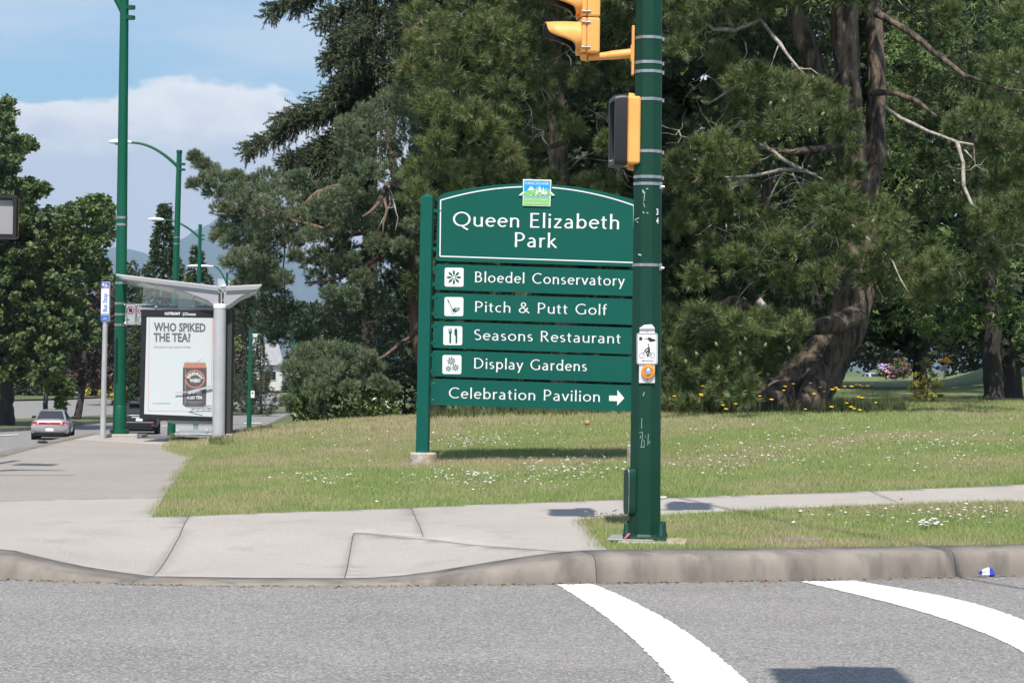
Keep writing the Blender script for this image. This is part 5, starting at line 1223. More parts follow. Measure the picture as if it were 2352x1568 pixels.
def leaves(P, size, lobes=1, flat=.35, up=None):
    """leaf sprites; lobes rhombi each (2 triangles)"""
    N = len(P); sz = size * rng.uniform(.65, 1.25, N); nrm_ = rng.normal(size=(N, 3)); nrm_[:, 2] = np.abs(nrm_[:, 2])*.9 + flat; nrm_[:, 1] -= .35; nrm_ = nrm(nrm_)
    r = rng.normal(size=(N, 3)); ax = nrm(r - nrm_*(r*nrm_).sum(-1, keepdims=True)); sd_ = np.cross(nrm_, ax); out = []
    for k in range(lobes):
        a = (k - (lobes-1)/2) * math.radians(62); d = ax*math.cos(a) + sd_*math.sin(a); s = -ax*math.sin(a) + sd_*math.cos(a)
        L = sz[:, None] * (1. if lobes == 1 or k == lobes//2 else .78); W = sz[:, None] * (.34 if lobes == 1 else .20)
        base_ = P - ax*sz[:, None]*.3; m = base_ + d*L*.5 + nrm_*sz[:, None]*.04; tip = base_ + d*L - nrm_*sz[:, None]*.10
        out += [np.stack([base_, m - s*W, tip], 1), np.stack([base_, tip, m + s*W], 1)]
    return np.concatenate(out), np.tile(np.arange(N), 2*lobes)
def inside(px, py, poly):
    x = np.array([p[0] for p in poly]); y = np.array([p[1] for p in poly]); c = np.zeros(len(px), bool); j = len(poly)-1
    for i in range(len(poly)):
        c ^= ((y[i] > py) != (y[j] > py)) & (px < (x[j]-x[i])*(py-y[i])/(y[j]-y[i]+1e-9) + x[i]); j = i
    return c
def pick(poly, spacing, n=None, jit=1.):
    """jittered points inside a picture-space outline"""
    xs = [p[0] for p in poly]; ys = [p[1] for p in poly]; out = []
    gx, gy = np.meshgrid(np.arange(min(xs), max(xs), spacing), np.arange(min(ys), max(ys), spacing)); gx = gx.ravel() + rng.uniform(-.5, .5, gx.size)*spacing*jit; gy = gy.ravel() + rng.uniform(-.5, .5, gy.size)*spacing*jit
    k = inside(gx, gy, poly); return gx[k], gy[k]
def shell(C, R, n, inner=.55, upb=.25):
    """n points on each bough ellipsoid C (M,3), R (M,3) -> points and outward directions"""
    M = len(C); s = rng.normal(size=(M*n, 3)); s[:, 2] += upb; s = nrm(s); Rk = np.repeat(R, n, 0); Ck = np.repeat(C, n, 0)
    rad = rng.uniform(inner, 1., M*n)[:, None]; return Ck + s*Rk*rad, nrm(s / np.maximum(Rk, .05) * Rk.mean(-1, keepdims=True))
def m_needle(n, c1, c2, **k): return leafmat(n, c1, c2, **k)
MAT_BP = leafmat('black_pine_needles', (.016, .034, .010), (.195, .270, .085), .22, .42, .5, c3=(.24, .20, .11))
MAT_SP = leafmat('scots_pine_needles', (.045, .075, .048), (.245, .325, .175), .2, .45, .4, c3=(.22, .18, .12))
MAT_SR = leafmat('spruce_needles', (.020, .034, .022), (.125, .155, .080), .15, .5, .35, c3=(.15, .16, .07))
MAT_MP = leafmat('maple_leaves', (.030, .065, .018), (.175, .255, .068), .35, .42, .45, c3=(.16, .19, .05))
MAT_OK = leafmat('oak_leaves', (.030, .058, .018), (.165, .225, .072), .3, .5, .35, c3=(.20, .23, .13))
MAT_DK = leafmat('shade_toned_leaves', (.018, .030, .012), (.050, .070, .025), .25, .55, .3, c3=(.10, .14, .035))  # dark leaf colour with deep shade painted into it
MAT_YG = leafmat('light_green_leaves', (.07, .12, .02), (.20, .25, .05), .4, .5, .3)
MAT_YL = leafmat('yellow_leaves', (.45, .38, .05), (.75, .66, .13), .4, .5, .3)
MAT_CD = leafmat('cedar_needles', (.030, .055, .022), (.085, .125, .050), .2, .5, .3)
MAT_PB = leafmat('purple_brown_leaves', (.045, .032, .026), (.085, .062, .045), .3, .5, .3)
MAT_HG = leafmat('hedge_leaves', (.045, .085, .018), (.12, .17, .035), .3, .5, .3)

def bough_tree(name, label, cat, loc, boughs, ntuft, axl, nl, K, w, m, group=None, ph=(30, 70), upmix=.5, tint_lo=.1):
    pass
def pine_crown(parent, px, py, D, r_px, flat, ntuft, axl, nl, K, w, m, name='crown', ph=(28, 72), up=.45, inner=.45, brown=.03, tn=(.1, .95)):  # tn: tint range, kept low on inner crowns to paint their shade
    C = atn(px, py, D); s = np.asarray(D) / F; rr = np.asarray(r_px) * s; R = np.stack([rr, rr*1.0, rr*flat], -1)
    P, d = shell(C, R, ntuft, inner); d = d*[1, 1, .75]; d[:, 2] += up; d += rng.normal(size=d.shape)*.25; N = len(P)
    V = brush(P, d, axl*rng.uniform(.7, 1.2, N), nl*rng.uniform(.8, 1.15, N), K, w, ph)
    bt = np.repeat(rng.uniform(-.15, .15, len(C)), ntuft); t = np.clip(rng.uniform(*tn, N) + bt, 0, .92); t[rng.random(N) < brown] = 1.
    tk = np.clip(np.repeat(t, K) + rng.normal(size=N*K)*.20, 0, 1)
    return mk_tris(name, V, m, parent, tk), C
def branch(parent, pts, m=None, name='branch', n=8):
    """pts: (px, py, D, width_px) ; a tapered limb"""
    P = [at(x, y, D) for x, y, D, _ in pts]; r = [max(.004, wd*D/F/2) for _, _, D, wd in pts]
    PP, RR = [], []
    for i in range(len(P)-1):
        k = max(2, int((P[i+1]-P[i]).length / .25))
        for j in range(k):
            f = j/k; q = P[i].lerp(P[i+1], f); rad = r[i]*(1-f) + r[i+1]*f
            # gentle smoothing and knobs
            q += Vector(rng.normal(size=3)*rad*(.18 if rad < .1 else .05)); PP.append(q); RR.append(rad*(1 + (.10 if rad < .1 else .03)*math.sin(len(PP)*1.9)))
    PP.append(P[-1]); RR.append(r[-1]); mb = MB()
    if max(r) > .16 and P[0].y < 60:
        Q, S = [], []                       # closer rings, then furrowed bark
        for i in range(len(PP)-1):
            k = max(1, int((PP[i+1]-PP[i]).length/.06))
            for j in range(k): f = j/k; Q.append(PP[i].lerp(PP[i+1], f)); S.append(RR[i]*(1-f)+RR[i+1]*f)
        Q.append(PP[-1]); S.append(RR[-1]); n = 56; mb.tube(Q, S, n); V = []
        for i, v in enumerate(mb.v):
            c = Q[min(i//n, len(Q)-1)]; v = Vector(v); d = v - c; s_ = Vector((v.x*7, v.y*7, v.z*1.6)); a_ = abs(noise3.noise(s_)); b_ = noise3.noise(Vector((v.x*1.6, v.y*1.6, v.z*.7 + 3)))
            c_ = abs(noise3.noise(Vector((v.x*22, v.y*22, v.z*6))))
            V.append(tuple(c + d*(1 - .05 + .20*a_ + .07*b_ + .06*c_)))
        mb.v = V; return mb.ob(name, m or MT['bark'], parent, sm=True)
    mb.tube(PP, RR, n); return mb.ob(name, m or MT['bark'], parent, sm=True)
def twigs(parent, seeds, m, n_each=4, L=.5, r=.006, name='twigs', down=.3):
    mb = MB()
    for (x, y, D) in seeds:
        p = at(x, y, D)
        for _ in range(n_each):
            d = Vector(rng.normal(size=3)); d.z -= down; d.normalize(); q = p.copy(); pts = [q.copy()]
            for s_ in range(4): d = (d + Vector(rng.normal(size=3))*.28).normalized(); q = q + d*L/4; pts.append(q.copy())
            mb.tube(pts, [r, r*.8, r*.6, r*.4, r*.2], 4, cap=False)
    o = mb.ob(name, m, parent); o['kind'] = 'stuff'; return o

# ------------------------------------------------------------------ the big black pine on the right
BD = 38.0
bp0 = hit(1850, 938)
bp = thing('black_pine', 'big leaning black pine with flared trunk to the right of the signal pole', 'tree', bp0)
tr = [(1812, 950, 38.2, 215), (1838, 905, 38.2, 160), (1868, 862, 38.2, 122), (1905, 810, 38.2, 108), (1938, 755, 38.2, 98), (1960, 690, 38.2, 90), (1972, 600, 38.3, 88), (1972, 500, 38.3, 92), (1970, 420, 38.3, 88)]
branch(bp, tr, name='trunk', n=24)
branch(bp, [(1968, 470, 38.3, 70), (1955, 350, 38.3, 66), (1950, 230, 38.3, 62), (1942, 90, 38.3, 62), (1938, -60, 38.3, 60), (1930, -300, 38.3, 45)], name='trunk_stem', n=18)
branch(bp, [(1990, 470, 38.6, 50), (2012, 350, 38.6, 44), (2014, 200, 38.6, 42), (2008, 60, 38.6, 40), (2004, -100, 38.6, 36), (2000, -300, 38.6, 30)], name='trunk_stem', n=16)
branch(bp, [(1955, 330, 38.5, 56), (1905, 220, 38.6, 50), (1862, 130, 38.7, 44), (1828, 40, 38.8, 40), (1800, -60, 38.8, 36)], name='trunk_stem', n=14)
for pts in ([(1862, 830, 38.1, 84), (1812, 884, 37.8, 62), (1768, 914, 37.5, 42), (1722, 932, 37.2, 26), (1690, 944, 37., 10)], [(1880, 850, 37.9, 60), (1852, 912, 37.5, 44), (1832, 948, 37.2, 26)], [(1770, 940, 37.8, 60), (1735, 952, 37.5, 24)], [(1760, 918, 38.3, 52), (1712, 946, 38.2, 14)], [(1865, 880, 37.7, 60), (1872, 938, 37.5, 48), (1880, 955, 37.3, 14)], [(1820, 905, 37.8, 60), (1790, 945, 37.5, 40)]): branch(bp, pts, name='root', n=12)
dk, lt = MT['bark'], MT['deadwood']
for _ in range(9):                      # bare grey limbs curling out of the crown
    x0, y0 = rng.uniform(1560, 1880), rng.uniform(80, 600)
    a0 = rng.uniform(0, 6.28); q_ = [(x0, y0, 37.2, 3.6)]
    for k_ in range(4): a0 += rng.normal()*.5; q_.append((q_[-1][0] + 26*math.cos(a0), q_[-1][1] + 20*math.sin(a0) + 6, 37.2 - .15*k_, 3. - .7*k_))
    branch(bp, q_, MT['deadwood'], 'dead_branch', 6)
limbs = [([(1968, 722, 37.9, 48), (1925, 742, 37.4, 46), (1870, 752, 37.0, 34), (1800, 742, 36.8, 26), (1730, 712, 36.6, 22), (1690, 690, 36.5, 24), (1660, 696, 36.5, 12), (1630, 702, 36.4, 6)], dk),
 ([(1700, 694, 36.5, 20), (1694, 720, 36.4, 18), (1700, 752, 36.2, 12)], dk), ([(1740, 690, 36.6, 18), (1775, 716, 36.5, 12)], lt),
 ([(2012, 30, 38.2, 18), (2075, 62, 37.8, 15), (2145, 120, 37.4, 13), (2215, 175, 37, 11), (2320, 205, 36.7, 7), (2380, 212, 36.7, 4)], dk),
 ([(2000, 215, 38.2, 16), (2060, 214, 37.9, 13), (2105, 232, 37.6, 12), (2150, 268, 37.4, 8)], dk),
 ([(2025, 242, 38., 6), (2070, 272, 37.7, 9), (2130, 300, 37.5, 8), (2200, 327, 37.3, 7), (2262, 336, 37.2, 3)], lt),
 ([(2200, 327, 37.2, 9), (2212, 375, 37.1, 9), (2214, 430, 37.0, 9), (2232, 470, 36.9, 8), (2254, 488, 36.9, 5)], lt),
 ([(2215, 345, 37.2, 5), (2240, 370, 37.1, 2)], lt),
 ([(1990, 545, 37.8, 6), (2050, 600, 37.2, 4), (2068, 640, 37.0, 4), (2088, 672, 36.9, 4), (2106, 692, 36.8, 3)], lt),
 ([(1612, 50, 36.8, 5), (1640, 68, 36.8, 9), (1690, 68, 36.8, 10), (1748, 46, 36.8, 8), (1762, 66, 36.7, 8), (1790, 100, 36.6, 9), (1818, 140, 36.5, 7), (1848, 172, 36.4, 4)], lt),
 ([(1830, 160, 36.5, 3), (1862, 158, 36.5, 3), (1890, 178, 36.5, 1.5)], lt), ([(1790, 100, 36.6, 3), (1775, 140, 36.6, 2), (1765, 172, 36.6, 1)], lt),
 ([(1718, 310, 36.6, 3), (1745, 330, 36.5, 7), (1780, 350, 36.5, 8), (1805, 372, 36.4, 9), (1850, 392, 36.4, 8), (1890, 412, 36.3, 3)], lt),
 ([(1640, 405, 36.8, 4), (1690, 408, 36.7, 7), (1740, 402, 36.6, 8), (1800, 390, 36.5, 9), (1850, 395, 36.5, 5), (1880, 400, 36.5, 3)], lt),
 ([(1800, 395, 36.5, 5), (1775, 440, 36.5, 4), (1758, 470, 36.5, 2)], lt), ([(1820, 398, 36.4, 4), (1838, 430, 36.4, 3), (1850, 462, 36.4, 1)], lt),
 ([(1625, 240, 37, 3), (1670, 212, 36.8, 7), (1690, 198, 36.7, 8), (1698, 176, 36.7, 4)], lt), ([(1560, 88, 36.6, 3), (1590, 72, 36.6, 4), (1622, 52, 36.7, 3)], lt),
 ([(1960, 320, 38.2, 26), (1890, 345, 37.9, 20), (1820, 350, 37.7, 15), (1740, 340, 37.5, 10), (1660, 350, 37.3, 5)], dk),
 ([(1945, 150, 38.3, 14), (1900, 195, 38, 9), (1830, 210, 37.8, 7), (1760, 230, 37.6, 4)], dk),
 ([(1770, 380, 39.5, 26), (1758, 450, 39.5, 24), (1745, 540, 39.5, 20), (1735, 640, 39.6, 16)], dk),
 ([(1985, 600, 37.8, 10), (2010, 650, 37.4, 6), (2030, 690, 37.2, 3)], dk)]
for p_, m_ in limbs: branch(bp, p_, m_, 'dead_branch' if m_ is lt else 'branch', 8)
twigs(bp, [(1800, 395, 36.5), (1700, 420, 36.6), (1845, 420, 36.4), (1640, 300, 36.6), (1620, 170, 36.7), (1770, 560, 36.3), (1700, 560, 36.3), (1730, 600, 36.2), (1850, 520, 36.3), (1900, 480, 36.3), (1790, 470, 36.4), (1700, 350, 36.6), (2290, 560, 36.5), (1640, 520, 36.4), (2240, 380, 37), (1690, 700, 36.4), (1560, 300, 36.6), (1880, 505, 36.2)], lt, 5, .75, .007, 'dead_twigs')
# boughs: lit clusters at the front, deeper ones tinted dark as shade
lit = [(1545, 15, 36), (1600, 8, 42), (1655, 22, 40), (1700, 10, 38), (1580, 55, 30), (1750, 4, 34), (1560, 110, 26), (1660, 130, 22),
 (1668, 160, 26), (1700, 185, 34), (1740, 180, 32), (1780, 198, 34), (1822, 205, 40), (1865, 215, 44), (1905, 235, 38), (1840, 255, 36), (1890, 285, 36), (1795, 285, 28), (1940, 285, 26), (1700, 250, 24),
 (1650, 335, 30), (1615, 345, 28), (1690, 365, 40), (1640, 395, 30), (1750, 310, 22), (1560, 380, 26),
 (1940, 330, 26), (1950, 400, 28), (1900, 430, 34), (1870, 460, 30), (1930, 470, 36), (1970, 490, 44), (2015, 490, 40), (2050, 520, 34), (1900, 520, 38), (1945, 545, 42), (2000, 545, 40), (1850, 570, 34), (1800, 560, 30), (1760, 510, 28), (2040, 580, 34), (1985, 610, 34), (1930, 620, 36), (1880, 640, 34), (2010, 650, 28), (1700, 470, 32), (1650, 460, 26), (1650, 520, 32), (1720, 560, 30), (1690, 600, 34), (1640, 585, 26), (1750, 620, 32), (1810, 640, 30), (1600, 640, 22),
 (1550, 420, 24), (1590, 480, 26), (1560, 520, 22),
 (2100, 620, 26), (2130, 640, 34), (2160, 665, 36), (2110, 680, 30), (2150, 610, 28),
 (2290, 170, 34), (2335, 160, 36), (2240, 265, 34), (2290, 290, 38), (2330, 260, 36), (2350, 330, 34), (2270, 340, 26), (2200, 290, 20), (2260, 500, 30), (2300, 530, 28), (2340, 480, 34), (2345, 560, 34), (2270, 590, 22), (2180, 30, 22), (2330, 40, 32), (2290, 420, 24), (2345, 410, 30)]
low = [(1535, 745, 30), (1570, 735, 36), (1615, 730, 34), (1655, 745, 36), (1700, 752, 34), (1740, 748, 34), (1785, 745, 36), (1830, 755, 36),  (1550, 800, 40), (1600, 790, 42), (1650, 800, 42), (1700, 800, 40), (1750, 800, 42), (1800, 805, 40),  (1545, 850, 38), (1590, 860, 36), (1640, 850, 34), (1690, 860, 34), (1560, 905, 36), (1600, 915, 34), (1750, 855, 30), (1660, 905, 28), (1710, 900, 22),  (1640, 935, 20), (1580, 940, 22),  (1530, 930, 20)]
shade_boughs = [(x, y, 60) for x, y in zip(*pick([(1500, -20), (2070, -20), (2070, -700), (1900, -1000), (1500, -700)], 95))]
L1 = np.array(lit, float); jD = rng.uniform(34.4, 36.8, len(L1))
pine_crown(bp, L1[:, 0], L1[:, 1], jD, L1[:, 2]*1.0, .72, 38, .13, .145, 50, .0095, MAT_BP, up=.5, brown=.02, tn=(.2, .98))
L2 = np.array(low, float); jD = rng.uniform(33.6, 37.2, len(L2))
pine_crown(bp, L2[:, 0], L2[:, 1], jD, L2[:, 2], .7, 27, .14, .15, 50, .0095, MAT_BP, name='lower_crown', up=.7, brown=.015, tn=(.1, .95))
# interior, its shade painted in by a darker tint range
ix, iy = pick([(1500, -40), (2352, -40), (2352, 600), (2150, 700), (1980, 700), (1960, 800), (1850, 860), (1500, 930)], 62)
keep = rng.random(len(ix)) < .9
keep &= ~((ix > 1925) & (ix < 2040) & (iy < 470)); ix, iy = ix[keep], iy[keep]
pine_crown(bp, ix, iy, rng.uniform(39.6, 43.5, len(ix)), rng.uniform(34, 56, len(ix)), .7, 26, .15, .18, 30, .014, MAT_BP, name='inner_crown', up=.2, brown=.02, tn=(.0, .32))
T3 = np.array(shade_boughs, float)
pine_crown(bp, T3[:, 0], T3[:, 1], rng.uniform(34., 41.5, len(T3)), T3[:, 2]*1.35, .6, 60, .22, .26, 18, .035, MAT_BP, name='upper_crown', up=.4, tn=(.2, .9))  # unseen boughs above the view, thickened to shade the interior

# ------------------------------------------------------------------ olive pine above and behind the park sign
p2 = thing('black_pine', 'broad olive green black pine filling the space above and behind the park sign', 'tree', (at(1290, 950, 41).x, 41, .6))
branch(p2, [(1290, 960, 41, 60), (1300, 700, 41, 50), (1285, 400, 41, 44), (1270, 100, 41, 38), (1260, -400, 41, 22)], name='trunk', n=14)
br = [(1010, 8, 44), (1070, 20, 46), (960, 40, 36), (1130, 10, 44), (1190, 20, 44), (1000, 70, 40), (1050, 85, 44), (1110, 75, 46), (1170, 85, 42), (1230, 70, 40), (960, 105, 34), (1010, 130, 42), (1075, 145, 42), (1130, 145, 40), (1190, 150, 38), (1240, 130, 32), (990, 180, 36), (1040, 200, 38), (1100, 215, 36), (1160, 215, 34), (950, 160, 24), (1020, 255, 34), (1085, 265, 32), (1040, 310, 34), (980, 240, 26), (960, 400, 34), (1000, 380, 36), (1010, 430, 34), (955, 450, 28), (1060, 400, 34), (1110, 380, 30), (1060, 440, 26), (1000, 330, 30), (1120, 300, 26), (1160, 350, 24), (1180, 400, 26),
      (1390, 425, 34), (1350, 430, 24), (1240, 200, 26), (1300, 180, 22), (1420, 60, 28), (1400, 30, 26), (1290, 20, 30), (1340, 60, 20), (1340, 180, 22), (1270, 420, 20), (1310, 300, 22), (1260, 260, 22), (1430, 180, 22), (1400, 330, 20), (1220, 330, 22), (1155, 270, 24), (1220, 400, 20)]
L1 = np.array(br, float); zD = np.where(L1[:, 0] < 1200, rng.uniform(35, 37.5, len(L1)), rng.uniform(37, 40, len(L1)))
pine_crown(p2, L1[:, 0], L1[:, 1], zD, L1[:, 2]*1.0, .75, 38, .13, .14, 50, .0095, MAT_BP, up=.45, brown=.02, tn=(.25, .98))
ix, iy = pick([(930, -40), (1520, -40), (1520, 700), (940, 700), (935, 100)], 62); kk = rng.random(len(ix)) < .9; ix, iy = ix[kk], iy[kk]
pine_crown(p2, ix, iy, rng.uniform(40.4, 43.5, len(ix)), rng.uniform(34, 54, len(ix)), .7, 26, .15, .18, 30, .014, MAT_BP, name='inner_crown', up=.2, brown=.02, tn=(0, .32))  # darker tints paint shade into this inner crown
ix, iy = pick([(960, 660), (1520, 660), (1520, 935), (1290, 945), (1010, 950)], 56)
pine_crown(p2, ix, iy, rng.uniform(42.5, 45.5, len(ix)), rng.uniform(30, 50, len(ix)), .8, 28, .15, .17, 30, .012, MAT_BP, name='lower_crown', up=.3, tn=(0, .5))
ix, iy = pick([(930, -40), (1520, -40), (1500, -700), (1250, -950), (980, -500)], 100)
pine_crown(p2, ix, iy, rng.uniform(35, 41.5, len(ix)), 84*np.ones(len(ix)), .6, 60, .22, .26, 18, .035, MAT_BP, name='upper_crown', tn=(.2, .9))  # unseen top boughs, made thick to shade the crown below
for q in ([(1290, 330, 40, 14), (1230, 350, 39, 9), (1180, 342, 38.4, 5), (1140, 330, 38, 3)], [(1290, 520, 40.5, 14), (1400, 480, 39, 8), (1450, 470, 38.5, 4)], [(1280, 200, 40, 12), (1370, 150, 39, 7), (1440, 90, 38.4, 3)]): branch(p2, q)
twigs(p2, [(1180, 340, 38), (1220, 250, 38), (1300, 230, 38.6), (1250, 300, 38.3), (1370, 260, 38.4), (1340, 360, 38.4), (1410, 380, 38.4), (1300, 120, 38.4), (1230, 180, 38)], lt, 5, .6, .005, 'dead_twigs')

# ------------------------------------------------------------------ scots pine left of the sign
sp0 = hit(1000, 965)
sc = thing('scots_pine', 'blue green scots pine with reddish branches left of the park sign', 'tree', (at(1003, 962, 43.5).x, 43.5, float(G(at(1003, 962, 43.5).x, 43.5))))
branch(sc, [(1004, 972, 43.5, 52), (998, 940, 43.5, 40), (985, 880, 43.5, 36), (968, 800, 43.5, 34), (953, 720, 43.5, 32), (946, 640, 43.5, 30), (935, 560, 43.5, 28), (915, 470, 43.5, 24), (900, 380, 43.5, 20), (890, 290, 43.5, 14)], MT['bark_red'], 'trunk', 18)
for q, m_ in (([(900, 430, 43, 18), (888, 424, 42, 14), (878, 452, 41.5, 12), (860, 480, 41.3, 9), (832, 498, 41.2, 4)], MT['bark_red']), ([(880, 455, 41.5, 8), (890, 480, 41.4, 8), (880, 515, 41.3, 5), (878, 545, 41.3, 2)], MT['bark_red']),
   ([(890, 424, 42, 5), (902, 450, 41.6, 5), (908, 480, 41.5, 4), (914, 500, 41.5, 2), (908, 530, 41.4, 1.5)], lt), ([(895, 436, 42, 4), (896, 470, 41.6, 3), (866, 530, 41.5, 1.5)], lt),
   ([(840, 415, 42.5, 8), (782, 425, 42, 14), (752, 436, 41.9, 13), (730, 440, 41.8, 10), (708, 460, 41.7, 7), (690, 476, 41.7, 3)], MT['bark_red']), ([(732, 440, 41.8, 7), (728, 468, 41.7, 6), (716, 488, 41.7, 4)], MT['bark_red']),
   ([(930, 560, 43, 14), (860, 600, 42.5, 10), (780, 640, 42.3, 7), (700, 650, 42.3, 4)], MT['bark_red']), ([(925, 520, 43, 13), (800, 540, 42.4, 9), (650, 500, 42.2, 7), (520, 440, 42, 4)], MT['bark_red']),
   ([(958, 760, 43.2, 10), (880, 820, 41.5, 6), (780, 850, 40.6, 4)], MT['bark_red']), ([(640, 500, 43, 5), (655, 560, 43, 4), (650, 620, 43, 3), (656, 680, 43, 2)], MT['bark_dark']), ([(655, 560, 43, 3), (620, 590, 43, 2), (600, 640, 43, 1)], MT['bark_dark'])):
    branch(sc, q, m_)
upper = [(800, 290, 26), (845, 265, 30), (890, 240, 34), (930, 215, 34), (965, 215, 28), (870, 300, 36), (920, 280, 38), (970, 270, 32), (830, 340, 34), (800, 325, 26), (880, 350, 36), (940, 340, 38), (850, 395, 34), (900, 400, 32), (960, 400, 30), (810, 380, 26)]
mid = [(448, 362, 10), (462, 378, 15), (480, 392, 18), (500, 410, 20), (522, 415, 20), (540, 408, 14), (470, 415, 14), (445, 425, 10), (490, 440, 18), (520, 450, 22), (545, 440, 22), (575, 425, 22), (610, 410, 24), (615, 440, 28), (570, 460, 26), (650, 420, 26), (690, 415, 26), (650, 460, 28), (600, 480, 28), (560, 500, 26), (520, 480, 14), (510, 530, 16), (530, 560, 20), (555, 545, 26), (600, 520, 28), (640, 510, 30), (690, 500, 28), (730, 480, 26), (765, 455, 24), (760, 500, 26), (800, 430, 26), (830, 470, 26), (800, 510, 28), (770, 545, 28), (720, 545, 26), (560, 590, 26), (600, 560, 28), (530, 605, 20), (570, 630, 24), (610, 610, 26), (500, 545, 10), (840, 520, 28), (870, 560, 26), (900, 530, 28), (925, 570, 22), (850, 580, 26), (890, 600, 26), (800, 600, 24), (930, 480, 24), (950, 520, 20), (670, 560, 18), (650, 640, 18), (595, 650, 24), (555, 660, 22), (680, 590, 14), (620, 655, 20), (740, 590, 18), (780, 620, 22), (830, 640, 22), (760, 680, 22), (800, 680, 22)]
lowb = [(700, 815, 24), (735, 805, 26), (775, 810, 26), (810, 815, 22), (845, 822, 16), (672, 850, 24), (710, 855, 28), (755, 850, 28), (800, 850, 26), (835, 860, 20), (862, 845, 14), (680, 895, 26), (725, 895, 28), (770, 890, 26), (690, 935, 24), (800, 895, 18), (868, 880, 12), (900, 895, 10), (640 + 22, 925, 14), (730, 935, 20)]
far_ = [(960, 640, 20), (945, 700, 16), (955, 560, 20), (840, 700, 26), (880, 690, 24), (830, 740, 24), (870, 780, 24), (910, 750, 22), (920, 820, 24), (860, 820, 18), (900, 870, 20), (780, 740, 24), (750, 760, 22), (740, 720, 20), (700, 760, 22), (640, 740, 22), (670, 720, 20), (620, 700, 22), (590, 690, 22), (560, 700, 18), (540, 680, 18), (640, 680, 20), (930, 900, 22), (950, 860, 18), (880, 920, 22), (840, 930, 20), (810, 770, 20), (600, 740, 20), (560, 740, 16), (640, 780, 14), (700, 780, 18), (910, 660, 24), (880, 640, 20)]
kw = dict(axl=.085, nl=.07, K=34, w=.0078, m=MAT_SP)
L1 = np.array(upper, float); pine_crown(sc, L1[:, 0], L1[:, 1], rng.uniform(41, 43, len(L1)), L1[:, 2]*1.1, .75, 110, up=.6, tn=(.3, .95), brown=.02, name='upper_crown', **kw)
L1 = np.array(mid, float); pine_crown(sc, L1[:, 0], L1[:, 1], rng.uniform(40.8, 43.2, len(L1)), L1[:, 2]*1.18, .68, 105, up=.7, tn=(.25, .95), brown=.02, name='crown', **kw)
L1 = np.array(lowb, float); pine_crown(sc, L1[:, 0], L1[:, 1], rng.uniform(39.3, 40.6, len(L1)), L1[:, 2]*1.15, .75, 90, up=.7, tn=(.3, .95), name='lower_bough', **kw)
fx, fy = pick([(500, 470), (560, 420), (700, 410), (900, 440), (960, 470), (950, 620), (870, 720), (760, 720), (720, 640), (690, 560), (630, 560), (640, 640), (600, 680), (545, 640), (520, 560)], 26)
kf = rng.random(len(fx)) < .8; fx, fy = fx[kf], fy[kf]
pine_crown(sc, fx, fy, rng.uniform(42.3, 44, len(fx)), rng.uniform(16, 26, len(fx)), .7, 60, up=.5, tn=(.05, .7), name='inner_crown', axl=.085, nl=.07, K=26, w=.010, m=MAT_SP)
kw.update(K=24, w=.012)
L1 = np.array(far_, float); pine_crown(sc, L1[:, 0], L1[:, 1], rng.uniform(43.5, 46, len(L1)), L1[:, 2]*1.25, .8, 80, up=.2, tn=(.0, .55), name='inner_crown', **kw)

# ------------------------------------------------------------------ spruce with hanging branches
SPD = 48.
sr = thing('spruce', 'tall dark spruce with drooping branches against the sky behind the scots pine', 'tree', (at(850, 960, SPD).x, SPD, .5))
branch(sr, [(850, 960, SPD, 40), (850, 500, SPD, 34), (852, 200, SPD, 28), (854, -100, SPD, 22), (856, -700, SPD, 8)], MT['bark_dark'], 'trunk', 12)
def droop(px0, py0, px1, py1, D, sag=10, n=9): return [(px0 + (px1-px0)*t, py0 + (py1-py0)*t - sag*4*t*(1-t), D - .9*t) for t in np.linspace(0, 1, n)]
bs_ = [droop(850, 225, 566, 354, SPD, 18, 16), droop(850, 300, 652, 385, SPD, 14, 12), droop(850, 250, 640, 285, SPD, 24, 13), droop(850, 340, 690, 402, SPD, 8, 10), droop(850, -60, 617, 38, SPD, 20, 14), droop(850, -20, 676, 22, SPD, 34, 11), droop(850, 20, 735, 55, SPD, 16, 9), droop(850, 100, 747, 150, SPD, 12, 9), droop(850, 60, 760, 90, SPD, 10, 8), droop(850, 160, 750, 225, SPD, 12, 9), droop(850, 200, 748, 260, SPD, 8, 9), droop(850, 400, 700, 440, SPD, 6, 10), droop(850, 440, 730, 470, SPD, 6, 8), droop(850, 370, 660, 372, SPD, 14, 12),
       droop(852, 30, 960, 80, SPD, 10, 8), droop(852, 90, 970, 150, SPD, 8, 8), droop(852, 150, 960, 215, SPD, 8, 8), droop(852, -40, 980, 10, SPD, 12, 9), droop(852, 210, 950, 260, SPD, 8, 7), droop(850, 470, 760, 500, SPD, 5, 7), droop(852, -100, 930, -60, SPD, 10, 6), droop(850, 120, 790, 165, SPD - 1, 5, 6), droop(850, 50, 800, 110, SPD - 1, 5, 6), droop(850, 260, 780, 330, SPD - 1, 5, 7), droop(850, 330, 770, 400, SPD - 1, 5, 7), droop(850, -140, 730, -95, SPD, 10, 8)]
FP, FD, FL = [], [], []
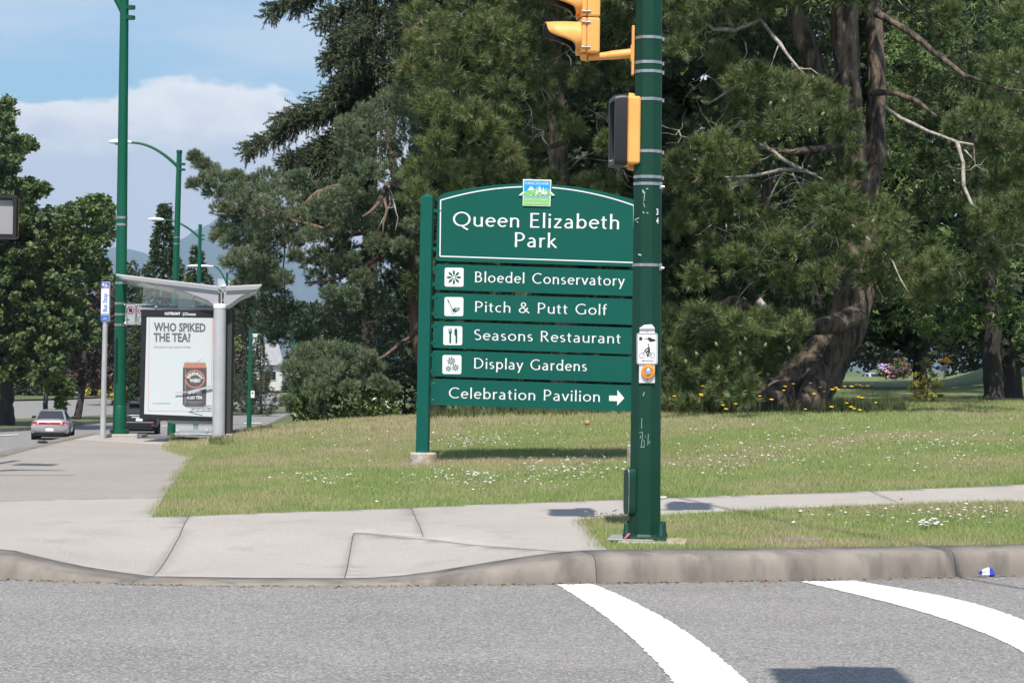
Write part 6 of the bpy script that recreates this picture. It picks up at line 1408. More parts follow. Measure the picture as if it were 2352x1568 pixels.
for b in bs_:
    branch(sr, [(x, y, D, max(1.5, 6*(1 - i/len(b)))) for i, (x, y, D) in enumerate(b)], MT['bark_dark'], 'branch', 5)
    ln = math.hypot(b[-1][0]-b[0][0], b[-1][1]-b[0][1]); n = int(ln/.9)
    for k in range(n):
        t = (k + rng.random())/n; i = min(int(t*(len(b)-1)), len(b)-2); f = t*(len(b)-1) - i; q = np.array(at(*[b[i][j]*(1-f) + b[i+1][j]*f for j in range(3)]))
        q += rng.normal(size=3)*[.05, .30, .04]; FP.append(q); side_ = rng.normal()*.5; dirx = -1 if b[-1][0] < b[0][0] else 1
        FD.append([dirx*rng.uniform(-.1, .5), side_ - .3, -rng.uniform(.5, 1.2)]); FL.append(rng.uniform(.16, .50)*(1.15 - .5*t))
        if rng.random() < .8: FP.append(q + [0, 0, .05]); FD.append([dirx*rng.uniform(.3, 1.), rng.normal()*.6 - .3, rng.uniform(-.35, .25)]); FL.append(rng.uniform(.15, .32))
sx_, sy2 = pick([(752, 90), (800, 40), (860, -60), (960, -60), (965, 250), (930, 300), (830, 480), (740, 470), (690, 430), (730, 340), (770, 260)], 8)
C = atn(sx_, sy2, rng.uniform(SPD - .3, SPD + 2.2, len(sx_))); FP += list(C); FD += list(rng.normal(size=C.shape)*[.5, .5, .25] + [0, -.3, -.9]); FL += list(rng.uniform(.25, .55, len(C)))
FP, FD, FL = map(np.array, (FP, FD, FL)); Kn = 34
Vt = brush(FP, FD, FL, .075, Kn, .019, (25, 70)); tt_ = np.clip(np.repeat(rng.uniform(.1, .9, len(FP)), Kn) + rng.normal(size=len(FP)*Kn)*.08, 0, .92); tt_[rng.random(len(tt_)) < .02] = 1
mk_tris('crown', Vt, MAT_SR, sr, tt_)

# ------------------------------------------------------------------ broad leaved trees
def broad(name, label, cat, px, py, D, trunkpts, polys, leaf, nleaf, m, barkm=None, group=None, Dr=(-2, 2.5), rpx=30, lobes=1, spacing=40, flat=.35, tn=(.1, .9), extra_br=(), lr=.9, ground=None):
    b = at(px, py, D) if ground is None else ground; t = thing(name, label, cat, b, group)
    for q in trunkpts: branch(t, q, barkm or MT['bark_dark'], 'trunk' if q is trunkpts[0] else 'limb', 12)
    allV, allT = [], []
    for poly in polys:
        x, y = pick(poly, spacing); d = D + rng.uniform(*Dr, len(x)); C = atn(x, y, d); r = rpx*rng.uniform(.7, 1.25, len(x))*d/F; R = np.stack([r, r, r*.7], -1)
        P, dd = shell(C, R, nleaf, .5 if lobes == 1 else .4); P += rng.normal(size=P.shape)*r.mean()*.12; V, idx = leaves(P, leaf, lobes, flat); bt = np.repeat(rng.uniform(-.2, .2, len(C)), nleaf)
        ti = np.clip(rng.uniform(*tn, len(P)) + bt, 0, .92); ti[rng.random(len(P)) < .03] = 1.; allV.append(V); allT.append(ti[idx])
    mk_tris('crown', np.concatenate(allV), m, t, np.concatenate(allT)); return t
# right: light maple, in front of the shade
broad('maple', 'green maple tree with sunlit leaves at the right edge of the park', 'tree', 2290, 940, 47,
      [[(2282, 948, 46, 60), (2283, 900, 46, 46), (2278, 840, 46, 42), (2280, 760, 46, 36), (2270, 640, 46, 30), (2262, 500, 46.3, 24), (2240, 300, 46.6, 18), (2225, 80, 47, 14)], [(2272, 640, 46, 18), (2300, 560, 46, 13), (2340, 440, 46, 10)], [(2262, 500, 46, 12), (2180, 380, 46, 8), (2120, 250, 46, 5)]],
      [[(2060, 60), (2110, 10), (2352, -20), (2480, 0), (2480, 830), (2390, 800), (2340, 830), (2300, 760), (2240, 740), (2200, 780), (2100, 760), (2060, 700), (2040, 560), (2060, 400), (2030, 250)]], .125, 42, MAT_MP, Dr=(-3.2, 2.5), rpx=40, lobes=3, spacing=40, ground=hit(2285, 946))
broad('maple', 'green maple with sunlit leaves glimpsed between the two stems of the big black pine', 'tree', 1860, 940, 52, [[(1880, 940, 52, 30), (1870, 500, 52, 20), (1860, 100, 52, 14)]],
      [[(1700, 200), (1960, 200), (2080, 300), (2090, 760), (1990, 760), (1990, 560), (1700, 640)], [(2010, 40), (2110, 40), (2110, 360), (2040, 380)]], .125, 34, MAT_MP, Dr=(-2.5, 2.5), rpx=38, lobes=3, spacing=48, ground=Vector((at(1880, 930, 52).x, 52, .7)))
# second dark trunk by the maple
t9 = thing('dark_tree', 'dark trunk in deep shade just right of and behind the maple trunk', 'tree', (at(2320, 925, 52).x, 52, 1.0))
branch(t9, [(2322, 935, 52, 60), (2320, 860, 52, 44), (2310, 700, 52, 36), (2318, 400, 52, 26)], MT['bark_dark'], 'trunk', 10)
Cx, Cy = pick([(2180, 720), (2480, 700), (2480, 815), (2360, 810), (2330, 790), (2240, 815)], 40); C = atn(Cx, Cy, rng.uniform(49, 54, len(Cx))); hx, hy_ = pick([(2050, 200), (2500, 200), (2500, -1100), (2050, -1100)], 75); C = np.concatenate([C, atn(hx, hy_, rng.uniform(51.5, 58, len(hx)))])  # high unseen crown added to shade the lawn behind
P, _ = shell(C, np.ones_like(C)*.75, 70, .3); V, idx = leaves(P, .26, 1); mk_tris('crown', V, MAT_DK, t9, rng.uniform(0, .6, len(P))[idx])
# backdrop trees, shade in the leaf colour; right crowns extended unseen for more
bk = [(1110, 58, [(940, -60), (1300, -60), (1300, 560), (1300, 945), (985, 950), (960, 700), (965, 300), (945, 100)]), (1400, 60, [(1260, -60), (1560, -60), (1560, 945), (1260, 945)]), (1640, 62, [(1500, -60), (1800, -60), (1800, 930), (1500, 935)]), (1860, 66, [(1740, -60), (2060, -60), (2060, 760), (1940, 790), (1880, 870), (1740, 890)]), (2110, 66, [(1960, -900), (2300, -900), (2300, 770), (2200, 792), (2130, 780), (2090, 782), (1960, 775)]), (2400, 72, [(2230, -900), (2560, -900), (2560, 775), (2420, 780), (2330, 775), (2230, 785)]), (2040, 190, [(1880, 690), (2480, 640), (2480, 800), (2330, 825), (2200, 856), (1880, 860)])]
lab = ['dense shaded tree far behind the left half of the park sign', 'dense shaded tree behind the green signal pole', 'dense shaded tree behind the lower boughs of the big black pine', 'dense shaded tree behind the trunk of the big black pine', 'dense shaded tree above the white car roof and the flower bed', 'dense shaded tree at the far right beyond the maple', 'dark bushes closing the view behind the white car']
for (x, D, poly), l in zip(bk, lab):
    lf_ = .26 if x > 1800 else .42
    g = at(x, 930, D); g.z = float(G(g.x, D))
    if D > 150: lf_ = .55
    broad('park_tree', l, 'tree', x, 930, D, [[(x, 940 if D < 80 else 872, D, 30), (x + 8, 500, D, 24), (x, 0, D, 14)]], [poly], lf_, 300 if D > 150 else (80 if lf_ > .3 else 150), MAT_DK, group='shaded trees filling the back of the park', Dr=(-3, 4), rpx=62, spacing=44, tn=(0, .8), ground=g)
# scots pine behind the lamp posts: shrub under it
broad('leafy_shrub', 'low broad leaved shrub with glossy leaves at the foot of the scots pine', 'shrub', 760, 975, 40.5, [[(800, 975, 40.5, 6), (790, 920, 40.5, 5), (770, 890, 40.5, 3)]], [[(668, 915), (700, 890), (780, 880), (860, 890), (910, 920), (920, 955), (860, 962), (790, 970), (735, 985), (700, 975), (672, 950)]], .095, 26, leafmat('shrub_leaves', (.035, .07, .016), (.12, .18, .04), .3, .3, .6, c3=(.30, .33, .24)), Dr=(-.9, 1.2), rpx=16, spacing=15, ground=hit(790, 972))
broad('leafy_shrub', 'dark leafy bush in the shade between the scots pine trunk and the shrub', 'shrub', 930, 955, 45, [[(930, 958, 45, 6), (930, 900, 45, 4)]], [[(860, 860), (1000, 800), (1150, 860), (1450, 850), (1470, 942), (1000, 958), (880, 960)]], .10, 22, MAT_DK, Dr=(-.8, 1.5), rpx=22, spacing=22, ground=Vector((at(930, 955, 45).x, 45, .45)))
# left: the big oak and its neighbours on the median
OD = 128.
og = Vector((at(15, 972, OD).x, OD, -2.5))
broad('oak', 'big dark green oak at the left edge, standing on the grass median', 'tree', 15, 975, OD,
      [[(14, 985, OD, 48), (15, 950, OD, 36), (17, 880, OD, 30), (25, 780, OD, 26), (20, 600, OD, 20), (5, 350, OD, 8)], [(20, 800, OD, 14), (80, 700, OD, 9), (180, 560, OD, 5)], [(20, 700, OD, 12), (-60, 560, OD, 8)]],
      [[(-20, 250), (18, 232), (36, 262), (34, 310), (72, 322), (52, 352), (40, 400), (90, 425), (118, 430), (105, 452), (60, 470), (60, 520), (-20, 540)], [(40, 470), (110, 480), (150, 470), (200, 455), (235, 450), (262, 470), (258, 560), (225, 560), (262, 640), (230, 660), (180, 640), (200, 700), (235, 745), (225, 790), (160, 800), (150, 850), (100, 870), (-160, 880), (-160, 420), (20, 440)], [(10, 222), (24, 226), (22, 250), (8, 250)], [(96, 412), (118, 420), (112, 440), (96, 440)], [(60, 318), (84, 326), (78, 344), (62, 342)]], .30, 44, MAT_OK, Dr=(-5, 4), rpx=14, spacing=11.5, tn=(.05, .9), ground=og)
broad('oak', 'second oak on the median, its trunk above the silver car', 'tree', 190, 958, 150, [[(176, 965, 150, 19), (183, 930, 150, 16), (190, 890, 150, 14), (195, 800, 150, 10)]], [[(110, 700), (250, 620), (262, 700), (262, 850), (230, 890), (150, 890), (120, 850)]], .40, 22, MAT_PB, Dr=(-3, 4), rpx=16, spacing=15, ground=Vector((at(176, 960, 150).x, 150, -2.6)))
broad('oak', 'slim dark trunk of the third median tree left of the silver car roof', 'tree', 106, 950, 158, [[(104, 957, 158, 12), (106, 900, 158, 11), (108, 800, 158, 8)]], [[(40, 780), (150, 780), (140, 880), (60, 890)]], .42, 22, MAT_DK, Dr=(-3, 3), rpx=18, spacing=18, ground=Vector((at(104, 955, 158).x, 158, -2.7)))
broad('young_tree', 'bright green young tree on the median above the silver car', 'tree', 130, 950, 140, [[(141, 953, 140, 3), (138, 900, 140, 2.5), (130, 870, 140, 2)]], [[(100, 862), (128, 858), (160, 872), (168, 900), (150, 915), (146, 940), (122, 938), (128, 905), (106, 895)]], .26, 22, MAT_YG, Dr=(-1, 1), rpx=9, spacing=8, ground=Vector((at(141, 952, 140).x, 140, -2.6)))
broad('yellow_bush', 'bright yellow leaved bush beyond the avenue left of the tall lamp post', 'bush', 240, 905, 240, [[(242, 912, 240, 2), (240, 880, 240, 1.5)]], [[(222, 880), (236, 872), (250, 868), (262, 878), (264, 905), (254, 916), (234, 912), (224, 896)], [(188, 900), (204, 893), (208, 906), (192, 908)]], .38, 18, MAT_YL, Dr=(-1, 1), rpx=6, spacing=6, ground=Vector((at(242, 912, 240).x, 240, -2.9)))
far = [('dark_hedge', 'dark hedge line behind the far pavement at the left', [(-80, 845), (60, 850), (240, 855), (262, 880), (262, 905), (-80, 912)], 262, MAT_DK, .6), ('brown_leaved_tree', 'purple brown leaved tree between the oak and the tall lamp post', [(205, 690), (262, 660), (275, 720), (300, 740), (300, 880), (215, 900), (190, 820)], 225, MAT_PB, .5),
       ('brown_leaved_tree', 'dark purple leaved tree beyond the avenue right of the shelter column', [(518, 740), (560, 730), (580, 790), (572, 850), (540, 880), (518, 870)], 255, MAT_PB, .45), ('clipped_hedge', 'bright clipped hedge beyond the avenue right of the bus shelter', [(500, 866), (578, 866), (578, 905), (500, 905)], 275, MAT_HG, .4), ('young_tree', 'yellow green young tree above the clipped hedge right of the shelter', [(520, 778), (548, 776), (556, 800), (544, 820), (522, 815)], 235, MAT_YG, .3),
       ('park_tree', 'grey green tree beyond the avenue behind the two parking signs', [(255, 640), (300, 600), (330, 640), (325, 760), (300, 900), (255, 800)], 250, MAT_CD, .5), ('leafy_tree', 'yellowish tree behind the second lamp post under the shelter roof', [(412, 640), (440, 630), (452, 690), (500, 720), (500, 800), (412, 800)], 215, MAT_YG, .45),
       ('leafy_tree', 'loose green tree with brown tinge behind the thin lamp post', [(668, 735), (690, 700), (720, 720), (760, 800), (760, 900), (700, 950), (668, 930), (662, 860)], 175, MAT_CD, .4),
       ('dark_hedge', 'dark row of trees far beyond the avenue behind the bus shelter', [(255, 780), (510, 780), (515, 905), (255, 912)], 300, MAT_DK, .7),
       ('distant_woods', 'dark wood far down the hill on the left behind the oaks', [(-150, 780), (330, 790), (330, 885), (-150, 890)], 330, MAT_DK, .9),
       ('leafy_tree', 'mid green tree far beyond the avenue between shelter and spruces', [(500, 700), (640, 690), (760, 700), (900, 690), (1000, 700), (1000, 900), (760, 900), (690, 880), (680, 775), (560, 775), (510, 780)], 320, MAT_DK, .9)]
for nm, l, poly, D, m_, lf in far:
    cx = sum(p[0] for p in poly)/len(poly); g = at(cx, 905, D); g.z = float(roadz(g.x, D)); yb_ = max(p[1] for p in poly)
    broad(nm, l, {'dark_hedge': 'hedge', 'clipped_hedge': 'hedge'}.get(nm, 'tree'), cx, 905, D, [[(cx, 912, D, 4), (cx, yb_ - 30, D, 3)]], [poly], lf, 20, m_, Dr=(-2, 2), rpx=14, spacing=11, tn=(.1, .9), ground=g)
# narrow conifers beyond the avenue
def cone_tree(label, name, apex, base_, half, D, m, tiers=30, seed=0, ragged=.25, per=70, gz=None):
    g = at(base_[0], base_[1], D); t = thing(name, label, 'tree', g); branch(t, [(base_[0], base_[1], D, max(3, half*.16)), (apex[0], apex[1], D, 1)], MT['bark_dark'], 'trunk', 8)
    H = base_[1]-apex[1]; u = rng.random(tiers*per)**.75; ph_ = rng.random(u.size)*2*math.pi
    tier = 1 + ragged*np.sin(u*tiers*1.3 + 2*np.cos(ph_*2)); rad = half*np.minimum(1, u*1.25)*tier*rng.uniform(.55, 1.08, u.size)
    px = apex[0] + (base_[0]-apex[0])*u + rad*np.cos(ph_); py = apex[1] + H*(.01 + .95*u) + rad*.15; C = atn(px, py, D + rad*np.sin(ph_)*D/F)
    d = np.stack([np.cos(ph_), np.sin(ph_), -.25 + .3*rng.normal(size=u.size)], -1); s = D/F
    V = brush(C, d, half*.16*s, half*.10*s, 14, half*.045*s, (30, 75)); tk = np.clip(np.repeat(rng.uniform(.05, .92, u.size), 14), 0, 1); mk_tris('crown', V, m, t, tk); return t
cone_tree('tall narrow cedar behind the second lamp post', 'cedar', (378, 462), (368, 1000), 84, 160, MAT_CD, 34, per=90)
cone_tree('broad conifer between the second and third lamp posts', 'conifer', (452, 560), (470, 960), 74, 200, MAT_CD, 24, per=70)
cone_tree('dark spruce on the median right of the thin lamp post', 'small_spruce', (598, 765), (600, 952), 34, 185, MAT_SR, 12, ragged=.4, per=110)
cone_tree('small dark spruce on the median just behind the no stopping sign', 'small_spruce', (572, 800), (566, 955), 36, 192, MAT_SR, 10, ragged=.45, per=110)
cone_tree('pointed spruce showing above the right wing of the shelter roof', 'spruce', (560, 600), (562, 940), 40, 260, MAT_SR, 18, ragged=.4, per=60)
cone_tree('green conifer far behind the lamp posts at the left edge of the brown leaved tree', 'conifer', (318, 640), (314, 930), 26, 230, MAT_CD, 16, per=60)
# ------------------------------------------------------------------ house, far building, mountains
HD = 300.
hb = at(608, 885, HD); hb.z = float(roadz(hb.x, HD))
ho = thing('house', 'white house with pale grey roof seen between the spruces beyond the avenue', 'house', hb)
sH = HD/F
wallm = mat('house_wall', (.62, .61, .58), .8, col2=(.55, .54, .52), scale=.6); roofg = mat('house_roof', (.33, .33, .35), .9, col2=(.27, .27, .29), scale=2, bump=.03)
def HP(x, y, d=0.): return at(x, y, HD + d)
mb = MB(); P = [HP(545, 908), HP(648, 908), HP(648, 838), HP(545, 838)]; mb.prism(P[::1], (0, 9, 0)); mb.ob('wall', wallm, ho)
mb = MB(); a, b, c, d = HP(536, 838, -.6), HP(652, 838, -.6), HP(640, 790, 4.5), HP(556, 790, 4.5); e, f = HP(536, 838, 9.6), HP(652, 838, 9.6); e.z = a.z; f.z = b.z
mb.add([a, b, c, d, e, f], [(0, 1, 2, 3), (5, 4, 3, 2), (1, 5, 2), (4, 0, 3), (0, 4, 5, 1)]); mb.ob('roof', roofg, ho)
mb = MB(); mb.box(HP(590, 783, 5), (1.2, 1.2, 2.0)); mb.ob('chimney', wallm, ho)
for x in (560, 622):
    mb = MB(); mb.box(HP(x, 862, -.03), (1.5, .12, 1.3)); wn = mb.ob('window', wallm, ho); mb = MB(); mb.box(HP(x, 862, -.10), (1.3, .06, 1.1)); mb.ob('pane', cglass, wn)
mb = MB(); mb.box(HP(606, 872, -.03), (1.1, .12, 2.2)); mb.ob('door', mat('brown_door', (.12, .05, .03), .6), ho)
FD_ = 900.
fb = thing('far_building', 'pale far building with rounded white canopy beyond the shelter roof', 'building', at(525, 700, FD_))
mb = MB(); P = [at(x, y, FD_) for x, y in ((500, 700), (585, 700), (585, 645), (500, 640))]; mb.prism(P, (0, 40, 0)); mb.ob('wall', mat('far_wall', (.42, .45, .50), .8), fb)
mb = MB(); P = [at(x, y, FD_ - 3) for x, y in ((505, 658), (509, 654), (522, 652), (534, 655), (538, 660))]; mb.prism(P, (0, 30, 0)); mb.ob('canopy', MT['white'], fb)
rb = thing('brick_house', 'orange brick house glimpsed behind the oak canopy', 'house', at(232, 800, 290)); 
mb = MB(); P = [at(x, y, 290) for x, y in ((196, 900), (292, 900), (292, 776), (196, 776))]; mb.prism(P, (0, 8, 0)); mb.ob('wall', mat('brick_wall', (.42, .20, .14), .85, col2=(.36, .17, .12), scale=3), rb)
mb = MB(); a, b, c, d = (at(x, y, 290 + q) for x, y, q in ((190, 777, -.5), (298, 777, -.5), (285, 755, 4), (202, 755, 4))); mb.add([a, b, c, d, a + Vector((0, 9, 0)), b + Vector((0, 9, 0))], [(0, 1, 2, 3), (5, 4, 3, 2), (1, 5, 2), (4, 0, 3), (0, 4, 5, 1)]); mb.ob('roof', roofg, rb)

MD = 13000.
def ridge(name, D, prof_, m, rough):
    xs = np.linspace(prof_[0][0], prof_[-1][0], 220); ys = np.interp(xs, [p[0] for p in prof_], [p[1] for p in prof_])
    ys = ys + np.cumsum(rng.normal(size=xs.size))*0 + rough*np.sin(xs*.11) + rough*.6*np.sin(xs*.31 + 1) + rng.normal(size=xs.size)*rough*.25
    V = []; nr = 10
    for j in range(nr):
        for x, y in zip(xs, ys):
            f = j/(nr-1); T = at(x, y, D); B = Vector((T.x, D - 4200, -20)); q = B.lerp(T, f**.8)
            if 0 < j < nr-1: q.z += 45*math.sin(x*.19 + j*1.9) + 30*math.sin(x*.43 - j*2.7)
            V.append(q)
    n = len(xs); o = mk(name, V, [(j*n+i, j*n+i+1, (j+1)*n+i+1, (j+1)*n+i) for j in range(nr-1) for i in range(n-1)], m, sm=True); return structure(o)
mm = mat('forest_slope', (.035, .055, .035), .95, col2=(.06, .075, .05), scale=.004, world=True)
ridge('mountain', MD, [(-900, 640), (-300, 585), (0, 598), (180, 590), (262, 566), (300, 572), (360, 592), (440, 540), (505, 500), (545, 486), (575, 500), (640, 560), (700, 610), (780, 650), (900, 640), (1200, 600), (1800, 640), (2700, 600)], mm, 2.)
# the air between
hz = MB(); hz.box((0, 7300, 640), (19000, 15600, 1320)); hm = bpy.data.materials.new('haze_air'); hm.use_nodes = True; t = hm.node_tree; t.nodes.remove(t.nodes['Principled BSDF'])
vol = t.nodes.new('ShaderNodeVolumePrincipled'); vol.inputs['Color'].default_value = (.55, .76, 1.0, 1); vol.inputs['Density'].default_value = 0.00008; vol.inputs['Anisotropy'].default_value = .0
t.links.new(vol.outputs[0], t.nodes['Material Output'].inputs['Volume'])
hzo = hz.ob('haze', hm); tag(hzo, 'thin bluish summer haze over the whole view', 'haze', kind='stuff')

# ------------------------------------------------------------------ small things
# utility cover in the grass strip
u = hit(1842, 1238); mb = MB(); mb.lathe((u.x, u.y, u.z - .02), (0, 0, 1), [(.17, 0), (.17, .026), (.155, .030), (.001, .030)], 28); 
uc = mb.ob('utility_cover', mat('cast_cover', (.21, .20, .21), .7, col2=(.17, .165, .17), scale=40), auto=True); tag(uc, 'round grey utility cover sunk in the grass strip', 'cover')
# crushed drink can in the gutter
cp = hit(2257, 1322, roadz); mb = MB(); cw, cb = mat('can_white', (.75, .77, .82), .3), mat('can_blue', (.02, .05, .45), .3)
lc = thing('crushed_can', 'crushed blue and white drink can in the gutter by the kerb at the right', 'can', (cp.x, cp.y - .05, cp.z))
def cring(cx, r1, r2, tw): return [Vector((cx, math.cos(a)*r1*(1 + .25*math.sin(3*a + tw)), r2 + math.sin(a)*r2)) for a in [2*math.pi*k/12 for k in range(12)]]
def cloft(rs, nm, m):
    mb = MB()
    for r in rs: mb.v += [tuple(p + Vector((0, 0, .0))) for p in r]
    for i in range(len(rs)-1):
        for k in range(12): mb.f.append((i*12+k, i*12+(k+1)%12, (i+1)*12+(k+1)%12, (i+1)*12+k))
    mb.f.append(tuple(range(12))[::-1]); mb.f.append(tuple((len(rs)-1)*12+k for k in range(12))); return mb.ob(nm, m, lc, local=True)
cloft([cring(-.065, .022, .018, 0), cring(-.05, .026, .020, .5), cring(-.02, .030, .026, 1)], 'can_end', cb); cloft([cring(-.02, .030, .026, 1), cring(.015, .034, .032, 1.6), cring(.035, .028, .034, 2.2)], 'can_body', cw); cloft([cring(.035, .028, .034, 2.2), cring(.06, .032, .030, 3), cring(.075, .024, .014, 3.4)], 'can_end', cb)
r_ = hit(1758, 1346, roadz); mb = MB(); mb.add([(r_.x-.012, r_.y, .008), (r_.x, r_.y-.008, .006), (r_.x+.013, r_.y, .008), (r_.x, r_.y+.009, .014)], [(0, 1, 2, 3)]); o = mb.ob('red_petal', mat('petal_red', (.65, .02, .04), .5)); o.modifiers.new('s', 'SOLIDIFY').thickness = .003; tag(o, 'small red petal lying on the asphalt in front of the kerb', 'petal')
# orange ball on the lawn
ob_ = hit(1349, 980); mb = MB(); mb.lathe((ob_.x, ob_.y, ob_.z), (0, 0, 1), [(.001, .02), (.022, .024), (.038, .04), (.042, .06), (.036, .08), (.02, .095), (.001, .1)], 14); tag(mb.ob('orange_ball', mat('ball_orange', (.50, .24, .12), .6), sm=True), 'small orange ball lying in the lawn behind the sign', 'ball')
# white paper scraps
for px, py, s_, l in ((1524, 1146, .05, 'white paper scrap on the pavement edge right of the pole'), (2133, 1210, .07, 'crumpled white paper in the grass strip at the right')):
    q = hit(px, py); mb = MB(); P = [q + Vector((rng.uniform(-1, 1)*s_*1.3, rng.uniform(-1, 1)*s_*.6, .01 + rng.random()*s_*.4)) for _ in range(7)]
    bm = bmesh.new(); [bm.verts.new(p) for p in P]; bmesh.ops.convex_hull(bm, input=bm.verts); me = bpy.data.meshes.new('paper_scrap'); bm.to_mesh(me); bm.free(); tag(link(me, 'paper_scrap', MT['white']), l, 'litter')
# weed tuft on the crest kerb
q = hit(100, 1018); mb = MB(); V = brush(np.tile(np.array(q), (16, 1)) + rng.normal(size=(16, 3))*[.035, .05, .0], rng.normal(size=(16, 3))*[.5, .5, .2] + [0, 0, .8], .02, .06, 8, .012, (20, 70)); wt = mk_tris('weed_tuft', V, MAT_DK, None, rng.random(16*8)); tag(wt, 'small dark weed tuft on the far kerb behind the pavement', 'weed')
# loose leaf litter and grit along the gutter
mb = MB()
cand = [i for i, p in enumerate(KP) if p.y < 19 and -6 < p.x < 7]
for _ in range(2600):
    i = cand[rng.integers(0, len(cand))]; p = KP[i] - KN[i]*abs(rng.normal())*.055 + (KP[min(i+1, len(KP)-1)] - KP[i])*rng.random(); 
    if p.y > 19 or p.x < -6: continue
    s_ = rng.uniform(.004, .014); z_ = .004 + rng.random()*.006; a = rng.random()*6.28; mb.add([(p.x + math.cos(a+k)*s_, p.y + math.sin(a+k)*s_, z_ + .004*rng.random()) for k in (0, 1.8, 3.4, 4.8)], [(0, 1, 2, 3)])
tag(mb.ob('gutter_litter', mat('dry_litter', (.36, .30, .20), .9, col2=(.20, .16, .10), scale=60, world=True)), 'dry grit and leaf litter along the foot of the kerb', 'litter', kind='stuff')
# kerb cracks with moss
for pts, l in (([(2186, 1252), (2190, 1258), (2196, 1268), (2201, 1280), (2199, 1292), (2203, 1310)], ''), ([(2160, 1255), (2176, 1262), (2190, 1268)], '')):
    pass
# yellow flowers in the tall grass under the pine
yf = [(1615, 887), (1610, 906), (1612, 909), (1660, 931), (1668, 940), (1655, 893), (1682, 886), (1696, 897), (1700, 903), (1703, 914), (1716, 905), (1717, 918), (1718, 922), (1743, 888), (1745, 910), (1772, 918), (1800, 897), (1803, 888), (1822, 882), (1870, 905), (1893, 900), (1862, 880), (1920, 891), (1912, 895), (1925, 895), (1940, 888), (1956, 888), (1968, 884), (1975, 885), (1982, 888), (1992, 887), (2003, 882), (1972, 912), (1980, 914), (1910, 935), (1955, 935), (1962, 939), (1975, 942), (1850, 940), (1548, 910), (1690, 928), (1885, 890), (1945, 926), (2012, 925)]
ymat = mat('flower_yellow', (.80, .52, .02), .5); stem_m = mat('flower_stem', (.07, .11, .03), .7); proto = None
for i, (x, y) in enumerate(yf):
    D = 36.3 - (y - 880)*.02; top_p = at(x, y, D); gz_ = float(G(top_p.x, D)); h_ = max(.08, top_p.z - gz_)
    r_ = .036*(.8 + .35*random.random())
    if proto is None:
        e = thing('yellow_flower', 'x', 'flower', (0, 0, 0)); mb = MB(); mb.v = [(0, 0, .008)]; n = 10
        for k in range(n): a = 2*math.pi*k/n; mb.v.append((math.cos(a)*(1 if k % 2 else .8), math.sin(a)*(1 if k % 2 else .8) - .0, .25 + .2*math.sin(a)))
        mb.f = [(0, k+1, (k+1) % n + 1) for k in range(n)]; hd_me = mb.ob('bloom', ymat, e, local=True).data
        mb = MB(); mb.tube([(0, 0, 0), (.15, .1, -.5), (0, 0, -1.)], .03, 5); st_me = mb.ob('stem', stem_m, e, local=True).data
        for c_ in list(e.children): bpy.data.objects.remove(c_)
        bpy.data.objects.remove(e); proto = True
    e = bpy.data.objects.new('yellow_flower', None); COL.objects.link(e); e.location = (top_p.x, top_p.y, gz_); e.empty_display_size = .05
    tag(e, 'bright yellow flower in the tall grass ' + ('left of the flared pine trunk' if x < 1825 else 'beside or right of the flared pine trunk'), 'flower', 'yellow flowers under the big black pine')
    b_ = bpy.data.objects.new('bloom', hd_me); COL.objects.link(b_); b_.parent = e; b_.location = (0, 0, h_); b_.scale = (r_, r_, r_)
    s_ = bpy.data.objects.new('stem', st_me); COL.objects.link(s_); s_.parent = e; s_.location = (0, 0, h_); s_.scale = (.1, .1, h_)
# tall grass along the foot of the pines
tg, td, tl = [], [], []
for _ in range(2600):
    px = rng.uniform(960, 2080); h = hit(px, 944 - rng.random()*10) if px > 1000 else hit(px, 958 - rng.random()*6)
    D = rng.uniform(36.4, 39.5); X = at(px, 940, D).x; tg.append((X, D, float(G(X, D)))); td.append((rng.normal()*.25, rng.normal()*.25, 1)); tl.append(rng.uniform(.08, .30))
V = brush(np.array(tg), np.array(td), .02, np.array(tl), 5, .010, (4, 30)); o = mk_tris('tall_grass', V, leafmat('tall_grass_blades', (.06, .09, .03), (.20, .22, .09), .3), None, rng.random(len(V))); tag(o, 'unmown tall grass under the edge of the pines', 'grass', kind='stuff')
# rough grass near the shelter foot
tg = []
for _ in range(700):
    h = hit(480 + abs(rng.normal())*22, rng.uniform(1000, 1024)); tg.append(tuple(h))
V = brush(np.array(tg), np.tile([0, 0, 1.], (700, 1)) + rng.normal(size=(700, 3))*.3, .02, .07, 4, .006, (4, 30)); o = mk_tris('tall_grass', V, bpy.data.materials['tall_grass_blades'], None, rng.random(len(V))); tag(o, 'longer rough grass at the pavement edge beside the bus shelter', 'grass', kind='stuff')
# sapling with yellowing leaves
broad('sapling', 'slender sapling with yellowing leaves in the shaded lawn', 'tree', 2130, 930, 43.5, [[(2125, 938, 43.5, 4), (2132, 880, 43.5, 3), (2120, 820, 43.5, 2)]], [[(2095, 905), (2085, 885), (2110, 868), (2085, 858), (2115, 840), (2105, 815), (2122, 812), (2135, 845), (2165, 872), (2175, 890), (2160, 905), (2165, 925), (2135, 928), (2110, 920)]], .085, 9, leafmat('sapling_leaves', (.12, .15, .03), (.42, .36, .08), .35, c3=(.5, .2, .06)), Dr=(-.5, .5), rpx=9, spacing=13, lobes=3, ground=Vector((at(2125, 936, 43.5).x, 43.5, .75)))
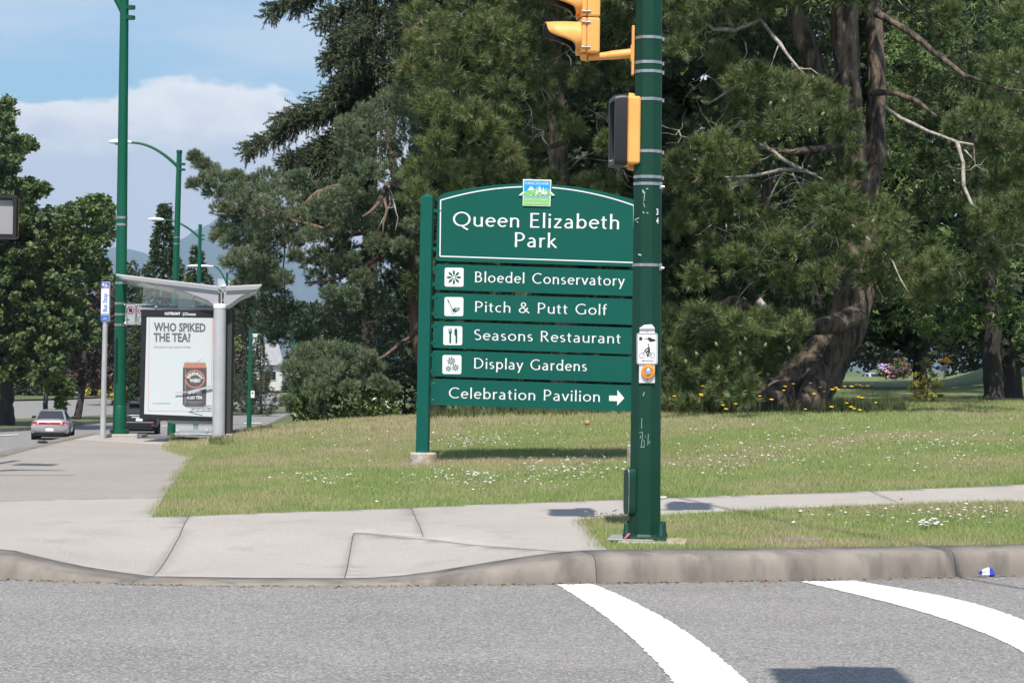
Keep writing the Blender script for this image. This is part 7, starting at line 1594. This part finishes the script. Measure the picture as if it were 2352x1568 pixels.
# hydrangea bed beside the white car
hy = broad('hydrangea_bush', 'leafy bush with pink and lilac flower heads beside the white car', 'bush', 2045, 866, 88, [[(2045, 870, 88, 2), (2045, 850, 88, 1.5)]], [[(2015, 862), (2018, 842), (2040, 834), (2066, 838), (2082, 852), (2082, 868), (2018, 868)]], .16, 16, MAT_YG, Dr=(-.6, .6), rpx=7, spacing=7, ground=at(2045, 870, 88))
pk, ll = mat('pink_flower_heads', (.75, .32, .45), .6), mat('lilac_flower_heads', (.42, .33, .62), .6)
for i in range(44):
    if i < 16: x, y, m_ = rng.uniform(2018, 2044), rng.uniform(836, 850), ll
    else: x, y, m_ = rng.uniform(2034, 2084), rng.uniform(838, 868), pk
    mb = MB(); c = at(x, y, 87.0 + rng.random()*.3); r0 = rng.uniform(.035, .065); mb.lathe(c, (rng.normal()*.3, -1, .5), [(r0*.4, -r0*.6), (r0, -.0), (r0*.75, r0*.55), (.004, r0*.8)], 7); mb.ob('flower_head', m_, hy)
broad('rust_leaved_shrub', 'dark rusty shrub behind the hydrangea bush', 'bush', 2065, 850, 94, [[(2065, 866, 94, 2), (2065, 840, 94, 1.5)]], [[(2046, 838), (2056, 824), (2076, 820), (2092, 832), (2090, 862), (2050, 862)]], .16, 12, leafmat('rust_leaves', (.06, .07, .02), (.22, .12, .04), .3, c3=(.5, .12, .04)), Dr=(-.6, .6), rpx=8, spacing=8, ground=at(2065, 866, 94))
# small park notice with orange flowers above, and lamp stakes
pn = thing('park_notice', 'small white notice on a thin post below orange flowers in the shaded park', 'sign', at(2168, 864, 84)); mb = MB(); mb.tube([at(2168, 872, 84), at(2169.5, 836, 84)], .02, 6); mb.ob('post', MT['grey'], pn); mb = MB(); mb.box(at(2168.5, 845, 83.9), (.19, .03, .20)); mb.ob('sign_plate', MT['grey'], pn, bevel=.02)
of = thing('orange_flower_basket', 'clump of bright orange flowers above the small park notice', 'flowers', at(2172, 832, 84)); mb = MB()
for _ in range(14): c = at(2172 + rng.normal()*7, 830 + rng.normal()*3.2 - (4 if rng.random() < .2 else 0), 83.8 + rng.random()*.2); mb.lathe(c, (rng.normal()*.4, -1, .5), [(.03, 0), (.055, .02), (.01, .04)], 6)
mb.ob('blooms', mat('bloom_orange', (.85, .30, .01), .5), of); mb = MB(); mb.tube([at(2172, 832, 84), at(2172, 868, 84)], .015, 5); mb.ob('stem', stem_m, of)
ls = thing('park_lamp', 'thin dark lamp post in front of the hydrangea bush', 'lamp', at(2062, 869, 86)); mb = MB(); mb.tube([at(2062, 869, 86), at(2063, 812, 86)], .025, 6); mb.ob('post', MT['dgrey'], ls); mb = MB(); mb.lathe(at(2063, 812, 86), (0, 0, 1), [(.05, 0), (.14, .03), (.15, .10), (.02, .16)], 10); mb.ob('lamp_head', MT['grey'], ls)
# pine cones on the near tufts
cm = mat('green_cone', (.20, .23, .11), .6)
cones = [(1770, 238), (1800, 232), (1890, 262), (1860, 300), (1645, 790), (1712, 778), (1758, 792), (1600, 812), (1575, 830), (1700, 812), (1812, 800), (1650, 845), (1540, 800), (1960, 520), (2005, 508)]
for x, y in cones:
    mb = MB(); mb.lathe(at(x, y, 33.7 if y > 700 else 34.2), (rng.normal()*.4, -.3, .8), [(.004, -.04), (.02, -.03), (.024, -.005), (.016, .025), (.003, .04)], 8); mb.ob('cone', cm, bp, sm=True)
